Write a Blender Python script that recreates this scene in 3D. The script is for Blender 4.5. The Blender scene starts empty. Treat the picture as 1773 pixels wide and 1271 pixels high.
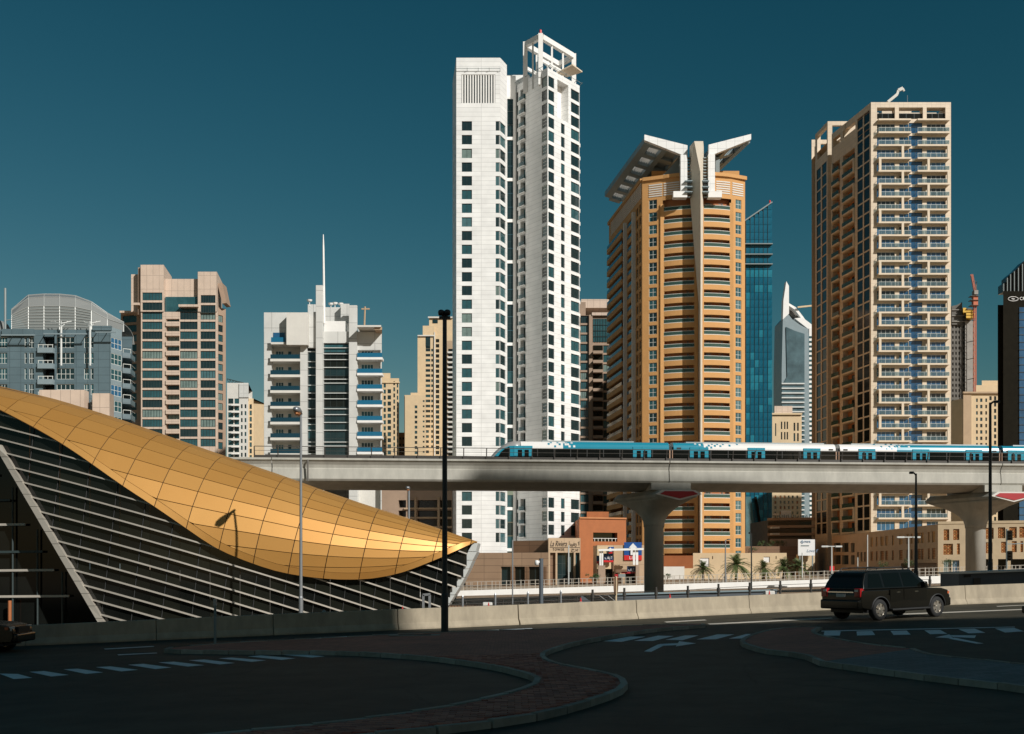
import bpy, math, random
from mathutils import Vector, Matrix
R = random.Random(11)
SC = bpy.context.scene
C = SC.collection
rad = math.radians
# ------------------------------------------------------------------ camera, sky, sun, exposure
EYE, F, CX, HZ, SL = 2.25, 2000.0, 886.5, 985.0, 0.025
cam_d = bpy.data.cameras.new("camera")
cam_d.sensor_width = 36.0
cam_d.lens = 36.0 * F / 1773.0
cam_d.shift_y = (HZ - 635.5) / 1773.0
cam_d.clip_start = 0.5
cam_d.clip_end = 6000
cam = bpy.data.objects.new("camera", cam_d)
C.objects.link(cam)
cam.location = (0, 0, EYE)
cam.rotation_euler = (rad(90), 0, 0)
SC.camera = cam
SUN_AZ, SUN_EL = 40.0, 32.0           # degrees right of straight behind the camera, and above the horizon
world = bpy.data.worlds.new("World")
SC.world = world
world.use_nodes = True
nt = world.node_tree
nt.nodes.clear()
w_out = nt.nodes.new("ShaderNodeOutputWorld")
w_bg = nt.nodes.new("ShaderNodeBackground")
w_sky = nt.nodes.new("ShaderNodeTexSky")
w_sky.sky_type = 'NISHITA'
w_sky.sun_disc = False
w_sky.sun_elevation = rad(SUN_EL)
w_sky.sun_rotation = rad(180 - SUN_AZ)
w_sky.altitude = 0
w_sky.air_density = 1.0
w_sky.dust_density = 0.6
w_sky.ozone_density = 2.0
# one tone curve per channel for the whole sky: the photograph's deep teal zenith and paler, greyer horizon
w_sep = nt.nodes.new("ShaderNodeSeparateColor")
w_cmb = nt.nodes.new("ShaderNodeCombineColor")
nt.links.new(w_sky.outputs[0], w_sep.inputs[0])
def w_curve(i, k, g):
    a = nt.nodes.new("ShaderNodeMath"); a.operation = 'MULTIPLY'; a.inputs[1].default_value = 0.05
    p = nt.nodes.new("ShaderNodeMath"); p.operation = 'POWER'; p.inputs[1].default_value = g
    m = nt.nodes.new("ShaderNodeMath"); m.operation = 'MULTIPLY'; m.inputs[1].default_value = k / 0.05
    nt.links.new(w_sep.outputs[i], a.inputs[0]); nt.links.new(a.outputs[0], p.inputs[0]); nt.links.new(p.outputs[0], m.inputs[0])
    return m.outputs[0]
w_r, w_g, w_b = w_curve(0, 6.0, 2.35), w_curve(1, 1.27, 1.33), w_curve(2, 0.90, 1.28)
w_lim = nt.nodes.new("ShaderNodeMath"); w_lim.operation = 'MULTIPLY'; w_lim.inputs[1].default_value = 1.3
w_min = nt.nodes.new("ShaderNodeMath"); w_min.operation = 'MINIMUM'
nt.links.new(w_g, w_lim.inputs[0]); nt.links.new(w_lim.outputs[0], w_min.inputs[0]); nt.links.new(w_r, w_min.inputs[1])
nt.links.new(w_min.outputs[0], w_cmb.inputs[0]); nt.links.new(w_g, w_cmb.inputs[1]); nt.links.new(w_b, w_cmb.inputs[2])
nt.links.new(w_cmb.outputs[0], w_bg.inputs[0])
w_bg.inputs[1].default_value = 0.05
nt.links.new(w_bg.outputs[0], w_out.inputs[0])
sun_d = bpy.data.lights.new("sun", 'SUN')
sun_d.energy = 4.5
sun_d.angle = rad(0.53)
sun_d.color = (1.0, 0.975, 0.925)
sun = bpy.data.objects.new("sun", sun_d)
C.objects.link(sun)
sd = Vector((math.sin(rad(SUN_AZ)) * math.cos(rad(SUN_EL)), -math.cos(rad(SUN_AZ)) * math.cos(rad(SUN_EL)), math.sin(rad(SUN_EL))))
sun.rotation_euler = sd.to_track_quat('Z', 'Y').to_euler()
sun.location = (60, -60, 80)
SC.view_settings.view_transform = 'Standard'
SC.view_settings.look = 'None'
SC.view_settings.exposure = 0.0
SC.view_settings.gamma = 1.0
SC.view_settings.use_curve_mapping = False

# ------------------------------------------------------------------ helpers
def gz(x):
    return SL * max(-250.0, min(250.0, x))
def wx(px, D):
    return (px - CX) / F * D
def wz(py, D):
    return EYE + (HZ - py) / F * D
def W(px, py, D):
    return Vector((wx(px, D), D, wz(py, D)))
def gp(px, py, up=0.0):
    D = F * EYE / (py - HZ + SL * (px - CX))
    x = wx(px, D)
    return Vector((x, D, gz(x) + up))

class MB:
    def __init__(s):
        s.v, s.f, s.m = [], [], []
    def quad(s, a, b, c, d, mi=0):
        n = len(s.v)
        s.v += [tuple(a), tuple(b), tuple(c), tuple(d)]
        s.f.append((n, n + 1, n + 2, n + 3)); s.m.append(mi)
        return s
    def poly(s, pts, mi=0):
        n = len(s.v)
        s.v += [tuple(p) for p in pts]
        s.f.append(tuple(range(n, n + len(pts)))); s.m.append(mi)
        return s
    def box(s, x0, x1, y0, y1, z0, z1, mi=0):
        n = len(s.v)
        s.v += [(x0, y0, z0), (x1, y0, z0), (x1, y1, z0), (x0, y1, z0), (x0, y0, z1), (x1, y0, z1), (x1, y1, z1), (x0, y1, z1)]
        for q in ((0, 3, 2, 1), (4, 5, 6, 7), (0, 1, 5, 4), (1, 2, 6, 5), (2, 3, 7, 6), (3, 0, 4, 7)):
            s.f.append(tuple(n + i for i in q)); s.m.append(mi)
        return s
    def rings(s, rings, mi=0, caps=True, closed=True):
        n = len(s.v); k = len(rings[0])
        for r in rings:
            s.v += [tuple(p) for p in r]
        for i in range(len(rings) - 1):
            for j in range(k if closed else k - 1):
                a = n + i * k + j; b = n + i * k + (j + 1) % k
                s.f.append((a, b, b + k, a + k)); s.m.append(mi)
        if caps:
            s.f.append(tuple(n + j for j in reversed(range(k)))); s.m.append(mi)
            s.f.append(tuple(n + (len(rings) - 1) * k + j for j in range(k))); s.m.append(mi)
        return s
    def prism(s, poly, z0, z1, mi=0):           # poly counter-clockwise, (x, y)
        return s.rings([[(x, y, z0) for x, y in poly], [(x, y, z1) for x, y in poly]], mi)
    def tube(s, pts, r, n=8, mi=0):
        pts = [Vector(p) for p in pts]
        rr = r if isinstance(r, (list, tuple)) else [r] * len(pts)
        rings = []
        for i, p in enumerate(pts):
            d = (pts[min(i + 1, len(pts) - 1)] - pts[max(i - 1, 0)]).normalized()
            a = Vector((0, 0, 1)) if abs(d.z) < 0.9 else Vector((1, 0, 0))
            u = d.cross(a).normalized(); w = d.cross(u)
            rings.append([p + (u * math.cos(2 * math.pi * j / n) + w * math.sin(2 * math.pi * j / n)) * rr[i] for j in range(n)])
        return s.rings(rings, mi)
    def beam(s, p, q, w, h, mi=0):              # rectangular bar from p to q, w horizontal, h the other way
        p, q = Vector(p), Vector(q)
        d = (q - p).normalized()
        a = Vector((0, 0, 1)) if abs(d.z) < 0.95 else Vector((0, 1, 0))
        u = d.cross(a).normalized() * (w / 2); t = u.cross(d).normalized() * (h / 2)
        return s.rings([[c - u - t, c + u - t, c + u + t, c - u + t] for c in (p, q)], mi)
    def lathe(s, prof, c=(0, 0, 0), n=12, mi=0, caps=True):
        return s.rings([[(c[0] + r * math.cos(2 * math.pi * j / n), c[1] + r * math.sin(2 * math.pi * j / n), c[2] + z) for j in range(n)] for r, z in prof], mi, caps)
    def mesh(s, name, mats, smooth=False):
        me = bpy.data.meshes.new(name)
        me.from_pydata(s.v, [], s.f)
        for m in (mats if isinstance(mats, (list, tuple)) else [mats]):
            me.materials.append(m)
        if any(s.m):
            me.polygons.foreach_set("material_index", s.m)
        if smooth:
            me.polygons.foreach_set("use_smooth", [True] * len(s.f))
        me.update()
        return me

def ob(name, me, parent=None, loc=(0, 0, 0), rz=0.0):
    o = bpy.data.objects.new(name, me)
    C.objects.link(o)
    o.location = loc
    if rz:
        o.rotation_euler = (0, 0, rz)
    if parent is not None:
        o.parent = parent
    return o
def tag(o, label, cat, group=None, kind=None):
    if label: o['label'] = label
    if cat: o['category'] = cat
    if group: o['group'] = group
    if kind: o['kind'] = kind
    return o
def thing(name, label, cat, loc=(0, 0, 0), rz=0.0, group=None):
    return tag(ob(name, None, None, loc, rz), label, cat, group)
def struct(name, me, parent=None):
    o = ob(name, me, parent)
    if parent is None:
        o['kind'] = 'structure'
    return o
def bevel(o, w, seg=2):
    m = o.modifiers.new("bevel", 'BEVEL'); m.width = w; m.segments = seg; m.limit_method = 'ANGLE'; m.angle_limit = rad(35)
    for p in o.data.polygons: p.use_smooth = True
    n = o.modifiers.new("normals", 'WEIGHTED_NORMAL'); n.keep_sharp = True
    return o
def copy_tree(o, parent=None):
    c = o.copy(); C.objects.link(c); c.parent = parent
    for ch in list(o.children):
        copy_tree(ch, c)
    return c
def text(body, size, mat, name, parent, loc, rz=0.0, shear=0.0, ext=0.03, align='LEFT', space=1.0, fit=None):
    cu = bpy.data.curves.new(name, 'FONT')
    cu.body = body; cu.size = size; cu.extrude = ext; cu.shear = shear; cu.align_x = align; cu.space_character = space
    cu.materials.append(mat)
    tmp = bpy.data.objects.new(name, cu); C.objects.link(tmp)
    dg = bpy.context.evaluated_depsgraph_get()
    me = bpy.data.meshes.new_from_object(tmp.evaluated_get(dg))
    me.name = name
    bpy.data.objects.remove(tmp); bpy.data.curves.remove(cu)
    o = ob(name, me, parent, loc)
    o.rotation_euler = (rad(90), 0, rz)
    if fit:
        xs = [v.co.x for v in me.vertices]
        if xs: o.scale = (fit / max(.01, max(xs) - min(xs)), 1, 1)
    return o

# ------------------------------------------------------------------ materials
def _nodes(name):
    m = bpy.data.materials.new(name); m.use_nodes = True
    n = m.node_tree.nodes
    return m, n, m.node_tree.links, n["Principled BSDF"]
def _rgb(c, k=1.0):
    return (min(1, c[0] * k), min(1, c[1] * k), min(1, c[2] * k), 1)
def mat(name, col, rough=0.6, metal=0.0, var=0.08, scale=0.6, bump=0.0, bscale=20.0, spec=0.5, stretch=None, rvar=0.0):
    m, n, l, p = _nodes(name)
    p.inputs['Roughness'].default_value = rough; p.inputs['Metallic'].default_value = metal
    p.inputs['Specular IOR Level'].default_value = spec
    p.inputs['Base Color'].default_value = _rgb(col)
    tc = n.new("ShaderNodeTexCoord")
    src = tc.outputs['Object']
    if stretch:
        mp = n.new("ShaderNodeMapping"); mp.inputs['Scale'].default_value = stretch
        l.new(src, mp.inputs[0]); src = mp.outputs[0]
    if var:
        t = n.new("ShaderNodeTexNoise"); t.inputs['Scale'].default_value = scale; t.inputs['Detail'].default_value = 6; t.inputs['Roughness'].default_value = 0.65
        l.new(src, t.inputs['Vector'])
        r = n.new("ShaderNodeMapRange"); r.inputs[1].default_value = 0.3; r.inputs[2].default_value = 0.7
        l.new(t.outputs[0], r.inputs[0])
        x = n.new("ShaderNodeMix"); x.data_type = 'RGBA'
        x.inputs[6].default_value = _rgb(col, 1 - var); x.inputs[7].default_value = _rgb(col, 1 + var)
        l.new(r.outputs[0], x.inputs[0]); l.new(x.outputs[2], p.inputs['Base Color'])
        if rvar:
            rr = n.new("ShaderNodeMapRange"); rr.inputs[3].default_value = rough - rvar; rr.inputs[4].default_value = rough + rvar
            l.new(r.outputs[0], rr.inputs[0]); l.new(rr.outputs[0], p.inputs['Roughness'])
    if bump:
        t2 = n.new("ShaderNodeTexNoise"); t2.inputs['Scale'].default_value = bscale; t2.inputs['Detail'].default_value = 5
        l.new(tc.outputs['Object'], t2.inputs['Vector'])
        b = n.new("ShaderNodeBump"); b.inputs['Strength'].default_value = bump; b.inputs['Distance'].default_value = 0.02
        l.new(t2.outputs[0], b.inputs['Height']); l.new(b.outputs[0], p.inputs['Normal'])
    return m
def panels(name, col, w, h, joint=0.05, var=0.05, dark=0.5, rough=0.45, stain=0.1, offset=0.0, flat=False):
    """cladding or paving with thin joints; facade-local x and z (or x and y when flat)"""
    m, n, l, p = _nodes(name)
    p.inputs['Roughness'].default_value = rough
    tc = n.new("ShaderNodeTexCoord")
    vec = tc.outputs['Object']
    if not flat:
        sp = n.new("ShaderNodeSeparateXYZ"); cb = n.new("ShaderNodeCombineXYZ")
        l.new(vec, sp.inputs[0]); l.new(sp.outputs[0], cb.inputs[0]); l.new(sp.outputs[2], cb.inputs[1]); vec = cb.outputs[0]
    b = n.new("ShaderNodeTexBrick"); b.offset = offset; b.squash = 1.0
    b.inputs['Scale'].default_value = 1.0; b.inputs['Brick Width'].default_value = w; b.inputs['Row Height'].default_value = h
    b.inputs['Mortar Size'].default_value = joint; b.inputs['Mortar Smooth'].default_value = 0.1
    b.inputs['Color1'].default_value = _rgb(col, 1 - var); b.inputs['Color2'].default_value = _rgb(col, 1 + var); b.inputs['Mortar'].default_value = _rgb(col, dark)
    l.new(vec, b.inputs['Vector'])
    t = n.new("ShaderNodeTexNoise"); t.inputs['Scale'].default_value = 0.35; t.inputs['Detail'].default_value = 7
    l.new(tc.outputs['Object'], t.inputs['Vector'])
    r = n.new("ShaderNodeMapRange"); r.inputs[1].default_value = 0.3; r.inputs[2].default_value = 0.7; r.inputs[3].default_value = 1 - stain; r.inputs[4].default_value = 1 + stain * 0.4
    l.new(t.outputs[0], r.inputs[0])
    x = n.new("ShaderNodeMix"); x.data_type = 'RGBA'; x.blend_type = 'MULTIPLY'; x.inputs[0].default_value = 1
    l.new(b.outputs['Color'], x.inputs[6]); l.new(r.outputs[0], x.inputs[7]); l.new(x.outputs[2], p.inputs['Base Color'])
    return m
def glass(name, col, rough=0.06, spec=0.6, var=0.35, scale=0.25):
    """opaque tinted glazing: dim room behind, mirror sheen on top"""
    return mat(name, col, rough, 0.0, var, scale, 0.015, 0.8, spec)
def clear(name, col, k=0.5):
    m, n, l, p = _nodes(name)
    p.inputs['Base Color'].default_value = _rgb(col); p.inputs['Roughness'].default_value = 0.06
    t = n.new("ShaderNodeBsdfTransparent"); t.inputs[0].default_value = _rgb([0.35 + 0.65 * c for c in col])
    x = n.new("ShaderNodeMixShader"); x.inputs[0].default_value = k
    l.new(t.outputs[0], x.inputs[1]); l.new(p.outputs[0], x.inputs[2]); l.new(x.outputs[0], n["Material Output"].inputs[0])
    return m
M = {}
M['white_clad'] = panels("white_cladding", (0.80, 0.80, 0.78), 6.0, 1.096, 0.05, 0.04, 0.72, 0.35, 0.12)
M['white'] = mat("white_paint", (0.78, 0.77, 0.74), 0.5, var=0.05)
M['offwhite'] = mat("off_white_render", (0.62, 0.60, 0.55), 0.7, var=0.07, scale=0.3)
M['cwhite'] = panels("pale_grey_cladding", (0.60, 0.60, 0.57), 4.0, 3.4, 0.06, 0.03, 0.6, 0.5, 0.1)
M['orange'] = mat("ochre_render", (0.54, 0.285, 0.10), 0.8, var=0.07, scale=0.25)
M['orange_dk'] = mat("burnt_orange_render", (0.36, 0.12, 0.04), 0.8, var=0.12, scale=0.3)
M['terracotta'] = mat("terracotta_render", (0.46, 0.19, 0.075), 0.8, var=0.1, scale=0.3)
M['beige'] = panels("beige_stone_tile", (0.64, 0.52, 0.38), 1.2, 1.1, 0.03, 0.05, 0.7, 0.5, 0.08)
M['beige_plain'] = mat("beige_stone", (0.66, 0.55, 0.41), 0.6, var=0.07, scale=0.5)
M['cream'] = mat("cream_render", (0.62, 0.47, 0.29), 0.8, var=0.07, scale=0.3)
M['cream_dk'] = mat("buff_render", (0.42, 0.30, 0.19), 0.8, var=0.08, scale=0.3)
M['pinkbeige'] = panels("pink_beige_panel", (0.60, 0.47, 0.37), 2.1, 4.6, 0.06, 0.03, 0.6, 0.6, 0.1)
M['bluegrey'] = panels("blue_grey_cladding", (0.105, 0.155, 0.175), 2.4, 1.7, 0.05, 0.06, 0.6, 0.4, 0.12)
M['bluegrey_lt'] = mat("pale_blue_grey_metal", (0.22, 0.28, 0.30), 0.4, var=0.06)
M['brown_clad'] = panels("brown_panel", (0.36, 0.24, 0.155), 4.4, 1.5, 0.06, 0.05, 0.55, 0.5, 0.1)
M['brown_dk'] = panels("dark_brown_panel", (0.20, 0.115, 0.065), 4.4, 1.5, 0.06, 0.06, 0.55, 0.5, 0.1)
M['brown_tower'] = mat("brown_stone", (0.34, 0.24, 0.17), 0.7, var=0.1, scale=0.3)
M['sandstone'] = mat("sandstone", (0.58, 0.45, 0.29), 0.8, var=0.1, scale=0.4)
M['lattice'] = mat("orange_lattice", (0.45, 0.16, 0.045), 0.6, var=0.1)
M['lattice_lt'] = mat("amber_lattice", (0.70, 0.38, 0.14), 0.6, var=0.1)
M['black_stone'] = mat("black_cladding", (0.011, 0.0095, 0.006), 0.7, var=0.2, spec=0.05)
M['conc'] = mat("raw_concrete", (0.30, 0.28, 0.25), 0.85, var=0.18, scale=0.5, bump=0.2)
M['conc_dk'] = mat("dark_concrete", (0.13, 0.12, 0.105), 0.85, var=0.25, scale=0.5)
M['girder'] = mat("viaduct_concrete", (0.40, 0.385, 0.335), 0.75, var=0.16, scale=0.8, bump=0.15, bscale=6, stretch=(1.2, 1.0, 0.35))
M['barrier'] = mat("barrier_concrete", (0.34, 0.285, 0.205), 0.85, var=0.20, scale=2.2, bump=0.3, bscale=25, stretch=(1, 1, 0.35))
M['kerb'] = mat("kerb_concrete", (0.29, 0.265, 0.22), 0.85, var=0.22, scale=3, bump=0.3)
M['slate'] = mat("grey_blue_wall", (0.085, 0.10, 0.115), 0.6, var=0.12)
M['steel'] = mat("galvanised_steel", (0.30, 0.31, 0.32), 0.42, 0.6, var=0.1, scale=2)
M['pole_dark'] = mat("dark_pole_paint", (0.025, 0.027, 0.027), 0.5, 0.0, var=0.15, scale=2)
M['rail_dark'] = mat("dark_rail_paint", (0.045, 0.040, 0.034), 0.5, 0.0, var=0.15)
M['alu'] = mat("white_aluminium", (0.62, 0.64, 0.62), 0.35, 0.2, var=0.05)
M['frame_dk'] = mat("dark_window_frame", (0.03, 0.045, 0.045), 0.4, var=0.05)
M['frame_wh'] = mat("white_window_frame", (0.60, 0.62, 0.58), 0.45, var=0.05)
M['frame_gr'] = mat("grey_window_frame", (0.20, 0.24, 0.24), 0.45, var=0.05)
M['slat'] = mat("pale_mullion", (0.44, 0.40, 0.34), 0.5, 0.2, var=0.08)
M['g_teal'] = glass("teal_glass", (0.028, 0.085, 0.095))
M['g_teal2'] = glass("lighter_teal_glass", (0.07, 0.15, 0.16))
M['g_dark'] = glass("dark_glass", (0.014, 0.03, 0.032))
M['g_curt'] = glass("curtained_glass", (0.16, 0.22, 0.20), 0.2, 0.4)
M['g_blue'] = glass("blue_glass", (0.02, 0.085, 0.17))
M['g_blue2'] = glass("bright_blue_glass", (0.03, 0.12, 0.22))
M['g_cyan'] = glass("cyan_tower_glass", (0.010, 0.105, 0.165))
M['g_cyan2'] = glass("light_cyan_tower_glass", (0.02, 0.18, 0.25))
M['g_black'] = glass("black_glass", (0.007, 0.008, 0.007), 0.08, 0.35)
M['g_black2'] = glass("smoked_glass", (0.011, 0.012, 0.009), 0.10, 0.32)
M['rail_glass'] = clear("balcony_rail_glass", (0.10, 0.26, 0.28), 0.55)
M['rail_glass_dk'] = clear("smoked_rail_glass", (0.075, 0.15, 0.125), 0.55)
M['rail_blue'] = clear("blue_rail_glass", (0.02, 0.16, 0.28), 0.8)
M['rail_navy'] = clear("dark_navy_rail_glass", (0.012, 0.05, 0.075), 0.85)
M['rail_clear'] = clear("clear_rail_glass", (0.30, 0.42, 0.45), 0.2)
M['red'] = mat("red_paint", (0.36, 0.015, 0.02), 0.45, var=0.08)
M['red_lt'] = mat("red_lacquer", (0.55, 0.02, 0.02), 0.4, var=0.05)
M['blue_sign'] = mat("blue_sign_face", (0.01, 0.07, 0.26), 0.4, var=0.04)
M['navy_sign'] = mat("navy_sign_face", (0.02, 0.045, 0.10), 0.4, var=0.04)
M['sign_white'] = mat("white_sign_face", (0.75, 0.75, 0.74), 0.4, var=0.02)
M['letter_dk'] = mat("dark_lettering", (0.02, 0.014, 0.01), 0.4, var=0.02)
M['yellow'] = mat("yellow_formwork", (0.62, 0.36, 0.02), 0.5, var=0.1)
M['crane'] = mat("crane_orange_paint", (0.45, 0.10, 0.03), 0.5, var=0.1)
M['teal_paint'] = mat("teal_train_paint", (0.015, 0.22, 0.31), 0.22, 0.0, var=0.03, scale=0.4)
M['teal_door'] = mat("light_teal_door_paint", (0.03, 0.27, 0.37), 0.25, 0.0, var=0.03)
M['train_white'] = mat("white_train_paint", (0.74, 0.72, 0.69), 0.22, 0.0, var=0.03, scale=0.4)
M['train_silver'] = mat("silver_train_paint", (0.46, 0.45, 0.43), 0.28, 0.4, var=0.04, scale=0.4)
M['train_dk'] = mat("train_underframe", (0.02, 0.02, 0.018), 0.6, var=0.1)
M['gangway'] = mat("gangway_bellows", (0.36, 0.22, 0.14), 0.6, var=0.1)
M['leaf'] = mat("leaf_green", (0.045, 0.085, 0.022), 0.6, var=0.4, scale=3)
M['frond'] = mat("palm_frond", (0.085, 0.115, 0.035), 0.6, var=0.35, scale=2)
M['trunk'] = mat("palm_trunk", (0.17, 0.11, 0.06), 0.9, var=0.3, scale=4, bump=0.6)
M['tyre'] = mat("tyre_rubber", (0.012, 0.012, 0.012), 0.8, var=0.2)
M['rim'] = mat("alloy_rim", (0.62, 0.58, 0.52), 0.25, 0.85, var=0.05)
M['car_black'] = mat("black_car_paint", (0.005, 0.005, 0.004), 0.2, 0.0, var=0.1, spec=0.42)
M['trim'] = mat("black_plastic_trim", (0.012, 0.012, 0.012), 0.6, var=0.1)
M['chrome'] = mat("chrome", (0.6, 0.6, 0.58), 0.15, 1.0, var=0.0)
M['car_glass'] = glass("tinted_car_glass", (0.003, 0.004, 0.003), 0.05, 0.22, 0.1)
M['lens_red'] = mat("tail_lamp_lens", (0.30, 0.01, 0.012), 0.15, var=0.05)
M['lens_clear'] = mat("headlamp_lens", (0.5, 0.5, 0.48), 0.1, var=0.05)
M['plate'] = mat("licence_plate", (0.45, 0.46, 0.45), 0.4, var=0.1)
M['awning'] = mat("yellow_awning", (0.65, 0.36, 0.04), 0.7, var=0.1)
M['paint_line'] = mat("road_marking_paint", (0.76, 0.78, 0.78), 0.7, var=0.14, scale=5, bump=0.2)
M['paint_tan'] = mat("sun_toned_lane_paint", (0.55, 0.50, 0.42), 0.7, var=0.2, scale=5)  # marking paint for the lit road, warm sunlight put into its colour
def gold_mat():
    m, n, l, p = _nodes("gold_roof_panel")
    oi = n.new("ShaderNodeObjectInfo"); tc = n.new("ShaderNodeTexCoord")
    t = n.new("ShaderNodeTexNoise"); t.inputs['Scale'].default_value = 0.5; t.inputs['Detail'].default_value = 6
    l.new(tc.outputs['Object'], t.inputs['Vector'])
    r = n.new("ShaderNodeMix"); r.data_type = 'RGBA'
    r.inputs[6].default_value = (0.49, 0.235, 0.052, 1); r.inputs[7].default_value = (0.57, 0.30, 0.082, 1)
    a = n.new("ShaderNodeMath"); a.operation = 'MULTIPLY_ADD'; a.inputs[1].default_value = 0.5
    l.new(oi.outputs['Random'], a.inputs[0]); 
    h = n.new("ShaderNodeMath"); h.operation = 'MULTIPLY'; h.inputs[1].default_value = 0.5
    l.new(t.outputs[0], h.inputs[0]); l.new(h.outputs[0], a.inputs[2])
    l.new(a.outputs[0], r.inputs[0]); l.new(r.outputs[2], p.inputs['Base Color'])
    p.inputs['Metallic'].default_value = 0.45
    p.inputs['Coat Weight'].default_value = 0.08; p.inputs['Coat Roughness'].default_value = 0.36; p.inputs['Coat IOR'].default_value = 1.7
    p.inputs['Roughness'].default_value = 0.5
    return m
M['kerb2'] = mat("dark_kerb_concrete", (0.23, 0.205, 0.17), 0.85, var=0.25, scale=3, bump=0.3)
M['kerb3'] = mat("pale_kerb_concrete", (0.36, 0.33, 0.28), 0.85, var=0.2, scale=3, bump=0.3)
M['grey_glass'] = glass("grey_blue_glass", (0.075, 0.125, 0.14))
M['gold'] = gold_mat()
M['seam'] = mat("roof_seam", (0.045, 0.024, 0.01), 0.8, var=0.1)
def asphalt(name, base, spots):
    m, n, l, p = _nodes(name)
    tc = n.new("ShaderNodeTexCoord")
    t = n.new("ShaderNodeTexNoise"); t.inputs['Scale'].default_value = 0.16; t.inputs['Detail'].default_value = 8; t.inputs['Roughness'].default_value = 0.6
    mp = n.new("ShaderNodeMapping"); mp.inputs['Scale'].default_value = (0.35, 1.0, 1.0); mp.inputs['Rotation'].default_value = (0, 0, rad(-16))
    l.new(tc.outputs['Object'], mp.inputs[0]); l.new(mp.outputs[0], t.inputs['Vector'])
    f = n.new("ShaderNodeTexNoise"); f.inputs['Scale'].default_value = 45; f.inputs['Detail'].default_value = 3
    l.new(tc.outputs['Object'], f.inputs['Vector'])
    a = n.new("ShaderNodeMapRange"); a.inputs[1].default_value = 0.3; a.inputs[2].default_value = 0.75
    l.new(t.outputs[0], a.inputs[0])
    x = n.new("ShaderNodeMix"); x.data_type = 'RGBA'
    x.inputs[6].default_value = _rgb(base, 0.8); x.inputs[7].default_value = _rgb(spots)
    l.new(a.outputs[0], x.inputs[0])
    # worn patches, oil spots and a web of fine sealed cracks
    pt = n.new("ShaderNodeTexNoise"); pt.inputs['Scale'].default_value = 0.9; pt.inputs['Detail'].default_value = 7; pt.inputs['Roughness'].default_value = 0.7
    l.new(tc.outputs['Object'], pt.inputs['Vector'])
    pr = n.new("ShaderNodeMapRange"); pr.inputs[1].default_value = 0.35; pr.inputs[2].default_value = 0.68; pr.inputs[3].default_value = 0.62; pr.inputs[4].default_value = 1.35
    l.new(pt.outputs[0], pr.inputs[0])
    vz_ = n.new("ShaderNodeTexVoronoi"); vz_.feature = 'DISTANCE_TO_EDGE'; vz_.inputs['Scale'].default_value = 0.23
    wn = n.new("ShaderNodeTexNoise"); wn.inputs['Scale'].default_value = 1.2; wn.inputs['Detail'].default_value = 4
    wm = n.new("ShaderNodeMix"); wm.data_type = 'RGBA'; wm.inputs[0].default_value = 0.25
    l.new(tc.outputs['Object'], wn.inputs['Vector']); l.new(tc.outputs['Object'], wm.inputs[6]); l.new(wn.outputs['Color'], wm.inputs[7]); l.new(wm.outputs[2], vz_.inputs['Vector'])
    vr = n.new("ShaderNodeMapRange"); vr.inputs[1].default_value = 0.0; vr.inputs[2].default_value = 0.006; vr.inputs[3].default_value = 0.55; vr.inputs[4].default_value = 1.0
    l.new(vz_.outputs['Distance'], vr.inputs[0])
    pm = n.new("ShaderNodeMath"); pm.operation = 'MULTIPLY'; l.new(pr.outputs[0], pm.inputs[0]); l.new(vr.outputs[0], pm.inputs[1])
    xw = n.new("ShaderNodeMix"); xw.data_type = 'RGBA'; xw.blend_type = 'MULTIPLY'; xw.inputs[0].default_value = 1.0
    l.new(x.outputs[2], xw.inputs[6]); l.new(pm.outputs[0], xw.inputs[7]); x = xw
    y = n.new("ShaderNodeMix"); y.data_type = 'RGBA'; y.blend_type = 'MULTIPLY'; y.inputs[0].default_value = 0.5
    rr = n.new("ShaderNodeMapRange"); rr.inputs[1].default_value = 0.3; rr.inputs[2].default_value = 0.7; rr.inputs[3].default_value = 0.6; rr.inputs[4].default_value = 1.3
    l.new(f.outputs[0], rr.inputs[0]); l.new(x.outputs[2], y.inputs[6]); l.new(rr.outputs[0], y.inputs[7])
    l.new(y.outputs[2], p.inputs['Base Color'])
    p.inputs['Roughness'].default_value = 0.75
    p.inputs['Specular IOR Level'].default_value = 0.25
    b = n.new("ShaderNodeBump"); b.inputs['Strength'].default_value = 0.35; b.inputs['Distance'].default_value = 0.01
    l.new(f.outputs[0], b.inputs['Height']); l.new(b.outputs[0], p.inputs['Normal'])
    return m
M['asphalt'] = asphalt("road_asphalt", (0.042, 0.035, 0.021), (0.074, 0.064, 0.043))
M['asphalt_hw'] = asphalt("lightened_highway_asphalt", (0.30, 0.20, 0.125), (0.36, 0.25, 0.16))  # highway base lightened to stand in for sun that doesn't reach it
M['sand'] = asphalt("sandy_ground", (0.30, 0.22, 0.145), (0.38, 0.28, 0.19))
M['paver_base'] = panels("red_paving", (0.42, 0.13, 0.085), 0.2, 0.1, 0.006, 0.25, 0.4, 0.85, 0.3, 0.5, True)
M['paver'] = mat("red_paver", (0.42, 0.125, 0.08), 0.85, var=0.35, scale=2.2, bump=0.3)
M['mortar'] = mat("paving_bed", (0.06, 0.04, 0.03), 0.9, var=0.2)
M['grey_paving'] = panels("grey_paving", (0.16, 0.165, 0.165), 0.4, 0.2, 0.01, 0.18, 0.5, 0.85, 0.25, 0.5, True)
M['shade_tower'] = panels("shade_tower_facade", (0.58, 0.50, 0.40), 6.0, 3.6, 0.5, 0.1, 0.25, 0.5, 0.1)  # facade of the added shade towers, kept pale to bounce light into the shade
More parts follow.
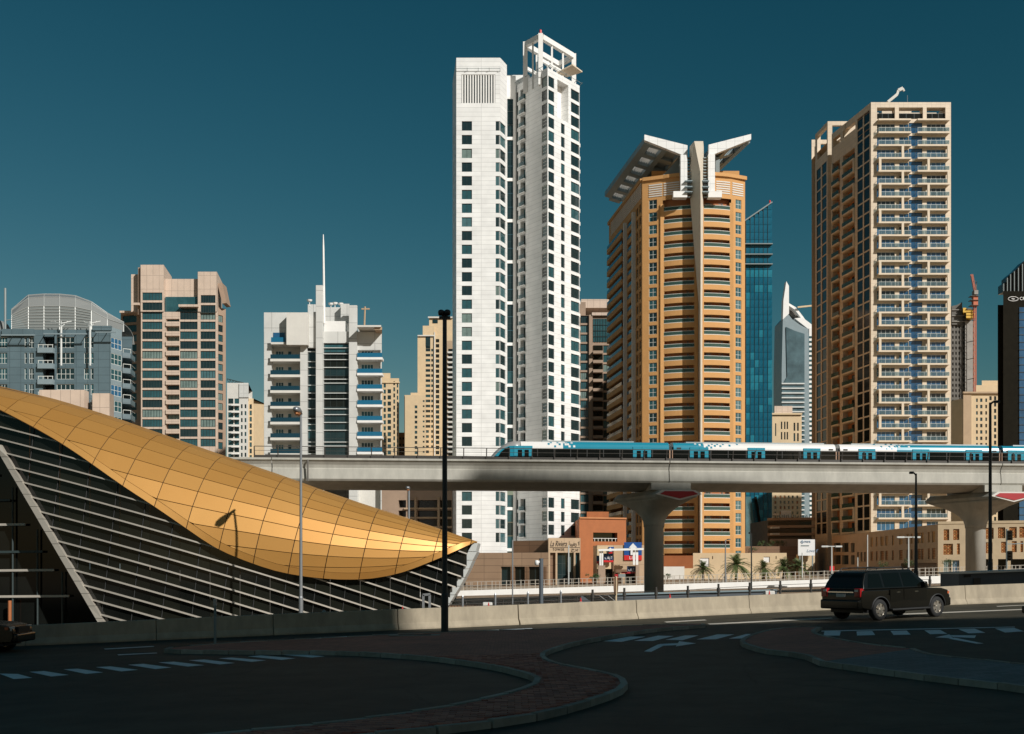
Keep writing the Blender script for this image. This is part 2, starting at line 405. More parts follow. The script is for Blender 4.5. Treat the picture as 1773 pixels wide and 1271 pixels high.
# ------------------------------------------------------------------ ground, roads and pavements
LOW = 1.40                                    # the highway lies a little lower than the near road
def sheet(name, xs, ys, dz, m):
    b = MB()
    for i in range(len(xs) - 1):
        for j in range(len(ys) - 1):
            b.quad(*[(x, y, gz(x) + dz) for x, y in ((xs[i], ys[j]), (xs[i + 1], ys[j]), (xs[i + 1], ys[j + 1]), (xs[i], ys[j + 1]))])
    return struct(name, b.mesh(name, m))
sheet('ground', [-3000, -250, 0, 250, 3000], [-1500, 0, 300, 3500], -LOW - 0.05, M['sand'])
BAR = [(-260, 1131), (45, 1117.5), (270, 1108), (472, 1099.5), (687, 1090.5), (895, 1081.5), (1099, 1071.5), (1294, 1062), (1481, 1053.5), (1668, 1046), (1850, 1039.5), (2420, 1019)]
BARW = [gp(*p) for p in BAR]
b = MB()
edge = [(-120, 26.5)] + [(p.x, p.y + 0.5) for p in BARW] + [(60, 89), (120, 135)]
for i in range(len(edge) - 1):
    (xa, ya), (xb, yb) = edge[i], edge[i + 1]
    b.quad((xa, -70, gz(xa)), (xb, -70, gz(xb)), (xb, yb, gz(xb)), (xa, ya, gz(xa)))
    b.quad((xa, ya, gz(xa)), (xb, yb, gz(xb)), (xb, yb, gz(xb) - 1.6), (xa, ya, gz(xa) - 1.6))
struct('road', b.mesh('road', M['asphalt']))
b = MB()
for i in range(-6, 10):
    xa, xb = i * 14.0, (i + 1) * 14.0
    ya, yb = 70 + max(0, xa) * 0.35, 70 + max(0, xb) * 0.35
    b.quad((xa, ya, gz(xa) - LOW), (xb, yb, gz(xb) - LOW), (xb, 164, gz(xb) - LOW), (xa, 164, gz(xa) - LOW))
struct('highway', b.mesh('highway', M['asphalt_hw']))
b = MB()
for y0 in (92, 102, 112, 122, 132, 142, 152, 160):
    for i in range(-9, 14):
        xa = i * 8.0 + (y0 % 5)
        xb = xa + (7.9 if y0 in (92, 160) else 3.0)
        if y0 > 72 + max(0, xb) * 0.35:
            b.quad((xa, y0, gz(xa) - LOW + .006), (xb, y0, gz(xb) - LOW + .006), (xb, y0 + .3, gz(xb) - LOW + .006), (xa, y0 + .3, gz(xa) - LOW + .006))
struct('highway_lane_lines', b.mesh('highway_lane_lines', M['paint_tan']))
sheet('far_pavement', [-90, 0, 60, 130], [166.5, 235], -LOW + 0.0, M['sand'])

def smooth_line(pts, step):
    """resample a polyline of ground points with a Catmull-Rom curve at an even step"""
    out = []
    P = [pts[0]] + list(pts) + [pts[-1]]
    for i in range(1, len(P) - 2):
        for k in range(12):
            t = k / 12.0
            a, b_, c, d = P[i - 1], P[i], P[i + 1], P[i + 2]
            out.append(0.5 * ((2 * b_) + (c - a) * t + (2 * a - 5 * b_ + 4 * c - d) * t * t + (3 * b_ - a - 3 * c + d) * t ** 3))
    out.append(P[-1])
    res = [out[0]]; acc = 0.0
    for p, q in zip(out, out[1:]):
        L = (q - p).length
        while acc + L >= step and L > 0:
            p = p + (q - p) * ((step - acc) / L); L = (q - p).length; acc = 0.0
            res.append(p.copy())
        acc += L
    if (out[-1] - res[-1]).length > .05: res.append(out[-1])
    return res
def inside(x, y, poly):
    c = False; j = len(poly) - 1
    for i in range(len(poly)):
        xi, yi = poly[i]; xj, yj = poly[j]
        if (yi > y) != (yj > y) and x < (xj - xi) * (y - yi) / (yj - yi) + xi:
            c = not c
        j = i
    return c
KH = 0.115
kerb_me = [MB().box(-0.432, 0.432, -0.062, 0.062, -0.05, KH).mesh('kerb_stone', M[k]) for k in ('kerb', 'kerb', 'kerb2', 'kerb3')]
def pavement(name, lines, kerbs, paver_lim, topmat, slope_ends=None):
    """lines: pixel polylines (at kerb-top height) that close one outline; kerbs: which of them carry kerb stones"""
    up = KH
    def g(px, py):
        e = EYE - up
        D = F * e / (py - HZ + SL * (px - CX)); x = wx(px, D)
        return Vector((x, D, 0))
    outl = []; kl = []
    for i, ln in enumerate(lines):
        w = [g(*p) for p in ln]
        s = smooth_line(w, 0.45) if i in kerbs else w
        outl += s
        if i in kerbs:
            kl.append(smooth_line(w, 0.90))
    poly = [(p.x, p.y) for p in outl]
    b = MB()
    b.poly([(x, y, gz(x) + KH - 0.018) for x, y in poly])
    me = b.mesh(name, topmat)
    # tessellate so that the sheet follows the tilt
    o = struct(name, me)
    for line in kl:
        for p, q in zip(line, line[1:]):
            if (q - p).length < .6: continue
            m_ = (p + q) / 2; d = q - p
            k = ob('kerb_stone', R.choice(kerb_me), o, (m_.x, m_.y, gz(m_.x) + R.uniform(-.004, .004)), math.atan2(d.y, d.x) + R.uniform(-.008, .008))
    return o, poly
L_TOP = [(-400, 1330), (-200, 1290)]
main_left = [(330, 1275), (372, 1269), (560, 1251), (668, 1237), (777, 1221), (885, 1197), (921, 1184), (932, 1177), (928, 1170), (907, 1163), (849, 1150), (740, 1136), (632, 1129), (560, 1127), (450, 1126.5), (338, 1125.5), (297, 1124.5), (284, 1122.5), (300, 1120)]
main_top = [(330, 1117.5), (420, 1111), (560, 1104), (700, 1097), (850, 1091), (1000, 1087), (1130, 1081), (1190, 1079.5)]
main_right = [(1216, 1079.3), (1225, 1080.5), (1205, 1082.5), (1150, 1087), (1101, 1093), (1011, 1108), (957, 1122), (941, 1130), (939, 1135), (948, 1142), (979, 1151), (1022, 1158), (1065, 1168), (1080, 1179), (1076, 1189), (1047, 1202), (957, 1228), (867, 1244), (740, 1259), (650, 1268), (500, 1284)]
pav, pav_poly = pavement('pavement', [main_left, main_top, main_right], (0, 1, 2), 27, M['paver_base'])
isl_a = [(1424, 1144), (1389, 1131), (1333, 1125), (1297.6, 1116), (1285, 1109), (1301, 1099), (1333, 1090), (1368, 1085.5), (1405, 1084), (1418, 1085.5), (1409, 1089.5), (1408, 1093), (1417, 1098), (1449, 1105), (1501, 1114), (1579, 1122)]
isl, isl_poly = pavement('traffic_island', [isl_a], (0,), 27, M['paver_base'])
isl_b0 = [(1579, 1122), (1612, 1132.5), (1690, 1140), (1773, 1149), (1900, 1164)]
isl_b1 = [(1900, 1212), (1773, 1187), (1640, 1172), (1520, 1157), (1424, 1144)]
islg, islg_poly = pavement('grey_pavement', [isl_b0, isl_b1], (0, 1), 0, M['grey_paving'])
# individual red pavers: the nearest 300 are parts, the others stay geometry in one piece
def pavers(owner, poly, lim):
    xs = [p[0] for p in poly]; ys = [p[1] for p in poly]
    cells = []
    y = max(13.0, min(ys))
    row = 0
    ins = 0.16
    while y < min(lim, max(ys)):
        x = min(xs) + (row % 2) * 0.11
        while x < max(xs):
            if abs(wx(0, y)) + 0.5 > abs(x) and all(inside(x + a * ins, y + c * ins, poly) for a in (-1, 1) for c in (-.8, .8)):
                cells.append((x, y))
            x += 0.22
        y += 0.11; row += 1
    cells.sort(key=lambda c: c[1] + abs(c[0]) * 0.02)
    pm = [MB().box(-.104, .104, -.049, .049, -.03, 0, 0).mesh('paver', mm) for mm in (M['paver'], M['paver2'], M['paver3'])]
    for (x, y) in cells[:300]:
        o = ob('paver', R.choice(pm), owner, (x, y, gz(x) + KH + R.uniform(-.004, .004)), R.uniform(-.02, .02))
    b = MB()
    for (x, y) in cells[300:]:
        z = gz(x) + KH + R.uniform(-.004, .004)
        mi = R.randrange(3)
        x0, x1, y0, y1 = x - .104, x + .104, y - .049, y + .049
        b.quad((x0, y0, z), (x1, y0, z), (x1, y1, z), (x0, y1, z), mi)
        b.quad((x0, y0, z - .02), (x1, y0, z - .02), (x1, y0, z), (x0, y0, z), mi)
        b.quad((x1, y0, z - .02), (x1, y1, z - .02), (x1, y1, z), (x1, y0, z), mi)
        b.quad((x0, y1, z - .02), (x0, y0, z - .02), (x0, y0, z), (x0, y1, z), mi)
    if b.f:
        o = ob('paver_field', b.mesh('paver_field', [M['paver'], M['paver2'], M['paver3']]), owner); o['kind'] = 'stuff'
M['paver2'] = mat("dark_red_paver", (0.31, 0.09, 0.06), 0.85, var=0.3, scale=2.2, bump=0.3)
M['paver3'] = mat("pale_red_paver", (0.50, 0.17, 0.115), 0.85, var=0.3, scale=2.2, bump=0.3)
pavers(pav, pav_poly, 29.0)
# road markings, 4 mm proud of the asphalt
def mark(name, polys, m=M['paint_line']):
    b = MB()
    for pl in polys:
        w = [gp(px, py, 0.005) for px, py in pl]
        if sum((p.x * q.y - q.x * p.y) for p, q in zip(w, w[1:] + w[:1])) < 0: w.reverse()
        b.poly(w)
    return struct(name, b.mesh(name, m))
c6 = lambda L: [(x / 2.955, 1060 + y / 2.955) for x, y in L]
c7 = lambda L: [(560 + x / 2.77, 1060 + y / 2.77) for x, y in L]
c8 = lambda L: [(1150 + x / 2.846, 1040 + y / 2.846) for x, y in L]
for q in ([(-190, 332), (-80, 334), (-30, 353), (-140, 360)], [(-5, 315), (92, 317), (165, 337), (70, 343)], [(150, 306), (225, 302), (352, 322), (262, 330)], [(325, 293), (398, 290), (528, 309), (440, 317)], [(490, 282), (565, 278), (708, 296), (620, 304)],
          [(655, 270), (735, 265), (878, 284), (795, 292)], [(810, 258), (890, 254), (1045, 272), (960, 279)], [(965, 247), (1045, 243), (1203, 261), (1125, 268)], [(1118, 237), (1185, 233), (1362, 247), (1290, 255)],
          [(1268, 227), (1335, 222), (1512, 237), (1440, 245)], [(1405, 215), (1480, 211), (1662, 227), (1595, 233)]):
    mark('crossing_stripe', [c6(q)])
for q in ([(1340, 140), (1470, 117), (1545, 118), (1430, 143)], [(1490, 138), (1605, 113), (1680, 115), (1580, 139)], [(1640, 133), (1735, 112), (1800, 112), (1722, 135)]):
    mark('crossing_stripe', [c7(q)])
for q in ([(160, 192), (262, 167), (345, 167), (255, 191)], [(318, 188), (405, 165), (470, 165), (400, 187)],
          [(790, 152), (870, 152), (865, 173), (785, 173)], [(948, 152), (1025, 150), (1040, 170), (950, 173)], [(1115, 150), (1195, 148), (1215, 168), (1130, 170)], [(1282, 147), (1360, 145), (1395, 164), (1310, 166)],
          [(1450, 142), (1530, 139), (1583, 159), (1500, 162)], [(1630, 138), (1725, 135), (1773, 152), (1680, 158)]):
    mark('crossing_stripe', [c8(q)])
mark('turn_arrow_marking', [c7([(1537, 189), (1605, 155), (1650, 152), (1572, 191)]), c7([(1612, 153), (1705, 149), (1705, 158), (1630, 162)]), c7([(1706, 140), (1788, 150), (1690, 165)])])
mark('turn_arrow_marking', [c8([(1335, 182), (1405, 167), (1425, 186)]), c8([(1408, 171), (1537, 172), (1530, 185), (1422, 180)]), c8([(1400, 188), (1430, 183), (1575, 212), (1540, 213)])])
mark('lane_line', [c8([(775, 149), (1728, 129), (1728, 132), (775, 153)])])
for q in ([(530, 188), (785, 174), (790, 177), (540, 191)], [(600, 217), (800, 208), (806, 211), (606, 221)], [(1530, 138), (1773, 124), (1773, 128), (1540, 141)]):
    mark('lane_line', [c6(q)])
for q in ([(0, 121), (112, 117), (116, 120), (0, 124)], [(780, 87), (1000, 77), (1003, 80), (785, 91)]):
    mark('lane_line', [c7(q)])
mark('lane_line', [[(1150, 1076.6), (1220, 1073), (1224, 1074.2), (1154, 1078)]], M['paint_tan'])
mark('lane_line', [[(1225, 1080), (1440, 1069.5), (1442, 1071), (1230, 1082)]], M['paint_tan'])
mark('lane_line', [[(1560, 1062.8), (1773, 1054.6), (1773, 1056), (1560, 1064.6)]], M['paint_tan'])
mark('lane_line', [[(1725, 1049.6), (1773, 1047.6), (1773, 1048.4), (1727, 1050.5)]], M['paint_tan'])

# ------------------------------------------------------------------ facades
class Bld:
    def __init__(s, name, label, cat, x, y, group=None):
        s.z = gz(x) - LOW - 0.05
        s.root = thing(name, label, cat, (x, y, s.z), 0, group)
        s.L = Vector((x, y, s.z))
    def add(s, name, mb, mats, parent=None):          # mesh given in world coordinates
        return ob(name, mb.mesh(name, mats), parent or s.root, (-s.L.x, -s.L.y, -s.L.z))
    def boxp(s, name, px0, px1, y0, y1, D, dep, m, zbase=None):
        z1 = wz(y0, D); z0 = wz(y1, D) if zbase is None else zbase
        x0, x1 = wx(px0, D), wx(px1, D); k = (D + dep) / D
        if dep < 5: return s.add(name, MB().box(x0, x1, D, D + dep, z0, z1), m)
        return s.add(name, MB().prism([(x0, D), (x1, D), (x1 * k if x1 < 0 else max(x1, x0 * k + .2), D + dep), (x0 * k if x0 > 0 else min(x0, x1 * k - .2), D + dep)], z0, z1), m)
    def plate(s, name, pts, D, dep, m):              # upright slab: an outline at distance D with a real depth
        n = [(wx(px, D), wz(py, D)) for px, py in pts]
        if sum(a[0] * c[1] - c[0] * a[1] for a, c in zip(n, n[1:] + n[:1])) < 0: n.reverse()
        return s.add(name, MB().rings([[(x, D + dep, z) for x, z in n], [(x, D, z) for x, z in n]]), m)
class Fac:
    def __init__(s, b, A, B):
        s.b = b; s.A = Vector(A); s.B = Vector(B); d = s.B - s.A
        s.len = d.length; s.U = d / s.len; s.I = Vector((-s.U.y, s.U.x)); s.ang = math.atan2(s.U.y, s.U.x)
        s.ops = []
    def u(s, px):
        k = (px - CX) / F
        return (k * s.A.y - s.A.x) / (s.U.x - k * s.U.y)
    def D(s, u): return s.A.y + s.U.y * u
    def z(s, py, u=None, px=None):
        if u is None: u = s.u(px)
        return wz(py, s.D(u))
    def put(s, me, name, u, z, d=0.0, parent=None):
        p = s.A + s.U * u + s.I * d
        return ob(name, me, s.b.root, (p.x - s.b.L.x, p.y - s.b.L.y, z - s.b.L.z), s.ang)
    def op(s, u0, u1, z0, z1, d, back=None):
        s.ops.append((max(0, u0), min(s.len, u1), z0, z1, d, back))
    def wall(s, z0, z1, m, name='wall', u0=0.0, u1=None, extra=None):
        u1 = s.len if u1 is None else u1
        ops = [o for o in s.ops if o[1] > u0 and o[0] < u1 and o[3] > z0 and o[2] < z1]
        rd = lambda v: round(v, 4)
        us = sorted({rd(u0), rd(u1)} | {rd(v) for o in ops for v in (max(o[0], u0), min(o[1], u1))})
        zs = sorted({rd(z0), rd(z1)} | {rd(v) for o in ops for v in (max(o[2], z0), min(o[3], z1))})
        mb = MB()
        col = {}
        for i in range(len(us) - 1):
            uc = (us[i] + us[i + 1]) / 2
            key = [o for o in ops if o[0] < uc < o[1]]
            run = None
            for j in range(len(zs) - 1):
                zc = (zs[j] + zs[j + 1]) / 2
                if any(o[2] < zc < o[3] for o in key):
                    if run is not None: mb.quad((us[i], 0, run), (us[i + 1], 0, run), (us[i + 1], 0, zs[j]), (us[i], 0, zs[j])); run = None
                elif run is None: run = zs[j]
            if run is not None: mb.quad((us[i], 0, run), (us[i + 1], 0, run), (us[i + 1], 0, zs[-1]), (us[i], 0, zs[-1]))
        for (a, c, e, f, d, back) in ops:
            mb.quad((a, 0, e), (c, 0, e), (c, d, e), (a, d, e)); mb.quad((a, d, f), (c, d, f), (c, 0, f), (a, 0, f))
            mb.quad((a, 0, e), (a, d, e), (a, d, f), (a, 0, f)); mb.quad((c, d, e), (c, 0, e), (c, 0, f), (c, d, f))
            if back is not None: mb.quad((a, d, e), (c, d, e), (c, d, f), (a, d, f), back)
        me = mb.mesh(name, [m] + (extra or []))
        o = ob(name, me, s.b.root, (s.A.x - s.b.L.x, s.A.y - s.b.L.y, -s.b.L.z), s.ang)
        return o
    # one window: a frame with a pane as its sub-part
    def window(s, u0, u1, z0, z1, d=0.2, cols=2, rows=1, fm=None, gl=None, name='window', t=0.07):
        w, h = round(u1 - u0, 3), round(z1 - z0, 3)
        fm = fm or M['frame_dk']; gl = gl or GT
        o = s.put(win_mesh(w, h, cols, rows, fm, t), name, u0, z0, d)
        ob('pane', pane_mesh(w, h, R.choice(gl)), o)
        return o
    def col(s, pa, pb, y0, pitch, n, hp, d=0.2, cols=2, rows=1, fm=None, gl=None, name='window', skip=None, t=0.07, opd=None):
        ua, ub = max(0.0, s.u(pa)), min(s.len, s.u(pb)); uc = (ua + ub) / 2
        h = hp / F * s.D(uc)
        for k in range(n):
            y = y0 + pitch * k
            if skip and skip(k, y): continue
            z1 = s.z(y, uc); z0 = z1 - h
            s.op(ua, ub, z0, z1, opd or d + 0.1)
            s.window(ua, ub, z0, z1, d, cols, rows, fm, gl, name, t)
GT = None
_wc = {}
def win_mesh(w, h, cols, rows, fm, t=0.07):
    k = ('w', w, h, cols, rows, fm.name, t)
    if k not in _wc:
        b = MB(); e = 0.05
        b.box(0, w, -e, 0, 0, t); b.box(0, w, -e, 0, h - t, h)
        b.box(0, t, -e, 0, t, h - t); b.box(w - t, w, -e, 0, t, h - t)
        for i in range(1, cols):
            x = w * i / cols; b.box(x - t / 2, x + t / 2, -e + .004, 0, t, h - t)
        for j in range(1, rows):
            z = h * j / rows; b.box(t, w - t, -e + .008, -.002, z - t / 2, z + t / 2)
        _wc[k] = b.mesh('window', fm)
    return _wc[k]
def pane_mesh(w, h, g):
    k = ('p', w, h, g.name)
    if k not in _wc:
        b = MB(); b.quad((0.02, -.012, .02), (w - .02, -.012, .02), (w - .02, -.012, h - .02), (.02, -.012, h - .02))
        _wc[k] = b.mesh('pane', g)
    return _wc[k]
def box_mesh(key, x0, x1, y0, y1, z0, z1, m):
    k = ('b', key, round(x0, 3), round(x1, 3), round(y0, 3), round(y1, 3), round(z0, 3), round(z1, 3), m.name)
    if k not in _wc: _wc[k] = MB().box(x0, x1, y0, y1, z0, z1).mesh(key, m)
    return _wc[k]
GT = [M['g_teal'], M['g_teal'], M['g_teal'], M['g_teal2'], M['g_dark'], M['g_dark'], M['g_dark'], M['g_curt']]
GB = [M['g_blue'], M['g_blue'], M['g_blue2'], M['g_dark']]
GD = [M['g_dark'], M['g_dark'], M['g_teal']]
GW = [M['g_teal'], M['g_teal2'], M['g_curt'], M['g_dark'], M['g_teal2']]
hid = lambda k, y: 772 < y < 838                      # rows that the train and the viaduct cover
def shell(b, poly, z1, m, done=(), roofm=None, z0=None):
    """plain walls for the edges without openings, and the roof; poly runs counter-clockwise"""
    z0 = b.z if z0 is None else z0
    n = len(poly)
    for i in range(n):
        if i in done: continue
        f = Fac(b, poly[i], poly[(i + 1) % n]); f.wall(z0, z1, m)
    b.add('roof', MB().poly([(x, y, z1 - .03) for x, y in poly]), roofm or m)
def rect(px0, px1, D, dep, narrow=0.0):
    x0, x1 = wx(px0, D), wx(px1, D)
    return [(x0, D), (x1, D), (x1 - narrow, D + dep), (x0 + narrow, D + dep)]
# ------------------------------------------------------------------ white twin-shaft tower
D0 = 277.0
B = Bld('apartment_tower', 'tall bright white tower with an open square frame on its roof', 'building', wx(900, D0), D0)
xl, xf, xc = wx(783.5, 291), wx(790, D0), wx(866, D0)
wp = [(xf, D0), (xc, D0), (wx(877.5, 281), 281), (wx(877.5, 281), 300), (xl, 300), (xl, 291)]
zL = wz(100, D0)
zpod = -1.0
f1, f2 = Fac(B, wp[0], wp[1]), Fac(B, wp[1], wp[2])
for k in range(31):
    y = 210 + 23.75 * k
    if hid(k, y): continue
    z1 = wz(y, D0); z0 = z1 - 2.25
    u0, u1 = f1.u(799.6), f1.u(817.2)
    f1.op(u0, u1, z0, z1, .35); f1.window(u0, u1, z0, z1, .25, 2, 1, None, GT, t=.06)
    u0, u1 = f1.u(858.3), f1.len - .06
    f1.op(u0, u1, z0, z1, .3); f1.window(u0, u1, z0, z1, .2, 2, 1, None, GT, 'corner_window', .06)
    u0, u1 = 0.06, f2.u(875.3)
    f2.op(u0, u1, z0, z1, .3); f2.window(u0, u1, z0, z1, .2, 2, 1, None, GT, 'corner_window', .06)
u0, u1 = f1.u(799), f1.u(857.5)
zt_, zb_ = wz(129, D0), wz(178.5, D0)
f1.op(u0, u1, zb_, zt_, .8, 1)
f1.wall(zpod, zL, M['white_clad'], extra=[M['bluegrey_lt']]); f2.wall(zpod, zL, M['white_clad'])
nl = 13
fin = box_mesh('louvre_fin', 0, .32, 0, .55, 0, zt_ - zb_, M['white'])
for i in range(nl):
    f1.put(fin, 'louvre_fin', u0 + .1 + (u1 - u0 - .5) * i / (nl - 1), zb_, .1)
fs = Fac(B, wp[5], wp[0])
for k in range(31):
    y = 210 + 23.75 * k
    if hid(k, y): continue
    z1 = wz(y, D0); z0 = z1 - 2.25
    for a in (.35, .72):
        u0 = fs.len * a - .8; u1 = u0 + 1.6
        fs.op(u0, u1, z0, z1, .3); fs.window(u0, u1, z0, z1, .2, 1, 1, None, GT, 'side_window')
fs.wall(zpod, zL, M['white_clad'])
shell(B, wp, zL, M['white_clad'], done=(0, 1, 5), roofm=M['white'], z0=zpod)
# recessed glazed slot between the shafts
sl0 = (wx(877.5, 287), 287.0); sl1 = (wx(893, 287), 287.0)
fslot = Fac(B, sl0, sl1)
zS = wz(131, 287)
ug0, ug1 = 0.1, fslot.u(888.5)
fslot.op(ug0, ug1, 4, wz(168, 287), .6)
fslot.wall(zpod, zS, M['white'])
pw = ug1 - ug0
for k in range(0, 34):
    y = 168 + 23.75 * k
    if hid(k, y): continue
    z1 = wz(y, 287)
    fslot.window(ug0, ug1, z1 - 3.35, z1 - .03, .4, 2, 2, M['frame_dk'], GD, 'slot_window', .05)
    if k % 3 == 0:
        fslot.put(box_mesh('slot_slab', 0, pw, -.05, .5, 0, .75, M['white']), 'slot_slab', ug0, z1 - .4, .1)
# right shaft turned on its corner
K = (wx(948, D0), D0); KL = (wx(891, 288), 288.0); KR = (wx(1003.5, 287.5), 287.5)
KB = (KR[0] + KL[0] - K[0], KR[1] + KL[1] - K[1] + 2)
fl, fr = Fac(B, KL, K), Fac(B, K, KR)
zR = wz(117, D0)
rail_me = {}
for k in range(34):
    y = 130 + 23.58 * k
    if hid(k, y): continue
    z1 = wz(y, D0); z0 = z1 - 2.45
    u0, u1 = fl.len - (fl.u(948) - fl.u(938.3)), fl.len - .06
    fl.op(u0, u1, z0, z1, .3)
    fl.window(u0, u1, z0, z1, .2, 1, 3 if k > 2 else 1, M['frame_wh'] if k > 2 else None, GT, 'corner_window', .14)
    u0, u1 = .06, fr.u(959.6)
    fr.op(u0, u1, z0, z1, .3); fr.window(u0, u1, z0, z1, .2, 2, 1, None, GD, 'corner_window', .06)
    u0, u1 = fr.u(988.6), fr.len - .1
    fr.op(u0, u1, z0, z1, .35); fr.window(u0, u1, z0, z1, .25, 2, 1, None, GD, 'window', .06)
    if k > 2:
        u0, u1 = fr.u(971.4), fr.u(977.8)
        fr.op(u0, u1, z0, z1, .35); fr.window(u0, u1, z0, z1, .25, 1, 1, None, GD, 'narrow_window', .08)
        fr.put(box_mesh('edge_balcony', 0, .9, 0, 1.6, 0, .9, M['white']), 'edge_balcony', fr.len, z0 - .9, .4)
    # balconies in the left face
    u0, u1 = fl.u(901), fl.u(909.8)
    zz = z0 - .3
    fl.op(u0, u1, zz, z1 + .1, 1.2)
    fl.window(u0, u1, zz, z1 + .1, 1.1, 2, 1, M['frame_gr'], GD, 'balcony_door', .07)
    bal = fl.put(box_mesh('balcony', -.1, u1 - u0 + .1, -.55, .3, 0, .22, M['white']), 'balcony', u0, zz - .24)
    ob('railing', box_mesh('railing', -.05, u1 - u0 + .05, -.52, -.46, .22, 1.2, M['rail_clear']), bal)
    u0, u1 = fl.u(894.6), fl.u(897.2)
    fl.op(u0, u1, z0, z1, .3); fl.window(u0, u1, z0, z1, .2, 1, 1, None, GD, 'narrow_window')
u0, u1 = fr.u(965), fr.u(984)
fr.op(u0, u1, wz(208, 282), wz(143, 282), 2.2, 1)
fl.wall(zpod, zR, M['white_clad']); fr.wall(zpod, zR, M['white_clad'], extra=[M['white']])
shell(B, [KL, K, KR, KB], zR, M['white_clad'], done=(0, 1), roofm=M['white'], z0=zpod)
B.boxp('rooftop_block', 878, 917, 130, 200, 290, 8, M['white'])
# open roof frame
fa, fb, fc = Vector((wx(936, 279.5), 279.5)), Vector((wx(909.5, 284), 284)), Vector((wx(993.5, 290.5), 290.5))
fd = fb + fc - fa
ztop = wz(59, 279.5); zb = zR - 3.2
mb = MB()
for p in (fa, fb, fc, fd):
    mb.box(p.x - .55, p.x + .55, p.y - .55, p.y + .55, zb, ztop)
def v3(p, z): return Vector((p.x, p.y, z))
for p, q in ((fa, fb), (fa, fc), (fb, fd), (fc, fd)):
    d = (q - p).normalized() * .56
    mb.beam(v3(p + d, ztop - .62), v3(q - d, ztop - .62), 1.0, 1.22)
B.add('roof_frame', mb, M['white'])
for p, q, n in ((fa, fc, 3), (fa, fb, 2), (fd, fb, 3)):
    for i in range(1, n):
        c = p + (q - p) * (i / n)
        B.add('frame_mullion', MB().box(c.x - .22, c.x + .22, c.y - .22, c.y + .22, zb, ztop - 1.24), M['white'])
c = fc + (fa - fc) * .33
for p, q in ((fb, fd), (fa, fc)):
    d = (q - p).normalized() * .56
    B.add('frame_tie', MB().beam(v3(p + d, ztop - 6.2), v3(p + (q - p) * .62, ztop - 6.2), .5, .8), M['white'])
cx_, cy_ = wx(986, 284), 284
z_ = wz(122, 284)
B.add('roof_canopy', MB().rings([[(cx_ - 3.1, cy_ - .4, z_ - .9), (cx_ + .6, cy_ - 2.6, z_ + .2), (cx_ + 3.2, cy_ + .6, z_ - .2), (cx_ - .5, cy_ + 2.6, z_ - .6)], [(cx_ - 3.1, cy_ - .4, z_ - .6), (cx_ + .6, cy_ - 2.6, z_ + .5), (cx_ + 3.2, cy_ + .6, z_ + .1), (cx_ - .5, cy_ + 2.6, z_ - .3)]]), M['beige_plain'])
B.add('warning_light', MB().lathe([(.28, 0), (.28, .9), (.1, 1.1)], (fa.x, fa.y, ztop), 8), M['red_lt'])
# roof edge rails with davit arms
for (p, q, z) in ((Vector((xf, D0)), Vector((xc, D0)), wz(124, D0)), (Vector(KL), Vector(K), zR), (Vector(K), Vector(KR), zR)):
    d = q - p; L = d.length; nrm = Vector((d.y, -d.x)).normalized()
    mb = MB()
    a, c_ = p + nrm * .6, q + nrm * .6
    mb.beam(v3(a, z + .5), v3(c_, z + .5), .08, .08)
    n = max(3, int(L / 2.2))
    for i in range(n + 1):
        m_ = p + d * (i / n)
        mb.beam(v3(m_, z + .05), v3(m_ + nrm * .9, z + .55), .09, .09)
    B.add('roof_rail', mb, M['frame_gr'])

# stone entrance podium of the white tower
P = Bld('tower_podium', 'brown panelled entrance building with a name sign, below the white tower', 'building', wx(900, 256), 256)
pA = (wx(806, 258), 258.0); pB_ = (wx(949.5, 252), 252.0); pC = (wx(1005, 253), 253.0)
f = Fac(P, pA, pB_)
ztp = wz(957, 255)
for pa, pb in ((867, 886), (889, 909), (915, 936)):
    u0, u1 = f.u(pa), f.u(pb)
    f.op(u0, u1, P.z, wz(981, 254), .7)
    f.window(u0, u1, P.z + .3, wz(981, 254), .6, 2, 1, M['frame_dk'], [M['g_black2'], M['g_dark']], 'shop_window', .1)
f.wall(P.z, ztp, M['brown_clad'])
for px in (887.5, 912, 943):
    f.put(box_mesh('pilaster', -.45, .45, -.02, .5, 0, wz(981, 254) - P.z - .01, M['brown_dk']), 'pilaster', f.u(px), P.z, .0)
shell(P, [pA, pB_, (pB_[0], 276.5), (pA[0], 276.5)], ztp, M['brown_clad'], done=(0,))
q0 = (wx(888, 262), 262.0); q1 = (wx(948.6, 257), 257.0)
f = Fac(P, q0, q1); f.wall(ztp - .05, wz(936, 259), M['brown_dk'])
shell(P, [q0, q1, (q1[0], 274), (q0[0], 274)], wz(936, 259), M['brown_dk'], done=(0,), z0=ztp - .05)
f = Fac(P, pB_, pC)
zsg = wz(931.5, 252.5); zgl = wz(957, 252.5)
M['sand_panel'] = panels("sand_panel", (0.48, 0.345, 0.22), 3.5, 3.2, .05, .03, .65, .5, .08)
for pa, pb, g in ((952.5, 962, M['brown_dk']), (965, 984, None), (985, 993.5, None), (996.5, 1003.5, None)):
    u0, u1 = f.u(pa), f.u(pb)
    if g is not None:
        f.op(u0, u1, P.z, zgl, .8, 1)
    else:
        f.op(u0, u1, P.z, zgl, .9)
        f.window(u0, u1, P.z, zgl, .8, 2, 3, M['frame_dk'], [M['g_teal'], M['g_dark']], 'entrance_glazing', .08)
f.wall(P.z, zsg, M['sand_panel'], extra=[M['brown_dk']])
shell(P, [pB_, pC, (pC[0], 276), (pB_[0], 276)], zsg, M['sand_panel'], done=(0,))
def ftext(f, body, px, py, size, m, name='lettering', **kw):
    u = f.u(px); p = f.A + f.U * u - f.I * .06
    return text(body, size, m, name, f.b.root, (p.x - f.b.L.x, p.y - f.b.L.y, wz(py, f.D(u)) - f.b.L.z), f.ang, **kw)
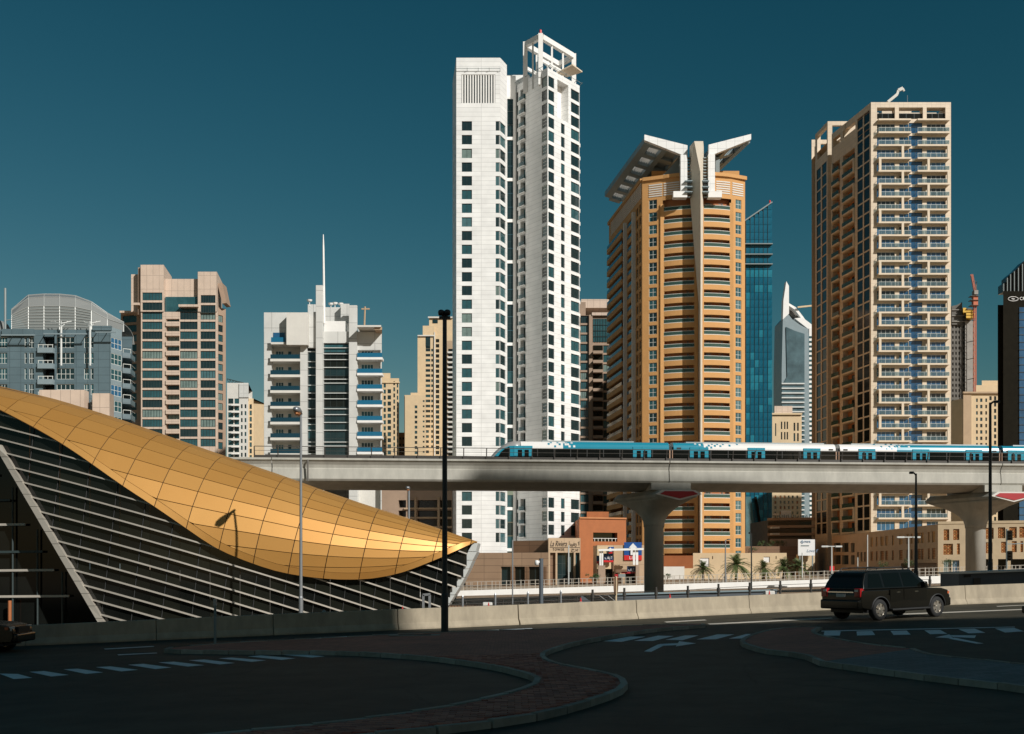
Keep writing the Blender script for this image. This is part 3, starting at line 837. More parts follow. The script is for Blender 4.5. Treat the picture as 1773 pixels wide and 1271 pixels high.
ftext(f, "La Riviera", 952.2, 945.8, 1.7, M['letter_dk'], shear=.35, fit=3.7)
ftext(f, "TOWER", 957, 953.6, .8, M['letter_dk'], space=1.3, fit=2.5)
ftext(f, "\uFE8D\uFEAE\uFEF4\uFEF4\uFED4\uFEF3\uFEAD \uFEFB", 985, 944.6, 1.35, M['letter_dk'], fit=2.3)
ftext(f, "\uFE9D\uFEAE\uFE91", 989, 953.2, .9, M['letter_dk'], fit=1.5)
f.put(box_mesh('sign_line', 0, f.u(1004) - f.u(952), -.08, 0, 0, .09, M['letter_dk']), 'sign_line', f.u(952), wz(948.4, 252.5))

# ------------------------------------------------------------------ ochre tower with the winged crown
B = Bld('apartment_tower', 'ochre orange tower with curved balconies and a white winged crown', 'building', wx(1200, 300), 300)
zO = wz(308, 300)
ox = [(1112, 301.5), (1147.5, 299.5)]
c0, c1, c2, c3, c4 = (wx(1112, 301.5), 301.5), (wx(1147.5, 299.5), 299.5), (wx(1208, 297), 297.0), (wx(1266, 298.5), 298.5), (wx(1290, 300.5), 300.5)
cl = (wx(1054.5, 340), 340.0)
fa_, fz_ = Fac(B, c0, c1), Fac(B, c3, c4)
n_or = 29
skO = lambda k, y: 775 < y < 832
fa_.col(1123.5, 1137.6, 346, 21.7, n_or, 15.8, .22, 2, 2, M['frame_wh'], [M['g_dark'], M['g_teal']], skip=skO, t=.09)
fz_.col(1273.6, 1283.6, 346, 21.7, n_or, 15.8, .22, 2, 2, M['frame_wh'], [M['g_teal'], M['g_teal2']], skip=skO, t=.09)
def bez(p, q, r, n):
    """n+1 points on the circle-like curve p..r that passes q in the middle"""
    P_, Q_, R_ = Vector(p), Vector(q), Vector(r); ctl = Q_ * 2 - (P_ + R_) / 2
    return [P_ * (1 - t) ** 2 + ctl * 2 * t * (1 - t) + R_ * t * t for t in [i / n for i in range(n + 1)]]
curve = bez(c1, (c2[0], 297.1), c3, 16)
def strip(pts, z0, z1, t, m, key):
    """curved band of thickness t behind the line pts, heights z0..z1 above its own origin at pts[0]"""
    mb = MB(); o = pts[0]
    rings = []
    for i, p in enumerate(pts):
        d = (pts[min(i + 1, len(pts) - 1)] - pts[max(i - 1, 0)]).normalized(); nrm = Vector((-d.y, d.x)) * t
        a, c = p - o, p - o + nrm
        rings.append([(a.x, a.y, z0), (a.x, a.y, z1), (c.x, c.y, z1), (c.x, c.y, z0)])
    mb.rings(rings)
    return mb.mesh(key, m)
def along(pts, a, c):
    """the stretch of curve between image columns a and c"""
    out = []
    N = 60
    for i in range(N * (len(pts) - 1) + 1):
        j, t = min(i // N, len(pts) - 2), 0
        t = i / N - j
        p = pts[j] + (pts[j + 1] - pts[j]) * t
        px = CX + p.x / p.y * F
        if a <= px <= c: out.append(p)
    k = max(1, len(out) // 8)
    return out[::k] + ([out[-1]] if (len(out) - 1) % k else [])
bays = [along(curve, 1148.5, 1204), along(curve, 1217, 1265)]
back = [[p + Vector((0, 1.5)) for p in b_] for b_ in bays]
PIT = 21.7 / F * 298
for bi, bay in enumerate(bays):
    org = bay[0]
    m_band = strip(bay, 0, 1.15, .35, M['orange'], 'balcony_parapet')
    m_slab = strip(bay, -.16, 0, 1.6, M['orange'], 'balcony_slab')
    m_lip = strip([p + Vector((0, -.12)) for p in bay], 1.15, 1.3, .5, M['offwhite'], 'ledge')
    m_gl = strip([p + Vector((0, .1)) for p in bay], 1.3, 2.12, .04, M['rail_glass_dk'], 'rail_glass')
    m_rl = strip([p + Vector((0, .06)) for p in bay], 2.12, 2.22, .12, M['offwhite'], 'handrail')
    w_ = (bay[-1] - bay[0]).length
    for k in range(n_or + 1):
        y = 346 + 21.7 * k
        if 783 < y < 830: continue
        z = wz(y + 17.5, 298) - 1.15
        o = ob('balcony_parapet', m_band, B.root, (org.x - B.L.x, org.y - B.L.y, z - B.L.z))
        ob('balcony_slab', m_slab, o); ob('ledge', m_lip, o); ob('rail_glass', m_gl, o); ob('handrail', m_rl, o)
        bk = back[bi]
        fb_ = Fac(B, bk[0], bk[-1])
        for q in range(R.choice((0, 0, 1, 1, 2))):       # a chair, a box or washing behind the rail
            p_ = bay[R.randrange(1, len(bay) - 2)]; s_ = R.uniform(.25, .5); h_ = R.uniform(.5, 1.1)
            ob('balcony_clutter', box_mesh('balcony_clutter', 0, round(s_, 1), .4, .8, 1.15, 1.15 + round(h_, 1), R.choice([M['white'], M['blue_sign'], M['cream_dk'], M['awning'], M['frame_gr']])), B.root, (p_.x - B.L.x, p_.y - B.L.y, z - B.L.z))
        nd = (.25, .62) if bi == 0 else (.12, .52)
        for q in nd:
            u = fb_.len * q
            fb_.window(u, u + fb_.len * (.2 if bi == 0 else .22), z + 1.2 + 0.0, z + 3.05, -.25, 2, 1, M['frame_gr'], [M['g_teal'], M['g_dark'], M['g_blue2']], 'balcony_door', .07)
    bk = back[bi]
    mb = MB()
    for p, q in zip(bk, bk[1:]):
        mb.quad(v3(p, B.z), v3(q, B.z), v3(q, zO), v3(p, zO))
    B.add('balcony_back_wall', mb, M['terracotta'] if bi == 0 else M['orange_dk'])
    for p, e in ((bay[0], -.5), (bay[-1], .5)):
        x0, x1 = sorted((p.x, p.x + e))
        B.add('pier', MB().box(x0 - .25, x1 + .25, p.y - .05, p.y + 2.6, B.z, zO - 7.0), M['orange'])
# attic band with white slats
zA0, zA1 = wz(341, 298.5), zO
mb = MB()
for p, q in zip(curve, curve[1:]):
    mb.quad(v3(p, zA0 - .6), v3(q, zA0 - .6), v3(q, zA1), v3(p, zA1))
B.add('attic_wall', mb, M['orange'])
cor = [Vector(c0) + Vector((0, -.5)), Vector(c1) + Vector((0, -.5))] + [p + Vector((0, -.6)) for p in curve[1:-1]] + [Vector(c3) + Vector((0, -.5)), Vector(c4) + Vector((.4, -.5))]
ob('cornice', strip(cor, 0, .9, 1.2, M['orange'], 'cornice'), B.root, (cor[0].x - B.L.x, cor[0].y - B.L.y, zO - .5 - B.L.z))
for (a, c) in ((1123, 1146.5), (1149, 1176), (1240, 1264), (1268, 1287)):
    ln = [p for p in along([Vector(c0), Vector(c1)] + curve[1:-1] + [Vector(c3), Vector(c4)], a, c)]
    ln = [p + Vector((0, -.12)) for p in ln]
    for j in range(6):
        z = wz(337 - 3.9 * j, 298.5)
        ob('slat', strip(ln, 0, .3, .1, M['offwhite'], 'slat'), B.root, (ln[0].x - B.L.x, ln[0].y - B.L.y, z - B.L.z))
fa_.wall(B.z, zO, M['orange']); fz_.wall(B.z, zO, M['orange'])
# shaded left flank
fl = Fac(B, cl, c0)
for pa, pb in ((1101.3, 1105), (1106.6, 1110)):
    ua, ub = fl.u(pa), fl.u(pb)
    for k in range(n_or):
        z1 = wz(346 + 21.7 * k, 300); z0 = z1 - 2.3
        fl.op(ua, ub, z0, z1, .5); fl.window(ua, ub, z0, z1, .4, 1, 2, M['frame_gr'], GD, 'side_window')
for bi, (pa, pb, out) in enumerate(((1087, 1098.6, .25), (1057, 1082.6, 1.1))):
    ua, ub = fl.u(pa), fl.u(pb)
    fl.op(ua, ub, B.z + 2, wz(352, 300), 1.8, 1)
    band = box_mesh('side_parapet', 0, ub - ua, -out, .15, 0, 1.15, M['orange'])
    slab = box_mesh('side_slab', 0, ub - ua, -out, 1.75, -.2, -.005, M['orange'])
    rg = box_mesh('side_rail', .05, ub - ua - .05, -out + .05, -out + .1, 1.15, 2.1, M['rail_blue'])
    for k in range(n_or + 1):
        z = wz(346 + 21.7 * k + 17.5, 300) - 1.15
        o = fl.put(band, 'side_parapet', ua, z); ob('side_slab', slab, o); ob('side_rail', rg, o)
        for q in range(3 if bi else 1):
            uu = ua + (ub - ua) * ((q + .25) / (3 if bi else 1)); wd = (ub - ua) * (.18 if bi else .5)
            fl.window(uu, uu + wd, z, z + 2.9, 1.7, 2, 1, M['frame_gr'], GD, 'side_door')
for px in (1085, 1099.8):
    fl.put(box_mesh('side_pilaster', -.5, .5, -.9, -.004, 0, wz(350, 300) - B.z, M['offwhite']), 'side_pilaster', fl.u(px), B.z)
fl.wall(B.z, zO, M['orange'], extra=[M['terracotta']])
for j in range(7):
    z = wz(337 - 3.9 * j, 300)
    fl.put(box_mesh('side_slat', fl.u(1058), fl.u(1110.5), -.12, 0, 0, .3, M['offwhite']), 'side_slat', 0, z)
fl.put(box_mesh('side_cornice', 0, fl.len - .3, -.5, .4, -.5, .4, M['orange']), 'side_cornice', 0, zO)
back_r = (c4[0] - 6, 340.0)
shell(B, [c0, c1] + [tuple(p) for p in curve[1:-1]] + [c3, c4, back_r, cl], zO, M['orange'], done=tuple(range(0, 2 + len(curve) - 2 + 1)) + (len(curve) + 3,))
# fin between the bays
lv = [(247, 1194, 1202, 1217.5, 1218.5), (300, 1193, 1212.5, 1214, 1218), (345, 1195.5, 1213, 1214.2, 1217.8), (430, 1202, 1213.2, 1214.4, 1217), (520, 1209.5, 1213, 1214.2, 1216.2), (1000, 1210.5, 1213, 1214.2, 1215.8)]
rings = []
for y, a, r0, r1, c in lv:
    z = wz(y, 294)
    rings.append([(wx(a, 296.8), 296.8, z), (wx(r0, 293), 293.0, z), (wx(r1, 293), 293.0, z), (wx(c, 296.8), 296.8, z)])
rings.reverse()
M['fin'] = mat("pale_fin_render", (0.66, 0.59, 0.48), 0.6, var=.05)
B.add('centre_fin', MB().rings(rings), M['fin'])
M['crown'] = panels("crown_panel", (.79, .79, .77), 2.2, 1.9, .06, .03, .7, .4, .06)
# white crown: uprights, wings with louvred canopies
for s, (a, c, bx0, bx1) in (('l', (1178.5, 1190, 1166, 1190)), ('r', (1226.5, 1238, 1226.5, 1250))):
    D_ = 295.2
    B.boxp('crown_upright', a, c, 268 if s == 'l' else 267, 331.5, D_, 1.6, M['crown'])
    B.boxp('crown_foot', bx0, bx1, 331, 341.5, D_ - .3, 2.2, M['white'])
    for j in range(14):
        y = 272 + j * 5.2
        x0, x1 = (1190.2, 1196) if s == 'l' else (1218, 1226.3)
        B.boxp('crown_slat', x0, x1, y, y + 2, D_ + .6, .8, M['frame_gr'])
    for y in (312, 322, 331):
        x0, x1 = (1186, 1199) if s == 'l' else (1214, 1228)
        B.boxp('crown_bracket', x0, x1, y, y + 1.6, D_ - 1.0, 1.8, M['bluegrey_lt'])
def wing(pi, po, yi, yo, Df, dvec, depth, beams, cell_m):
    """sloped canopy: inner and outer front corners in the picture, running back along dvec"""
    I0, O0 = Vector((wx(pi, Df), Df, wz(yi, Df))), Vector((wx(po, Df), Df, wz(yo, Df)))
    back_ = Vector((dvec[0], dvec[1], 0)).normalized() * depth
    t = Vector((0, 0, 1.5))
    # front fascia (white, deeper at the root)
    e = (O0 - I0)
    B.add('wing_fascia', MB().rings([[I0 + Vector((0, -.4, -1.6)), O0 + Vector((0, -.4, -.5)), O0 + Vector((0, -.4, .9)), I0 + Vector((0, -.4, 1.4))],
                                    [I0 + Vector((0, .9, -1.6)), O0 + Vector((0, .9, -.5)), O0 + Vector((0, .9, .9)), I0 + Vector((0, .9, 1.4))]]), M['crown'])
    mb = MB()
    for f0, f1 in ((0, .16), (.44, .56), (.84, 1.0)):
        a, c = I0 + e * f0, I0 + e * f1
        mb.rings([[a + Vector((0, .92, -.9)), c + Vector((0, .92, -.9)), c + Vector((0, .92, .5)), a + Vector((0, .92, .5))], [a + back_ + Vector((0, 0, -.9)), c + back_ + Vector((0, 0, -.9)), c + back_ + Vector((0, 0, .5)), a + back_ + Vector((0, 0, .5))]])
    B.add('wing_beam', mb, M['bluegrey_lt'])
    for j in range(beams + 1):
        q = back_ * (j / beams)
        q2 = q + back_ * (.32 / beams)
        if j == 0: q = q + Vector((0, .95, 0))
        mb = MB()
        for f0, f1 in ((.16, .44), (.56, .84)):
            a, c = I0 + e * f0, I0 + e * f1
            mb.rings([[a + q + Vector((0, 0, -.8)), c + q + Vector((0, 0, -.8)), c + q + Vector((0, 0, .4)), a + q + Vector((0, 0, .4))], [a + q2 + Vector((0, 0, -.8)), c + q2 + Vector((0, 0, -.8)), c + q2 + Vector((0, 0, .4)), a + q2 + Vector((0, 0, .4))]])
        B.add('wing_rib', mb, M['bluegrey_lt'])
        if j < beams:
            for (f0, f1, mm) in ((.16, .44, M['bluegrey_lt']), (.56, .84, cell_m)):
                if f0 < .5:
                    a, c = I0 + e * f0 + q2, I0 + e * f1 + q2; q3 = back_ * ((j + 1) / beams) - q2
                    B.add('wing_panel', MB().rings([[a, c, c + Vector((0, 0, .12)), a + Vector((0, 0, .12))], [a + q3, c + q3, c + q3 + Vector((0, 0, .12)), a + q3 + Vector((0, 0, .12))]]), mm)
                else:
                    for i in range(5):
                        f2 = f0 + (f1 - f0) * (i + .1) / 5; f3 = f0 + (f1 - f0) * (i + .7) / 5
                        a, c = I0 + e * f2 + q2, I0 + e * f3 + q2 + Vector((0, 0, .0)); q3 = back_ * ((j + 1) / beams) - q2
                        B.add('wing_slat', MB().rings([[a + Vector((0, 0, -.1)), c + Vector((0, 0, .35)), c + Vector((0, 0, .4)), a + Vector((0, 0, -.05))], [a + q3 + Vector((0, 0, -.1)), c + q3 + Vector((0, 0, .35)), c + q3 + Vector((0, 0, .4)), a + q3 + Vector((0, 0, -.05))]]), mm)
wing(1190, 1115.5, 262, 240, 297, (-6.6, 43), 44, 6, M['white'])
wing(1226.5, 1300, 261, 239, 297, (-4.0, 22), 22, 3, M['bluegrey_lt'])
B.plate('crown_screen', [(1140, 312), (1178, 270), (1178, 312)], 301, .4, M['frame_gr'])
B.boxp('crown_screen', 1239, 1246, 272, 308, 299, .5, M['frame_gr'])
B.boxp('rooftop_block', 1128, 1280, 296, 320, 309, 20, M['orange'])
# orange podium strip in front of the tower
Q = Bld('podium_building', 'low ochre and orange garden wall building behind the palms', 'building', wx(1230, 284), 284)
ft = Fac(Q, (wx(1146, 285), 285.0), (wx(1200, 283), 283.0)); ft.wall(Q.z, wz(962, 284), M['orange_dk'])
f = Fac(Q, (wx(1200, 283), 283.0), (wx(1362, 281), 281.0))
for pa, pb, ya, yb in ((1212, 1228, 966, 981), (1322, 1333, 964, 974)):
    f.op(f.u(pa), f.u(pb), wz(yb, 282), wz(ya, 282), .2, 1)
for px in (1233, 1343):
    f.op(f.u(px), f.u(px + 1.6), wz(968, 282), wz(963, 282), .3, 2)
for pa, pb in ((1215, 1240), (1262, 1290), (1300, 1322), (1330, 1352)):
    f.op(f.u(pa), f.u(pb), Q.z, wz(990, 282), 1.2, 2)
f.wall(Q.z, wz(957.5, 282), M['cream'], extra=[M['white'], M['brown_dk']])
shell(Q, [(wx(1146, 285), 285.0), (wx(1200, 283), 283.0), (wx(1362, 281), 281.0), (wx(1362, 281), 292.0), (wx(1146, 285), 292)], wz(961, 283), M['cream'], done=(0, 1))
Q.boxp('low_wall', 1148, 1185, 981, 1003, 262, 1.0, M['offwhite'])
Q.boxp('low_wall', 1185, 1352, 984, 1003, 266, .6, M['cream'])
for i, px in enumerate((1320, 1344, 1363)):
    Q.add('bollard_dome', MB().lathe([(.55, 0), (.55, 1.0), (.4, 1.4), (.1, 1.6)], (wx(px, 262), 262, Q.z + 1.0), 10), M['cream'])
# ------------------------------------------------------------------ beige balcony tower on the right
B = Bld('apartment_tower', 'beige grid tower with white rimmed balconies and blue glass on the right', 'building', wx(1570, 298), 298)
D_ = 298.0
zT = wz(177, D_)
a0, a1 = (wx(1508, D_), D_), (wx(1646.5, D_), D_)
aL = (wx(1440, 320), 320.0)
f = Fac(B, a0, a1)
zc = wz(186, D_)
for pa, pb in ((1518.5, 1549.5), (1556.5, 1598), (1604.5, 1637)):
    f.op(f.u(pa), f.u(pb), wz(206, D_), zc, 2.4)
npit = 31
zs = {k: wz(230.6 + 22.2 * k, D_) for k in range(-3, npit)}
vis = [k for k in range(npit) if not 770 < 230.6 + 22.2 * k < 835]
P2 = 22.2 / F * D_
for k in range(-1, npit):
    z0 = zs[k] - P2 + .0
    if k not in vis and k + 1 not in vis: continue
    y0 = 230.6 + 22.2 * k
    for (pa, pb, cols, nm) in ((1518.3, 1549.3, 4, 'window'), (1557, 1573, 2, 'window'), (1573.4, 1597, 2, 'blue_glazing'), (1604.6, 1637, 4, 'window')):
        u0, u1 = f.u(pa), f.u(pb)
        zt = z0 + P2 - (.95 if nm == 'window' else .65); zb = z0 + (.0 if nm == 'window' else .0)
        f.op(u0, u1, zb, zt, .3)
        f.window(u0, u1, zb, zt, .2, cols, 1, M['frame_wh'] if nm == 'window' else M['frame_dk'], GB if nm == 'window' else [M['g_blue'], M['g_blue']], nm, .07)
sl_l, sl_r = f.u(1575) - f.u(1518.8), f.u(1641.6) - f.u(1586)
for k in range(-1, npit):
    if k not in vis and k >= 0: continue
    for (pa, w, nm) in ((1518.8, sl_l, 0), (1586, sl_r, 1)):
        u0 = f.u(pa)
        o = f.put(box_mesh('balcony_slab', 0, w, -1.25, -.01, -.42, 0, M['beige_plain']), 'balcony_slab', u0, zs[k])
        if k < 0: continue
        ob('rail_glass', box_mesh('rail_glass', .1, w - .1, -1.18, -1.14, .06, 1.0, M['rail_clear']), o)
        mb_key = ('railf', nm)
        for q in range(R.choice((0, 0, 1, 1, 2))):
            x_ = R.uniform(.5, w - 1.2)
            ob('balcony_clutter', box_mesh('balcony_clutter', 0, R.choice((.4, .6, .9)), -.9, -.5, .02, R.choice((.5, .8, 1.0)), R.choice([M['white'], M['leaf'], M['cream_dk'], M['frame_gr'], M['terracotta']])), o, (x_, 0, 0))
        if mb_key not in _wc:
            r = MB(); r.box(0.04, w - .04, -1.20, -1.12, 1.0, 1.07)
            n_ = 5
            for i in range(n_ + 1):
                x = .06 + (w - .2) * i / n_
                r.box(x, x + .05, -1.19, -1.13, 0, 1.0)
            r.box(0.05, .10, -1.12, -.02, 1.0, 1.07); r.box(w - .10, w - .05, -1.12, -.02, 1.0, 1.07)
            _wc[mb_key] = r.mesh('handrail', M['frame_wh'])
        ob('handrail', _wc[mb_key], o)
    if k + 1 < npit and k + 1 in vis and k > 0:
        h = P2 - .42
        pxs = (1521.5, 1605) if k % 2 == 0 else (1560.5, 1639.5)
        for px in pxs:
            f.put(box_mesh('balcony_upright', -.3, .3, -1.24, -.7, 0.002, h - .002, M['beige_plain']), 'balcony_upright', f.u(px), zs[k + 1])
f.wall(B.z, zT, M['beige'])
# terrace rails and set-back wall behind the crown openings
for pa, pb in ((1518.5, 1549.5), (1556.5, 1598), (1604.5, 1637)):
    u0, u1 = f.u(pa), f.u(pb)
    f.window(u0, u1, wz(206, D_) + .02, wz(195, D_), .6, 3, 1, M['frame_dk'], [M['g_black2'], M['g_dark']], 'terrace_glazing', .1)
B.boxp('rooftop_block', 1527, 1578, 183, 214, 304, 8, M['beige'])
B.boxp('rooftop_block', 1462, 1500, 215, 240, 312, 10, M['beige'])
# roof beams over the left flank
zr2 = wz(232, 320)
fl = Fac(B, aL, a0)
zterr = zT - 6.4
for k in range(-2, npit):
    z0 = zs[k] - P2
    for pa, pb in ((1484.5, 1493.8), (1495.8, 1505.5)):
        u0, u1 = fl.u(pa), fl.u(pb)
        fl.op(u0, u1, z0 + .12, z0 + P2 - .25, .25)
        fl.window(u0, u1, z0 + .12, z0 + P2 - .25, .15, 1, 1, M['frame_dk'], [M['g_black2'], M['g_black'], M['g_black2']], 'flank_glazing', .05)
    for (pa, pb) in ((1441.2, 1454), (1459.5, 1480)):
        u0, u1 = fl.u(pa), fl.u(pb)
        if k > -1:
            fl.op(u0, u1, z0 + .0, z0 + P2 - .5, 1.5, 1)
            o = fl.put(box_mesh('flank_balcony', 0, u1 - u0, -.4, -.01, -.4, -.004, M['beige_plain']), 'flank_balcony', u0, z0)
            ob('flank_rail', box_mesh('flank_rail', .05, u1 - u0 - .05, -.36, -.31, 0, 1.05, M['rail_glass_dk']), o)
            if (k + (pa > 1450)) % 2 == 0:
                ob('flank_upright', box_mesh('flank_upright', 0 if pa < 1450 else u1 - u0 - .5, .5 if pa < 1450 else u1 - u0, -.39, -.02, .002, P2 - .402, M['beige_plain']), o)
            fl.window(u0 + (u1 - u0) * .35, u1 - .2, z0 + .02, z0 + P2 - .8, 1.45, 2, 1, M['frame_dk'], [M['g_black2'], M['g_dark']], 'flank_door', .06)
fl.op(fl.u(1484.5), fl.u(1505.5), zterr + 4.3, zT - 1.7, 1.2)
fl.op(fl.u(1459.5), fl.u(1481), zterr + 2.8, zT - 1.7, 1.2)
fl.op(fl.u(1442), fl.u(1455), zterr + 2.4, zT - 1.7, 1.2)
fl.wall(B.z, zT, M['beige'], extra=[M['terracotta']])
br = (a1[0] - 2.5, 322.0)
f3 = Fac(B, a1, br); f3.op(2, f3.len - 2, zterr + 3.0, zT - 1.7, 1.0); f3.wall(B.z, zT, M['beige'])
f4 = Fac(B, br, aL); f4.op(2, f4.len - 2, zterr + 3.0, zT - 1.7, 1.0); f4.wall(B.z, zT, M['beige'])
B.add('roof', MB().poly([(p[0], p[1], zterr) for p in (a0, a1, br, aL)]), M['beige_plain'])
for q in (.33, .66):
    y_ = 298 + 22 * q
    B.add('roof_beam', MB().box(a0[0] - 4.0 * q + .5, a1[0] - 2.5 * q - .4, y_ - .5, y_ + .5, zT - 1.68, zT - .02), M['beige_plain'])
# second, set-back shaft on the far left
b0, b1 = (wx(1411.5, 336), 336.0), (wx(1433, 326), 326.0)
zU = wz(210, 326)
b2 = (b1[0] + 12, 326.0)
fl = Fac(B, b0, b1)
for k in range(-1, npit):
    z0 = zs[k] - P2
    if z0 + P2 > wz(268, 330): continue
    for pa, pb in ((1414, 1421), (1423.2, 1431)):
        u0, u1 = fl.u(pa), fl.u(pb)
        fl.op(u0, u1, z0 + .12, z0 + P2 - .25, .25)
        fl.window(u0, u1, z0 + .12, z0 + P2 - .25, .15, 1, 1, M['frame_dk'], [M['g_black2'], M['g_black'], M['g_black2']], 'flank_glazing', .05)
fl.op(fl.u(1415), fl.u(1431.5), wz(268, 330), wz(226, 330), 1.0)
fl.wall(B.z, zU, M['beige'])
ff = Fac(B, b1, b2); ff.op(ff.u(1441), ff.u(1466), wz(247, 326), wz(217, 326), 1.0); ff.wall(B.z, zU, M['beige'])
b3 = (b2[0], 340.0); b4 = (b0[0], 340.0)
for p, q in ((b2, b3), (b3, b4)):
    g = Fac(B, p, q); g.op(1.5, g.len - 1.5, zU - 6, zU - 1.5, .8); g.wall(B.z, zU, M['beige'])
B.add('roof', MB().poly([(p[0], p[1], wz(255, 330)) for p in (b0, b1, b2, b3, b4)]), M['beige_plain'])
# cleaning crane arm on the roof
B.add('roof_crane', MB().beam(W(1537, 177, 306), W(1553, 164, 306), .7, .7).beam(W(1553, 164, 306), W(1555, 157, 306), .6, .6).beam(W(1555, 157, 306), W(1563, 153, 306), .6, .8).beam(W(1563, 153, 306), W(1565.5, 158, 306), .4, .4), M['offwhite'])
B.add('roof_antenna', MB().tube([W(1571, 178, 304), W(1571, 165, 304)], .08, 6), M['steel'])

# ------------------------------------------------------------------ white block with the mast (left of centre)
B = Bld('apartment_block', 'white block with a tall mast and blue glass balconies', 'building', wx(560, 250), 250)
D_ = 250.0
poly = rect(457, 661, D_, 26, 3.6)
zC = wz(574, D_)
f = Fac(B, poly[0], poly[1])
px2 = .125
sl = [622.5 + 27.2 * k for k in range(12)]
fz = [wz(y, D_) for y in sl]
bot = wz(960, D_)
f.op(f.u(470), f.u(520.5), bot, wz(598, D_), 2.2, 1)
f.op(f.u(619.5), f.u(659), bot, wz(606, D_), 1.6, 1)
f.op(f.u(533), f.u(549), bot, wz(596, D_), .6)
f.op(f.u(560.5), f.u(605), bot, wz(594, D_), .6)
f.wall(B.z, zC, M['cwhite'], extra=[M['offwhite']])
for k, z in enumerate(fz):
    if not 560 < sl[k] < 800 and k < 9: continue
    if k > 7: break
    u0 = f.u(469.2); w = f.u(521) - u0
    o = f.put(box_mesh('balcony', 0, w, -.9, 2.15, -.55, 0, M['offwhite']), 'balcony', u0, z)
    ob('rail_glass', box_mesh('rail_glass', .05, w - .1, -.85, -.8, 0.02, .95, M['rail_navy']), o)
    f.window(f.u(474), f.u(488), z, z + 2.2, 2.1, 3, 1, M['frame_wh'], GD, 'balcony_door', .09)
    f.window(f.u(495), f.u(502), z, z + 2.2, 2.1, 1, 1, M['frame_wh'], GD, 'balcony_door', .09)
    z2 = z + .3
    u0 = f.u(619.3); w = f.u(663) - u0
    o = f.put(box_mesh('balcony', 0, w, -1.1, 1.55, -.5, 0, M['white']), 'balcony', u0, z2)
    ob('rail_glass', box_mesh('rail_glass', .05, w - .05, -1.05, -1.0, .02, .95, M['rail_blue']), o)
    f.window(f.u(624), f.u(645), z2, z2 + 2.3, 1.5, 4, 1, M['frame_wh'], GD, 'balcony_door', .09)
for k in range(15):
    z1 = wz(596 + 13.6 * k, D_)
    for pa, pb, c in ((533, 549, 2), (560.5, 605, 4)):
        f.window(f.u(pa), f.u(pb), z1 - 1.68, z1, .4, c, 1, M['frame_dk'], [M['g_black2'], M['g_dark'], M['g_dark'], M['g_teal']], 'glass_band', .05)
        f.put(box_mesh('white_fin', 0, f.u(pb) - f.u(pa), -.02, .36, 0, .16, M['alu']), 'white_fin', f.u(pa), z1 - R.choice((.0, .45, .85)), 0)
for pa, pb, yt, pr in ((520.8, 533, 583, .8), (549, 560.5, 497, 1.6), (605, 619, 530, .8)):
    u0 = f.u(pa); w = f.u(pb) - u0
    f.put(box_mesh('pilaster', 0, w, -pr, -.003, 0, wz(yt, D_) - B.z, M['cwhite']), 'pilaster', u0, B.z)
shell(B, poly, zC, M['cwhite'], done=(0,))
for (nm, pa, pb, ya, yb, dd, dep) in (('rooftop_block', 457, 533, 541, 575, 250.03, 12), ('rooftop_block', 533, 549, 540, 602, 249.2, 12), ('penthouse', 561, 604, 532, 597, 254, 10), ('penthouse', 590, 605, 526, 560, 252, 6), ('penthouse', 533, 549, 527, 541, 256, 8)):
    if nm == 'penthouse' and pa == 561:
        B.boxp(nm, pa, pb, ya, 560, dd, dep, M['cwhite'])
        B.boxp(nm, pa, pb - 6, 556, 575, 250.1, 3, M['white'])
        B.boxp('penthouse_glazing', pa, pb - 8, 575.2, 590, 250.4, .5, M['g_blue'])
    else:
        B.boxp(nm, pa, pb, ya, yb, dd, dep, M['cwhite'])
B.boxp('rooftop_block', 496, 533, 541, 597, 247.6, 2.3, M['offwhite'])
o = B.boxp('balcony', 469, 494, 592.5, 596, 248.6, 1.3, M['offwhite'])
B.boxp('rail_glass', 469.3, 493.8, 584, 592.4, 248.7, .06, M['rail_blue'], None)
B.boxp('penthouse_glazing', 473, 493, 576, 592, 249.9, .05, M['g_blue'])
B.boxp('canopy', 618, 660, 563, 566, 246, 9, M['offwhite'])
B.boxp('canopy', 648, 661.5, 566.2, 571, 246.5, 8, M['cream_dk'])
B.boxp('penthouse', 620, 634, 566.2, 588, 253, 6, M['cwhite'])
B.boxp('penthouse_glazing', 634.2, 656, 569, 588, 253.2, 6, M['g_black2'])
B.add('mast', MB().tube([W(561.5, 560, 249.3), W(560, 430, 249.3), W(559.8, 406, 249.3)], [.28, .2, .09], 8), M['white'])
for px, y in ((536, 521), (573, 527), (580, 526), (590, 527)):
    p = W(px, y, 256)
    B.add('satellite_dish', MB().tube([p + Vector((0, 0, -1.2)), p], .08, 6).lathe([(.05, -.3), (.5, -.1), (.62, .25), (.55, .25)], p, 10), M['white'])
p = W(631, 563, 252)
B.add('antenna_pole', MB().tube([p, W(632, 531, 252)], .2, 6).beam(W(626, 535, 252), W(640, 535, 252), .3, .3), M['cream_dk'])

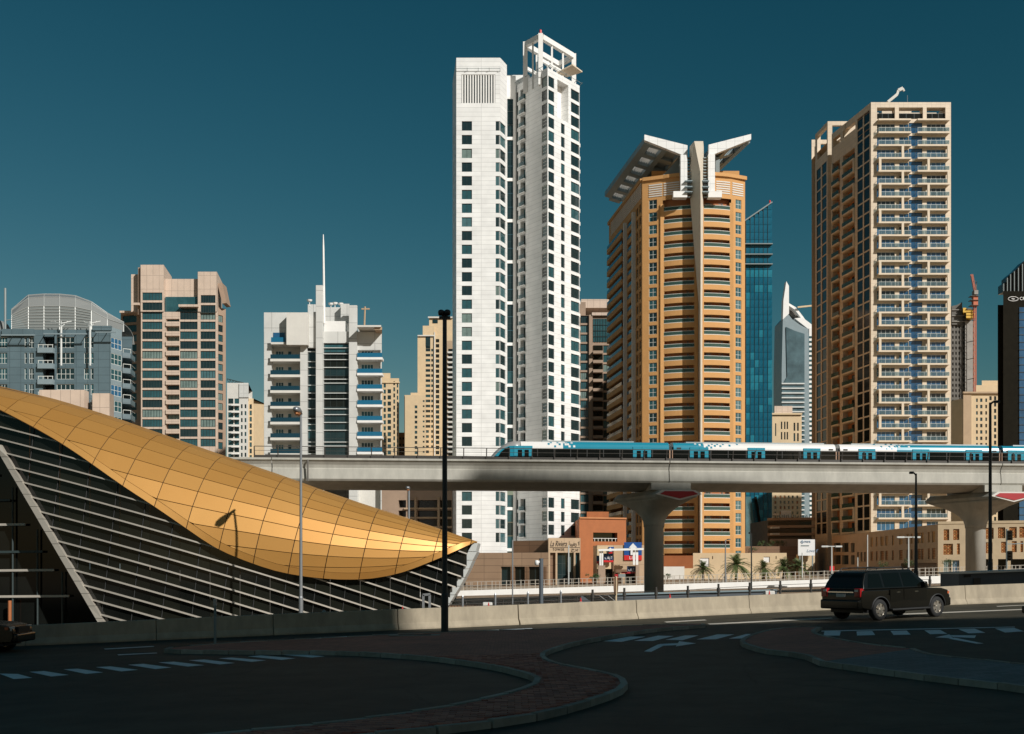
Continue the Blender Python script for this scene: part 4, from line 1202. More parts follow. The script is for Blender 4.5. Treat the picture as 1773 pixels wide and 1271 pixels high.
# ------------------------------------------------------------------ grey block with the caged dome
B = Bld('apartment_block', 'blue grey block with a pale caged dome on its roof', 'building', wx(100, 250), 250)
D_ = 250.0
poly = [(wx(-60, D_), D_), (wx(192, D_), D_), (wx(211, 253.5), 253.5), (wx(210.8, 276), 276), (wx(-60, D_), 276)]
zD = wz(571, D_)
f, fc = Fac(B, poly[0], poly[1]), Fac(B, poly[1], poly[2])
rows = [583.5 + 27.2 * k for k in range(10)]
for k, y in enumerate(rows):
    if y > 745: break
    z1 = wz(y, D_); z0 = z1 - 2.35
    for pa, pb, c, r in ((-2, 12.5, 3, 2), (42.5, 46.5, 1, 2), (50.5, 58.8, 2, 2), (98, 128.5, 4, 2), (145.5, 154, 2, 2), (157, 162, 1, 2)):
        if y > 680 and pa < 60: continue
        u0, u1 = f.u(pa), f.u(pb)
        f.op(u0, u1, z0, z1, .35); f.window(u0, u1, z0, z1, .22, c, r, M['frame_wh'], [M['g_dark'], M['g_teal'], M['g_dark']], 'window', .09)
    u0, u1 = f.u(191) - .02 - (f.u(200) - f.u(192)) * .0, f.len - .03
    u0 = f.u(182) if False else f.u(191)
    for fx, a, c_ in ((fc, .05, fc.len - .05),):
        fx.op(a, c_, z0, z1, .3); fx.window(a, c_, z0, z1, .1, 3, 2, M['frame_wh'], [M['g_blue2'], M['g_teal'], M['g_cyan2']], 'corner_window', .1)
    # recessed balcony with a bent parapet
    u0, u1 = f.u(74), f.u(94.5)
    f.op(u0, u1, z0 - .9, z1 + .1, 1.8, 1)
    o = f.put(box_mesh('balcony', -.8, u1 - u0, -.9, .2, -1.0, .1, M['bluegrey_lt']), 'balcony', u0, z0 - .2)
    ob('handrail', box_mesh('handrail', -.7, u1 - u0, -.85, -.78, .65, .78, M['frame_wh']), o)
    for i in range(4):
        ob('rail_post', box_mesh('rail_post', -.06, .06, -.85, -.78, .1, .65, M['frame_wh']), o, ((u1 - u0 + .5) * i / 3 - .6, 0, 0))
    # stepped side balconies on the right
    p = (wx(214, 256), 256)
    o = B.add('side_balcony', MB().prism([(wx(212, 256), 256), (wx(226, 257), 257), (wx(234, 262), 262), (wx(212, 262), 262)], z0 - 1.0, z0 + .15), M['bluegrey'])
    B.add('side_rail', MB().tube([(wx(213, 256), 256.1, z0 + 1.0), (wx(226, 257), 257.1, z0 + 1.0), (wx(233.6, 262), 262, z0 + 1.0)], .07, 5).tube([(wx(213, 256), 256.1, z0 + .1), (wx(213, 256), 256.1, z0 + 1)], .06, 5).tube([(wx(226, 257), 257.1, z0 + .1), (wx(226, 257), 257.1, z0 + 1)], .06, 5), M['frame_wh'])
f.wall(B.z, zD, M['bluegrey'], extra=[M['g_black2']]); fc.wall(B.z, zD + .6, M['bluegrey_lt'])
shell(B, poly, zD, M['bluegrey'], done=(0, 1))
B.add('side_wall', MB().prism([(wx(210.5, 263), 263), (wx(229, 263), 263), (wx(228.8, 276), 276), (wx(210.5, 276), 276)], B.z, wz(583, 263)), M['bluegrey'])
for pa, pb in ((68, 133), (160, 190)):
    B.boxp('pink_panel', pa, 146 if pa < 100 else pb, 675 if pa < 100 else 681, 760, 247.2, 2.6, M['pinkbeige'])
B.boxp('parapet', 160, 192, 564, 572, 249.7, .9, M['bluegrey']); B.boxp('parapet', 3, 58, 569.5, 581, 249.4, .5, M['bluegrey'])
for x0, x1, y in ((2, 60, 579), (75, 150, 577), (165, 200, 574)):
    B.boxp('roof_pipe', x0, x1, y, y + 2, 247.6, .3, M['bluegrey_lt'])
    for px in range(int(x0), int(x1), 18):
        B.add('pipe_bracket', MB().beam(W(px, y + 1, 247.7), W(px + 2, y + 3, 250.0), .12, .12), M['bluegrey_lt'])
# dome: a faceted cage of panels and ribs
prof = [(20, 570), (20, 540), (31, 523), (47, 514.5), (80, 512), (104, 512.5), (138, 516), (162, 528), (188, 546), (214, 561), (214, 570)]
cl_x = [20, 49, 76, 103, 130, 158, 186, 214]
def top_at(px):
    for (a, ya), (c, yc) in zip(prof[1:], prof[2:]):
        if a <= px <= c: return ya + (yc - ya) * ((px - a) / max(c - a, .01))
    return 570
secs = []
for px in cl_x:
    t = top_at(px) if px > 20 else 540
    r = []
    for j in range(9):
        a = math.pi * j / 8
        dp = 261 - 9.5 * math.cos(a) * (1.0 if px < 170 else .75)
        hh = wz(570, 251) + (wz(t, 261) - wz(570, 251)) * (math.sin(a) ** .62 if 0 < j < 8 else 0)
        hh = EYE + (hh - EYE) * (1 if j < 4 else 1)
        r.append(Vector((wx(px, dp) if dp < 261 else wx(px, 261), dp, hh)))
    secs.append(r)
M['dome_steel'] = mat("dome_steel", (0.42, 0.43, 0.41), 0.45, 0.2, var=.05)
M['mesh_panel'] = clear("perforated_sheet", (0.27, 0.28, 0.27), 0.88)
M['mesh_panel2'] = clear("lattice_sheet", (0.24, 0.26, 0.25), 0.78)
dome = ob('dome_cage', None, B.root, (0, 0, 0)) if False else None
for i in range(len(secs) - 1):
    for j in range(8):
        q = [secs[i][j], secs[i + 1][j], secs[i + 1][j + 1], secs[i][j + 1]]
        B.add('dome_panel', MB().quad(*q), M['mesh_panel2'] if j in (0, 7) and i < 5 else M['mesh_panel'])
for r in secs:
    B.add('dome_rib', MB().tube(r, .10, 6), M['dome_steel'])
for j in (1, 2, 3, 4):
    B.add('dome_ring', MB().tube([s_[j] + Vector((0, -.04, .02)) for s_ in secs], .08, 6), M['dome_steel'])
mb = MB()
for i in range(5):
    for q in range(1, 8):
        a = secs[i][0].lerp(secs[i][1], q / 8); c = secs[i + 1][0].lerp(secs[i + 1][1], q / 8)
        mb.beam(a + Vector((0, -.1, 0)), c + Vector((0, -.1, 0)), .05, .1)
o = B.add('dome_lattice', mb, M['dome_steel']); o['kind'] = 'stuff'
mb = MB()
for px in range(60, 135, 5):
    mb.box(wx(px, 255), wx(px + 2, 255), 255, 255.6, zD - .2, zD + R.uniform(.8, 2.2))
o = B.add('rooftop_plant', mb, M['cream_dk']); o['kind'] = 'stuff'
for px in (106, 156):
    p0, p1 = W(px, 633, 248.6), W(px, 566, 248.6)
    mb = MB().tube([p0, p1], .22, 8)
    for dx in (-7, 0, 7):
        mb.beam(p1, W(px + dx * 1.6, 556, 250), .14, .14)
    for dx in (-18, 18):
        mb.beam(p1 + Vector((0, 0, .8)), W(px + dx, 556, 250), .12, .12)
    B.add('dome_prop', mb, M['alu'])
B.add('roof_mast', MB().tube([W(9, 571, 252), W(9, 499, 252)], .25, 6).beam(W(9, 555, 252), W(20, 553, 252), .15, .15), M['frame_gr'])
S_ = [Vector((wx(-12, 258), 258, 0))]
B.add('small_dome', MB().lathe([(2.9, 0), (2.7, 1.2), (2.0, 2.4), (1.0, 3.1), (.1, 3.3)], (wx(-2, 256), 256, zD), 14), M['mesh_panel'])
# ------------------------------------------------------------------ pink beige twin block (left)
B = Bld('apartment_block', 'pinkish beige block with two roof towers and rows of teal windows', 'building', wx(310, 390), 390)
D_ = 390.0
poly = rect(244, 377, D_, 30, 8.2)
zB_ = wz(540, D_)
f = Fac(B, poly[0], poly[1])
rows = [506 + 16.9 * k for k in range(17)]
for pa, pb, c in ((246, 281, 7), (311.5, 342, 6), (347, 373, 5)):
    f.col(pa, pb, 540, 16.9, 14, 13.4, .35, c, 1, M['frame_dk'], GT, t=.16, name='window')
ur, ul = f.u(287.5), f.u(310.5)
f.op(ur, ul, wz(790, D_), wz(552, D_), 1.6, 1)
for k in range(14):
    z = wz(558 + 16.9 * k, D_)
    f.put(box_mesh('balcony', 0, ul - ur, -.5, 1.5, -.75, .75, M['pinkbeige']), 'balcony', ur, z - .6)
    f.window(ur + .2, ul - .2, z + .3, z + 2.3, 1.5, 3, 1, M['frame_dk'], GT, 'balcony_door', .12)
f.wall(B.z, zB_, M['pinkbeige'], extra=[M['brown_tower']])
shell(B, poly, zB_, M['pinkbeige'], done=(0,))
for pa, pb, ya, dep in ((244, 284, 459, 16), (343, 376, 471, 14)):
    bx = wx(pa, D_), wx(pb, D_)
    g = Fac(B, (bx[0], D_ - .4), (bx[1], D_ - .4))
    a_, c_ = (246.5, 281) if pa < 300 else (347.5, 373)
    g.col(a_, c_, 506.5 if pa < 300 else 511, 17.2, 2, 13.6, .3, 6, 1, M['frame_dk'], GT, t=.16)
    zt = wz(ya, D_)
    g.wall(zB_, zt, M['pinkbeige'])
    shell(B, [(bx[0], D_ - .4), (bx[1], D_ - .4), (bx[1] - dep * .13, D_ + dep), (bx[0], D_ + dep)], zt, M['pinkbeige'], done=(0,), z0=zB_ - .01)
B.boxp('rooftop_block', 284, 343, 483, 516, 392, 14, M['pinkbeige'])
B.boxp('penthouse_glazing', 286, 343, 514, 540.5, 391.2, 1, M['g_teal'])
B.boxp('balcony', 309, 342.5, 527, 531, 388.3, 3, M['pinkbeige'])
B.boxp('rooftop_block', 239, 244, 463, 545, 391, 8, M['brown_tower'])
B.boxp('rooftop_block', 227, 239, 475, 540, 394, 12, M['pinkbeige'])
B.boxp('balcony', 231, 241, 524, 528, 389, 4, M['pinkbeige'])
B.plate('roof_canopy', [(376.5, 491), (384.5, 489.5), (392, 524.5), (385, 525.5)], 392, 6, M['brown_tower'])
g = Fac(B, (wx(377, 393), 393.0), (wx(391, 396), 396.0))
g.col(378, 386, 546, 16.9, 14, 12, .3, 2, 1, M['frame_dk'], GT, t=.12)
g.wall(B.z, wz(533, 394), M['brown_tower'])
shell(B, [(wx(377, 393), 393.0), (wx(391, 396), 396.0), (wx(390.8, 415), 415), (wx(377, 415), 415)], wz(533, 394), M['pinkbeige'], done=(0,))
g = Fac(B, (wx(209, 402), 402.0), (wx(244, 399), 399.0))
g.col(212, 236.5, 546, 16.9, 11, 12.4, .35, 5, 1, M['frame_dk'], GT, t=.14)
g.wall(B.z, wz(540, 400), M['brown_tower'])
shell(B, [(wx(209, 402), 402.0), (wx(244, 399), 399.0), (wx(244, 399), 415), (wx(209, 402), 415)], wz(540, 400), M['pinkbeige'], done=(0,))
B.boxp('eave', 207, 238, 538, 541.5, 398.6, 4, M['pinkbeige'])

# ------------------------------------------------------------------ simpler towers further back
def simple(name, label, px0, px1, yt, D, dep, wm, cols, group=None, ybot=None, narrow=0.0):
    b = Bld(name, label, 'building', wx((px0 + px1) / 2, D), D, group)
    narrow = max(narrow, (px0 - CX) / F * dep + .1 if px0 > CX else 0, (CX - px1) / F * dep + .1 if px1 < CX else 0)
    poly = rect(px0, px1, D, dep, narrow)
    f = Fac(b, poly[0], poly[1])
    for c in cols:
        f.col(*c[:6], **(c[6] if len(c) > 6 else {}))
    zt = wz(yt, D)
    f.wall(b.z, zt, wm)
    shell(b, poly, zt, wm, done=(0,))
    return b, f
def kw(d=.3, cols=1, rows=1, fm=None, gl=None, **k): return dict(d=d, cols=cols, rows=rows, fm=fm, gl=gl or GD, **k)
b, f = simple('apartment_tower', 'narrow white tower with an empty lattice roof edge beside the pinkish block', 393, 430, 663, 500, 24, M['offwhite'],
              [(395, 404, 690, 12, 10, 9, kw(cols=2)), (406, 414, 690, 12, 10, 9, kw()), (417, 420, 700, 12, 9, 7, kw()), (423.5, 426.5, 700, 12, 9, 7, kw())])
for k in range(10):
    o = f.put(box_mesh('balcony', 0, f.u(415) - f.u(402), -1.6, 0, -.3, .0, M['white']), 'balcony', f.u(402), wz(702 + 12 * k, 500))
b.boxp('rooftop_block', 414, 430.5, 664, 688, 499.5, 12, M['cwhite'])
mb = MB()
for i in range(6):
    mb.beam(W(393 + 5 * i, 657 + i, 502), W(398 + 5 * i, 664, 502), .2, .2); mb.beam(W(398 + 5 * i, 664, 502), W(398 + 5 * i, 658 + i, 502), .2, .2)
mb.beam(W(393, 656, 502), W(422, 663, 502), .3, .3)
b.add('roof_truss', mb, M['frame_dk'])
simple('apartment_tower', 'slim cream tower with a round cap behind the narrow white tower', 430, 439, 690, 520, 20, M['cream'], [(432, 436, 700, 11, 9, 8, kw(cols=1))])
simple('apartment_tower', 'dark glass sliver of a tower left of the white mast block', 436, 447, 703, 540, 20, M['brown_tower'], [(437.5, 445.5, 707, 11, 9, 9, kw(cols=3, gl=[M['g_black2']]))])
simple('apartment_tower', 'tan tower sliver touching the left edge of the white mast block', 446, 460, 698, 560, 20, M['cream_dk'], [(449, 452, 705, 11, 8, 6, kw()), (455, 458, 705, 11, 8, 6, kw())])
GR_ = 'cream apartment towers far behind the viaduct'
b, f = simple('apartment_tower', 'cream tower with an arched crown right behind the white mast block', 660, 691, 655, 540, 22, M['cream'],
              [(664, 668, 664, 10.6, 12, 7, kw()), (671, 677, 674, 10.6, 11, 7, kw(cols=2)), (681, 684, 660, 10.6, 12, 7, kw()), (687, 689.5, 664, 10.6, 12, 7, kw())], GR_)
b.boxp('rooftop_block', 660, 676, 646, 660, 541, 14, M['cream']); b.boxp('cornice', 659, 692, 661, 663, 539.5, 1, M['cream'])
simple('apartment_tower', 'low tan building between two cream towers', 688, 703, 749, 560, 20, M['cream_dk'], [(691, 694, 757, 11, 5, 4, kw()), (697, 700, 757, 11, 5, 4, kw())], GR_)
b, f = simple('apartment_tower', 'tallest cream tower, stepped at the top, left of the white tower', 723, 784, 580, 550, 30, M['cream'],
              [(737, 745, 590, 8.8, 2, 5, kw(cols=2)), (737, 745, 604, 8.8, 16, 4.6, kw(cols=2)), (746.5, 749.5, 604, 8.8, 20, 4.6, kw()), (754.5, 760.5, 587, 8.8, 23, 6, kw(cols=2, gl=[M['g_dark'], M['g_black2']])),
               (737.5, 742.5, 692, 8.8, 11, 4.6, kw(cols=2)), (731.5, 734, 692, 8.8, 11, 3, kw())], GR_)
b.boxp('rooftop_block', 743, 784, 549, 582, 551, 24, M['cream'])
b.boxp('roof_window', 749, 758, 553, 559.5, 550.8, .3, M['g_dark']); b.boxp('cornice', 741, 784, 548, 550.5, 550, 1, M['offwhite'])
b.boxp('rooftop_block', 732, 752, 564, 582, 549.6, 20, M['cream']); b.boxp('tall_window', 737, 745, 580, 600, 549.9, .1, M['g_dark'])
b.boxp('pilaster', 751.5, 753.2, 575, 800, 549.3, .6, M['offwhite']); b.boxp('cornice', 723, 752, 580, 582, 549.2, .6, M['offwhite'])
b, f = simple('apartment_tower', 'lower cream wing standing in front of the tallest cream tower', 701, 737, 684, 535, 14, M['cream'],
              [(718, 722.5, 702, 8.8, 10, 5, kw(cols=2)), (732, 735, 693, 8.8, 11, 3, kw())], GR_)
b.boxp('rooftop_block', 711, 736, 680, 688, 536, 10, M['cream']); b.boxp('pilaster', 700, 712, 684, 800, 536, 8, M['cream_dk'])  # darker left strip: shade of the side face put into the colour
b, f = simple('apartment_tower', 'ribbed grey balcony edge squeezed against the left side of the white tower', 774, 787, 590, 480, 20, M['cream_dk'], [(776, 784, 604, 8.6, 22, 4.5, kw(gl=[M['g_black2']]))], GR_)
for k in range(22):
    f.put(box_mesh('balcony', 0, 2.6, -1.0, 0, -.5, .2, M['offwhite']), 'balcony', f.u(775), wz(610 + 8.6 * k, 480))
# brown tower between the white and the ochre ones
b, f = simple('apartment_tower', 'brown tower with teal bays between the white and ochre towers', 1000, 1064, 546, 380, 28, M['brown_tower'],
              [(1005, 1019, 546.5, 16.3, 24, 13, kw(cols=4, fm=M['frame_dk'], gl=GT, d=.4, skip=hid)), (1044.5, 1062, 598, 16.3, 21, 13, kw(cols=3, fm=M['frame_dk'], gl=GT, d=.3, skip=hid))])
b.boxp('tall_glazing', 1027, 1062, 552, 592, 379.8, .15, M['g_teal'])
for px in (1031, 1035, 1039, 1044, 1049, 1055): b.boxp('mullion', px, px + .5, 552, 592, 379.65, .14, M['frame_dk'])
for y in (562, 572, 582): b.boxp('mullion', 1027, 1062, y, y + .5, 379.5, .14, M['frame_dk'])
for k in range(22):
    y = 607 + 16.3 * k
    if hid(k, y): continue
    o = b.boxp('balcony', 1027, 1044, y, y + 5, 377.6, 2.3, M['brown_tower']); b.boxp('balcony_recess', 1027.2, 1043.8, y - 9, y - .2, 379.7, .2, M['g_black2'])
b.boxp('rooftop_block', 1006, 1064, 518, 533, 386, 14, M['pinkbeige']); b.boxp('cornice', 1025, 1064, 541, 546, 379, 1.5, M['pinkbeige'])
b.boxp('rooftop_block', 1003, 1014, 523, 546.2, 381, 6, M['brown_tower']); b.boxp('pilaster', 1020, 1026, 545, 960, 379.3, .6, M['brown_tower'])

# ------------------------------------------------------------------ blue glass wedge tower
B = Bld('glass_tower', 'blue glass tower with a slanted top right of the ochre tower', 'building', wx(1314, 400), 400)
D_ = 400.0
x0, x1 = wx(1284, D_), wx(1337, D_)
zl, zr = wz(386, D_), wz(350, D_)
f = Fac(B, (x0, D_), (x1, D_))
B.add('wall', MB().rings([[(x0, D_ + 30, B.z), (x1 - 5, D_ + 30, B.z), (x1 - 5, D_ + 30, zr), (x0, D_ + 30, zl)], [(x0, D_ + .3, B.z), (x1, D_ + .3, B.z), (x1, D_ + .3, zr), (x0, D_ + .3, zl)]]), M['g_cyan'])
nc = 7
for i in range(nc):
    ua, ub = f.len * i / nc, f.len * (i + 1) / nc
    ztop = zl + (zr - zl) * (i / nc)
    for k in range(46):
        y = 350 + 13.0 * k
        z1 = wz(y, D_); z0 = z1 - 13.0 / F * D_
        if z0 > ztop or hid(k, y) or i == 0: continue
        zz = min(z1, ztop)
        g = M['g_cyan2'] if (y > 459 and R.random() < .22) or 459 < y < 475 else M['g_cyan']
        f.put(pane_mesh(round(ub - ua, 3), round(zz - z0 - .08, 3), g), 'pane', ua, z0, R.uniform(.02, .10))
    if i:
        B.add('mullion', MB().box(x0 + ua - .03, x0 + ua + .03, D_ - .12, D_ + .1, B.z, ztop), M['frame_dk'])
for y in (421, 439, 456):
    B.boxp('sunshade', 1289, 1338, y, y + 1.6, D_ - 1.2, 1.4, M['frame_gr'])
B.add('edge_trim', MB().beam((x0, D_ - .1, zl), (x1, D_ - .1, zr), .5, .4), M['frame_gr'])
B.add('fold_trim', MB().beam(W(1308, 860, 399.3), W(1322, 945, 399.3), .8, .3), M['black_stone'])
B.add('fold_facet', MB().rings([[tuple(W(1291, 860, 399.7)), tuple(W(1291, 955, 399.7)), tuple(W(1312, 955, 399.7)), tuple(W(1300, 860, 399.7))], [tuple(W(1291, 860, 399.5)), tuple(W(1291, 955, 398.9)), tuple(W(1312, 955, 399.3)), tuple(W(1300, 860, 399.5))]]), M['g_teal2'])
B.add('warning_light', MB().lathe([(.3, 0), (.3, .8), (.1, 1)], (x1 - .6, D_ + 1, zr), 8), M['red_lt'])

# ------------------------------------------------------------------ white curved tower with the spike
B = Bld('office_tower', 'white curved tower with a blade spike and a hollow top, far behind', 'building', wx(1385, 450), 450)
B.plate('blade', [(1361.5, 487), (1366, 495), (1366.2, 543), (1355.5, 553), (1356.5, 520)], 449, 3, M['white'])
B.plate('frame_wall', [(1355.5, 553), (1364, 543), (1372, 553), (1386, 563), (1400, 570), (1402, 800), (1402, 960), (1353, 960), (1353.5, 640)], 450, 14, M['bluegrey_lt'])
B.plate('dark_glazing', [(1361, 566), (1377, 573), (1393, 578), (1393, 960), (1354, 960), (1354, 668), (1363, 652)], 449.6, .5, M['grey_glass'])
B.plate('curved_beam', [(1366, 525), (1378, 532), (1386, 542), (1396, 556), (1411, 567), (1411, 572), (1394, 560), (1383, 545), (1376, 536), (1366, 529)], 452, 2, M['white'])
B.plate('roof_slope', [(1376, 551), (1390, 550), (1411, 566), (1411, 574), (1400, 570)], 450.5, 6, M['white'])
B.plate('roof_plant', [(1366, 529), (1376, 537), (1390, 551), (1376, 551), (1366, 543)], 455, 4, M['conc_dk'])
B.boxp('wing_wall', 1401, 1422, 568, 960, 450.2, 16, M['white'])
for k in range(48):
    y = 582 + 8.1 * k
    if hid(k, y): continue
    B.boxp('ribbon_window', 1401.5, 1408, y, y + 3, 449.95, .3, M['g_teal'])
    if y > 655: B.boxp('floor_fin', 1353.5, 1393, y, y + 2.2, 449.0, .7, M['alu'])
B.add('roof_crane', MB().beam(W(1381, 532, 451), W(1410, 529, 451), .5, .6), M['cream'])
b, f = simple('apartment_block', 'small cream block with tall slot windows in front of the curved white tower', 1337, 1388, 716, 420, 20, M['cream'],
              [(1342, 1344, 733, 0, 1, 22, kw()), (1352, 1354.5, 730, 18, 2, 13, kw()), (1357.5, 1360, 730, 18, 2, 13, kw()), (1362, 1364.5, 730, 18, 2, 13, kw()), (1374, 1377, 732, 18, 2, 14, kw()), (1380, 1383, 732, 18, 2, 14, kw())]
              + [(p_, p_ + 3, 858, 9.2, 7, 5, kw(gl=[M['g_dark'], M['lattice']])) for p_ in (1341, 1350, 1357, 1364, 1371, 1379)])
b.boxp('rooftop_block', 1341, 1372, 703, 718, 422, 12, M['pinkbeige']); b.boxp('cornice', 1336, 1389, 715, 718, 419.3, 1, M['cream'])

# ------------------------------------------------------------------ dark car park, dark garden wall, billboard
B = Bld('car_park', 'dark slatted car park with planted terraces behind the palms', 'building', wx(1380, 345), 345)
f = Fac(B, (wx(1330, 346), 346.0), (wx(1424, 340), 340.0))
f.wall(B.z, wz(900, 343), M['conc_dk'])
for y, yy in ((904, 912), (918, 926), (930, 938)):
    f.put(box_mesh('slat_opening', 0, f.len, -.15, 0, 0, wz(y, 343) - wz(yy, 343), M['g_black2']), 'slat_opening', 0, wz(yy, 343))
for y in (901, 914, 927.5):
    f.put(box_mesh('ledge', 0, f.len, -1.4, .0, 0, .75, M['brown_tower']), 'ledge', 0, wz(y, 343))
for y in (912, 923, 934):
    B.boxp('white_balcony', 1337, 1350, y, y + 3, 338, 3, M['offwhite'])
B.boxp('white_balcony', 1338, 1349, 889, 892, 340, 5, M['offwhite']); B.boxp('stair_house', 1352, 1370, 884, 899, 345, 8, M['white'])
shell(B, [(wx(1330, 346), 346.0), (wx(1424, 340), 340.0), (wx(1424, 340), 372), (wx(1330, 346), 372)], wz(900, 343), M['conc_dk'], done=(0,))
B.boxp('garden_wall', 1290, 1385, 946, 975, 320, 3, M['brown_dk'], B.z)
B.boxp('terrace_wall', 1334, 1412, 933, 975, 326, 8, M['brown_tower'], B.z)
B.boxp('pale_wall', 1382, 1411, 960, 1000, 302, 2, M['sandstone'], B.z)
for i in range(18):
    px = 1342 + i * 4
    B.add('roof_railing', MB().tube([W(px, 900, 344), W(px + R.uniform(-1.5, 1.5), 893 - R.uniform(0, 3), 344)], .12, 5), M['frame_gr'])
T = Bld('billboard', 'white advertising hoarding with a diamond logo and blue script', 'billboard', wx(1397, 300), 300)
fT = Fac(T, (wx(1382, 300), 300.0), (wx(1411, 300), 300.0))
T.boxp('panel', 1382, 1411, 934, 962, 300, .4, M['sign_white']); T.boxp('support', 1384, 1386, 962, 1000, 300.05, .3, M['frame_gr'], T.z); T.boxp('support', 1406, 1408, 962, 1000, 300.05, .3, M['frame_gr'], T.z)
M['script_blue'] = mat("script_blue", (0.12, 0.20, 0.30), 0.5, var=.02)
p = W(1389, 938.5, 299.9)
for dx, dz in ((-.28, 0), (.28, 0), (0, .28), (0, -.28)):
    T.add('logo', MB().beam(p + Vector((dx - .14, 0, dz)), p + Vector((dx + .14, 0, dz)), .05, .26), M['script_blue'])
ftext(fT, "PRIME", 1392.5, 939.8, .72, M['script_blue'], ext=.01, fit=1.6)
ftext(fT, "Love E", 1396, 956, 1.05, M['script_blue'], ext=.01, shear=.4)
T.boxp('print_line', 1387, 1401, 944, 945.6, 299.9, .05, M['frame_gr'])

# ------------------------------------------------------------------ unfinished tower, its crane, cream block, black tower
B = Bld('unfinished_tower', 'raw grey concrete tower under construction with yellow formwork on top', 'building', wx(1668, 500), 500)
D_ = 500.0
poly = rect(1630, 1683, D_, 26, 9.8)
f = Fac(B, poly[0], poly[1])
for px in (1648.5, 1654, 1659.5, 1667, 1675):
    f.col(px, px + 2.6, 545, 9.2, 24, 5.0, d=.5, cols=1, fm=M['conc_dk'], gl=[M['g_black2']], name='opening', t=.2)
f.wall(B.z, wz(534, D_), M['conc_dk'])
shell(B, poly, wz(534, D_), M['conc_dk'], done=(0,))
B.boxp('shear_wall', 1671, 1688, 556, 1000, 499, 12, M['conc'], B.z)
B.plate('core_wall', [(1648, 530), (1657, 528), (1666, 523), (1666, 562), (1648, 562)], 499.2, 8, M['conc_dk'])
for y in (536, 546, 556): B.boxp('floor_edge', 1648, 1670, y, y + 1, 498.6, .8, M['conc'])
for y in (536, 541.5, 546.5): B.boxp('formwork', 1673, 1688, y, y + 4, 496, 5, M['yellow'])
B.boxp('formwork', 1667.5, 1673, 533, 541, 496, 5, M['yellow'])
K_ = Bld('tower_crane', 'orange red construction crane rising beside the unfinished tower', 'crane', wx(1688.5, 495), 495)
mb = MB()
x0, x1 = wx(1686.6, 495), wx(1690.4, 495); w_ = x1 - x0
zlo, zhi = K_.z, wz(511, 495)
for x in (x0, x1):
    for y in (495, 495 + w_): mb.box(x - .1, x + .1, y - .1, y + .1, zlo, zhi)
n = 90
for i in range(n):
    za, zb2 = zlo + (zhi - zlo) * i / n, zlo + (zhi - zlo) * (i + 1) / n
    s_ = (x0, x1) if i % 2 else (x1, x0)
    mb.beam((s_[0], 495, za), (s_[1], 495, zb2), .1, .1); mb.beam((x0, 495, zb2), (x1, 495, zb2), .1, .1)
    mb.beam((s_[0], 495 + w_, zb2), (s_[1], 495 + w_, za), .1, .1)
K_.add('mast', mb, M['crane'])
K_.add('climbing_frame', MB().box(x0 - .5, x1 + .5, 494.4, 495 + w_ + .5, wz(530, 495), wz(513, 495)), M['crane'])
for y in (529, 520, 513): K_.add('platform', MB().box(x0 - 1.8, x1 + .8, 493.8, 495 + w_ + 1, wz(y, 495) - .15, wz(y, 495)), M['conc_dk'])
K_.add('cab', MB().box(x0 - .1, x1 + .6, 494.4, 497, wz(510, 495), wz(503, 495)), M['conc'])
mb = MB()
a, c = W(1688, 505, 495), W(1682.3, 475, 495)
for dy in (-.4, .4):
    for dx in (-.35, .35): mb.beam(a + Vector((dx, dy, 0)), c + Vector((dx, dy, 0)), .16, .16)
for i in range(14):
    p, q = a.lerp(c, i / 14), a.lerp(c, (i + 1) / 14)
    mb.beam(p + Vector((-.35, -.4, 0)), q + Vector((.35, -.4, 0)), .1, .1); mb.beam(p + Vector((.35, .4, 0)), q + Vector((-.35, .4, 0)), .1, .1)
K_.add('jib', mb, M['crane'])
K_.add('a_frame', MB().beam(W(1689, 505, 495), W(1690.5, 488, 495), .2, .2).beam(W(1691, 505, 495), W(1690.5, 488, 495), .2, .2).beam(W(1690.5, 488, 495), W(1687, 486, 495), .15, .15), M['conc_dk'])
for y in (590, 620, 655): K_.add('wall_tie', MB().beam(W(1673, y + 3, 498), W(1687, y, 495.4), .25, .25), M['conc_dk'])
b, f = simple('apartment_block', 'cream stepped block in front of the unfinished tower', 1668, 1732, 678, 460, 26, M['cream'],
              [(1671, 1673.5, 690, 11, 10, 6, kw()), (1677, 1679, 690, 11, 10, 6, kw()), (1690, 1693, 690, 11, 10, 6, kw()), (1697, 1701, 690, 11, 22, 6, kw(cols=2)), (1706, 1709, 690, 11, 22, 6, kw()), (1713, 1717, 686, 11, 22, 7, kw(cols=2, gl=[M['g_dark'], M['lattice']])), (1721, 1725, 686, 11, 22, 7, kw())])
b.boxp('rooftop_block', 1690, 1732, 667, 680, 459.5, 20, M['cream']); b.boxp('rooftop_block', 1700, 1728, 659, 670, 461, 14, M['cream']); b.boxp('cornice', 1668, 1733, 678, 681, 459, 1.2, M['cream_dk'])
b.boxp('pilaster', 1668, 1682, 684, 990, 459.4, .6, M['cream_dk'])
B = Bld('black_tower', 'black hotel tower with an oval logo at the right edge', 'building', wx(1790, 330), 330)
B.boxp('wall', 1737, 1900, 504, 1000, 330, 24, M['black_stone'], B.z)
B.boxp('side_block', 1727.5, 1737, 528, 1000, 332, 18, M['black_stone'], B.z)
B.plate('upper_block', [(1738, 505), (1738, 491), (1744, 486), (1744, 480), (1750, 474), (1760, 466), (1773, 452), (1900, 452), (1900, 505)], 338, 4, M['g_black2'])
for px, yt in ((1737.5, 491), (1744, 481), (1749.5, 475), (1756, 470), (1763, 464), (1770, 457), (1777, 453)): B.boxp('upper_mullion', px, px + 1, yt, 504, 337.3, .6, M['frame_gr'])
B.boxp('glass_strip', 1765, 1790, 532, 950, 329.8, .3, M['g_blue'])
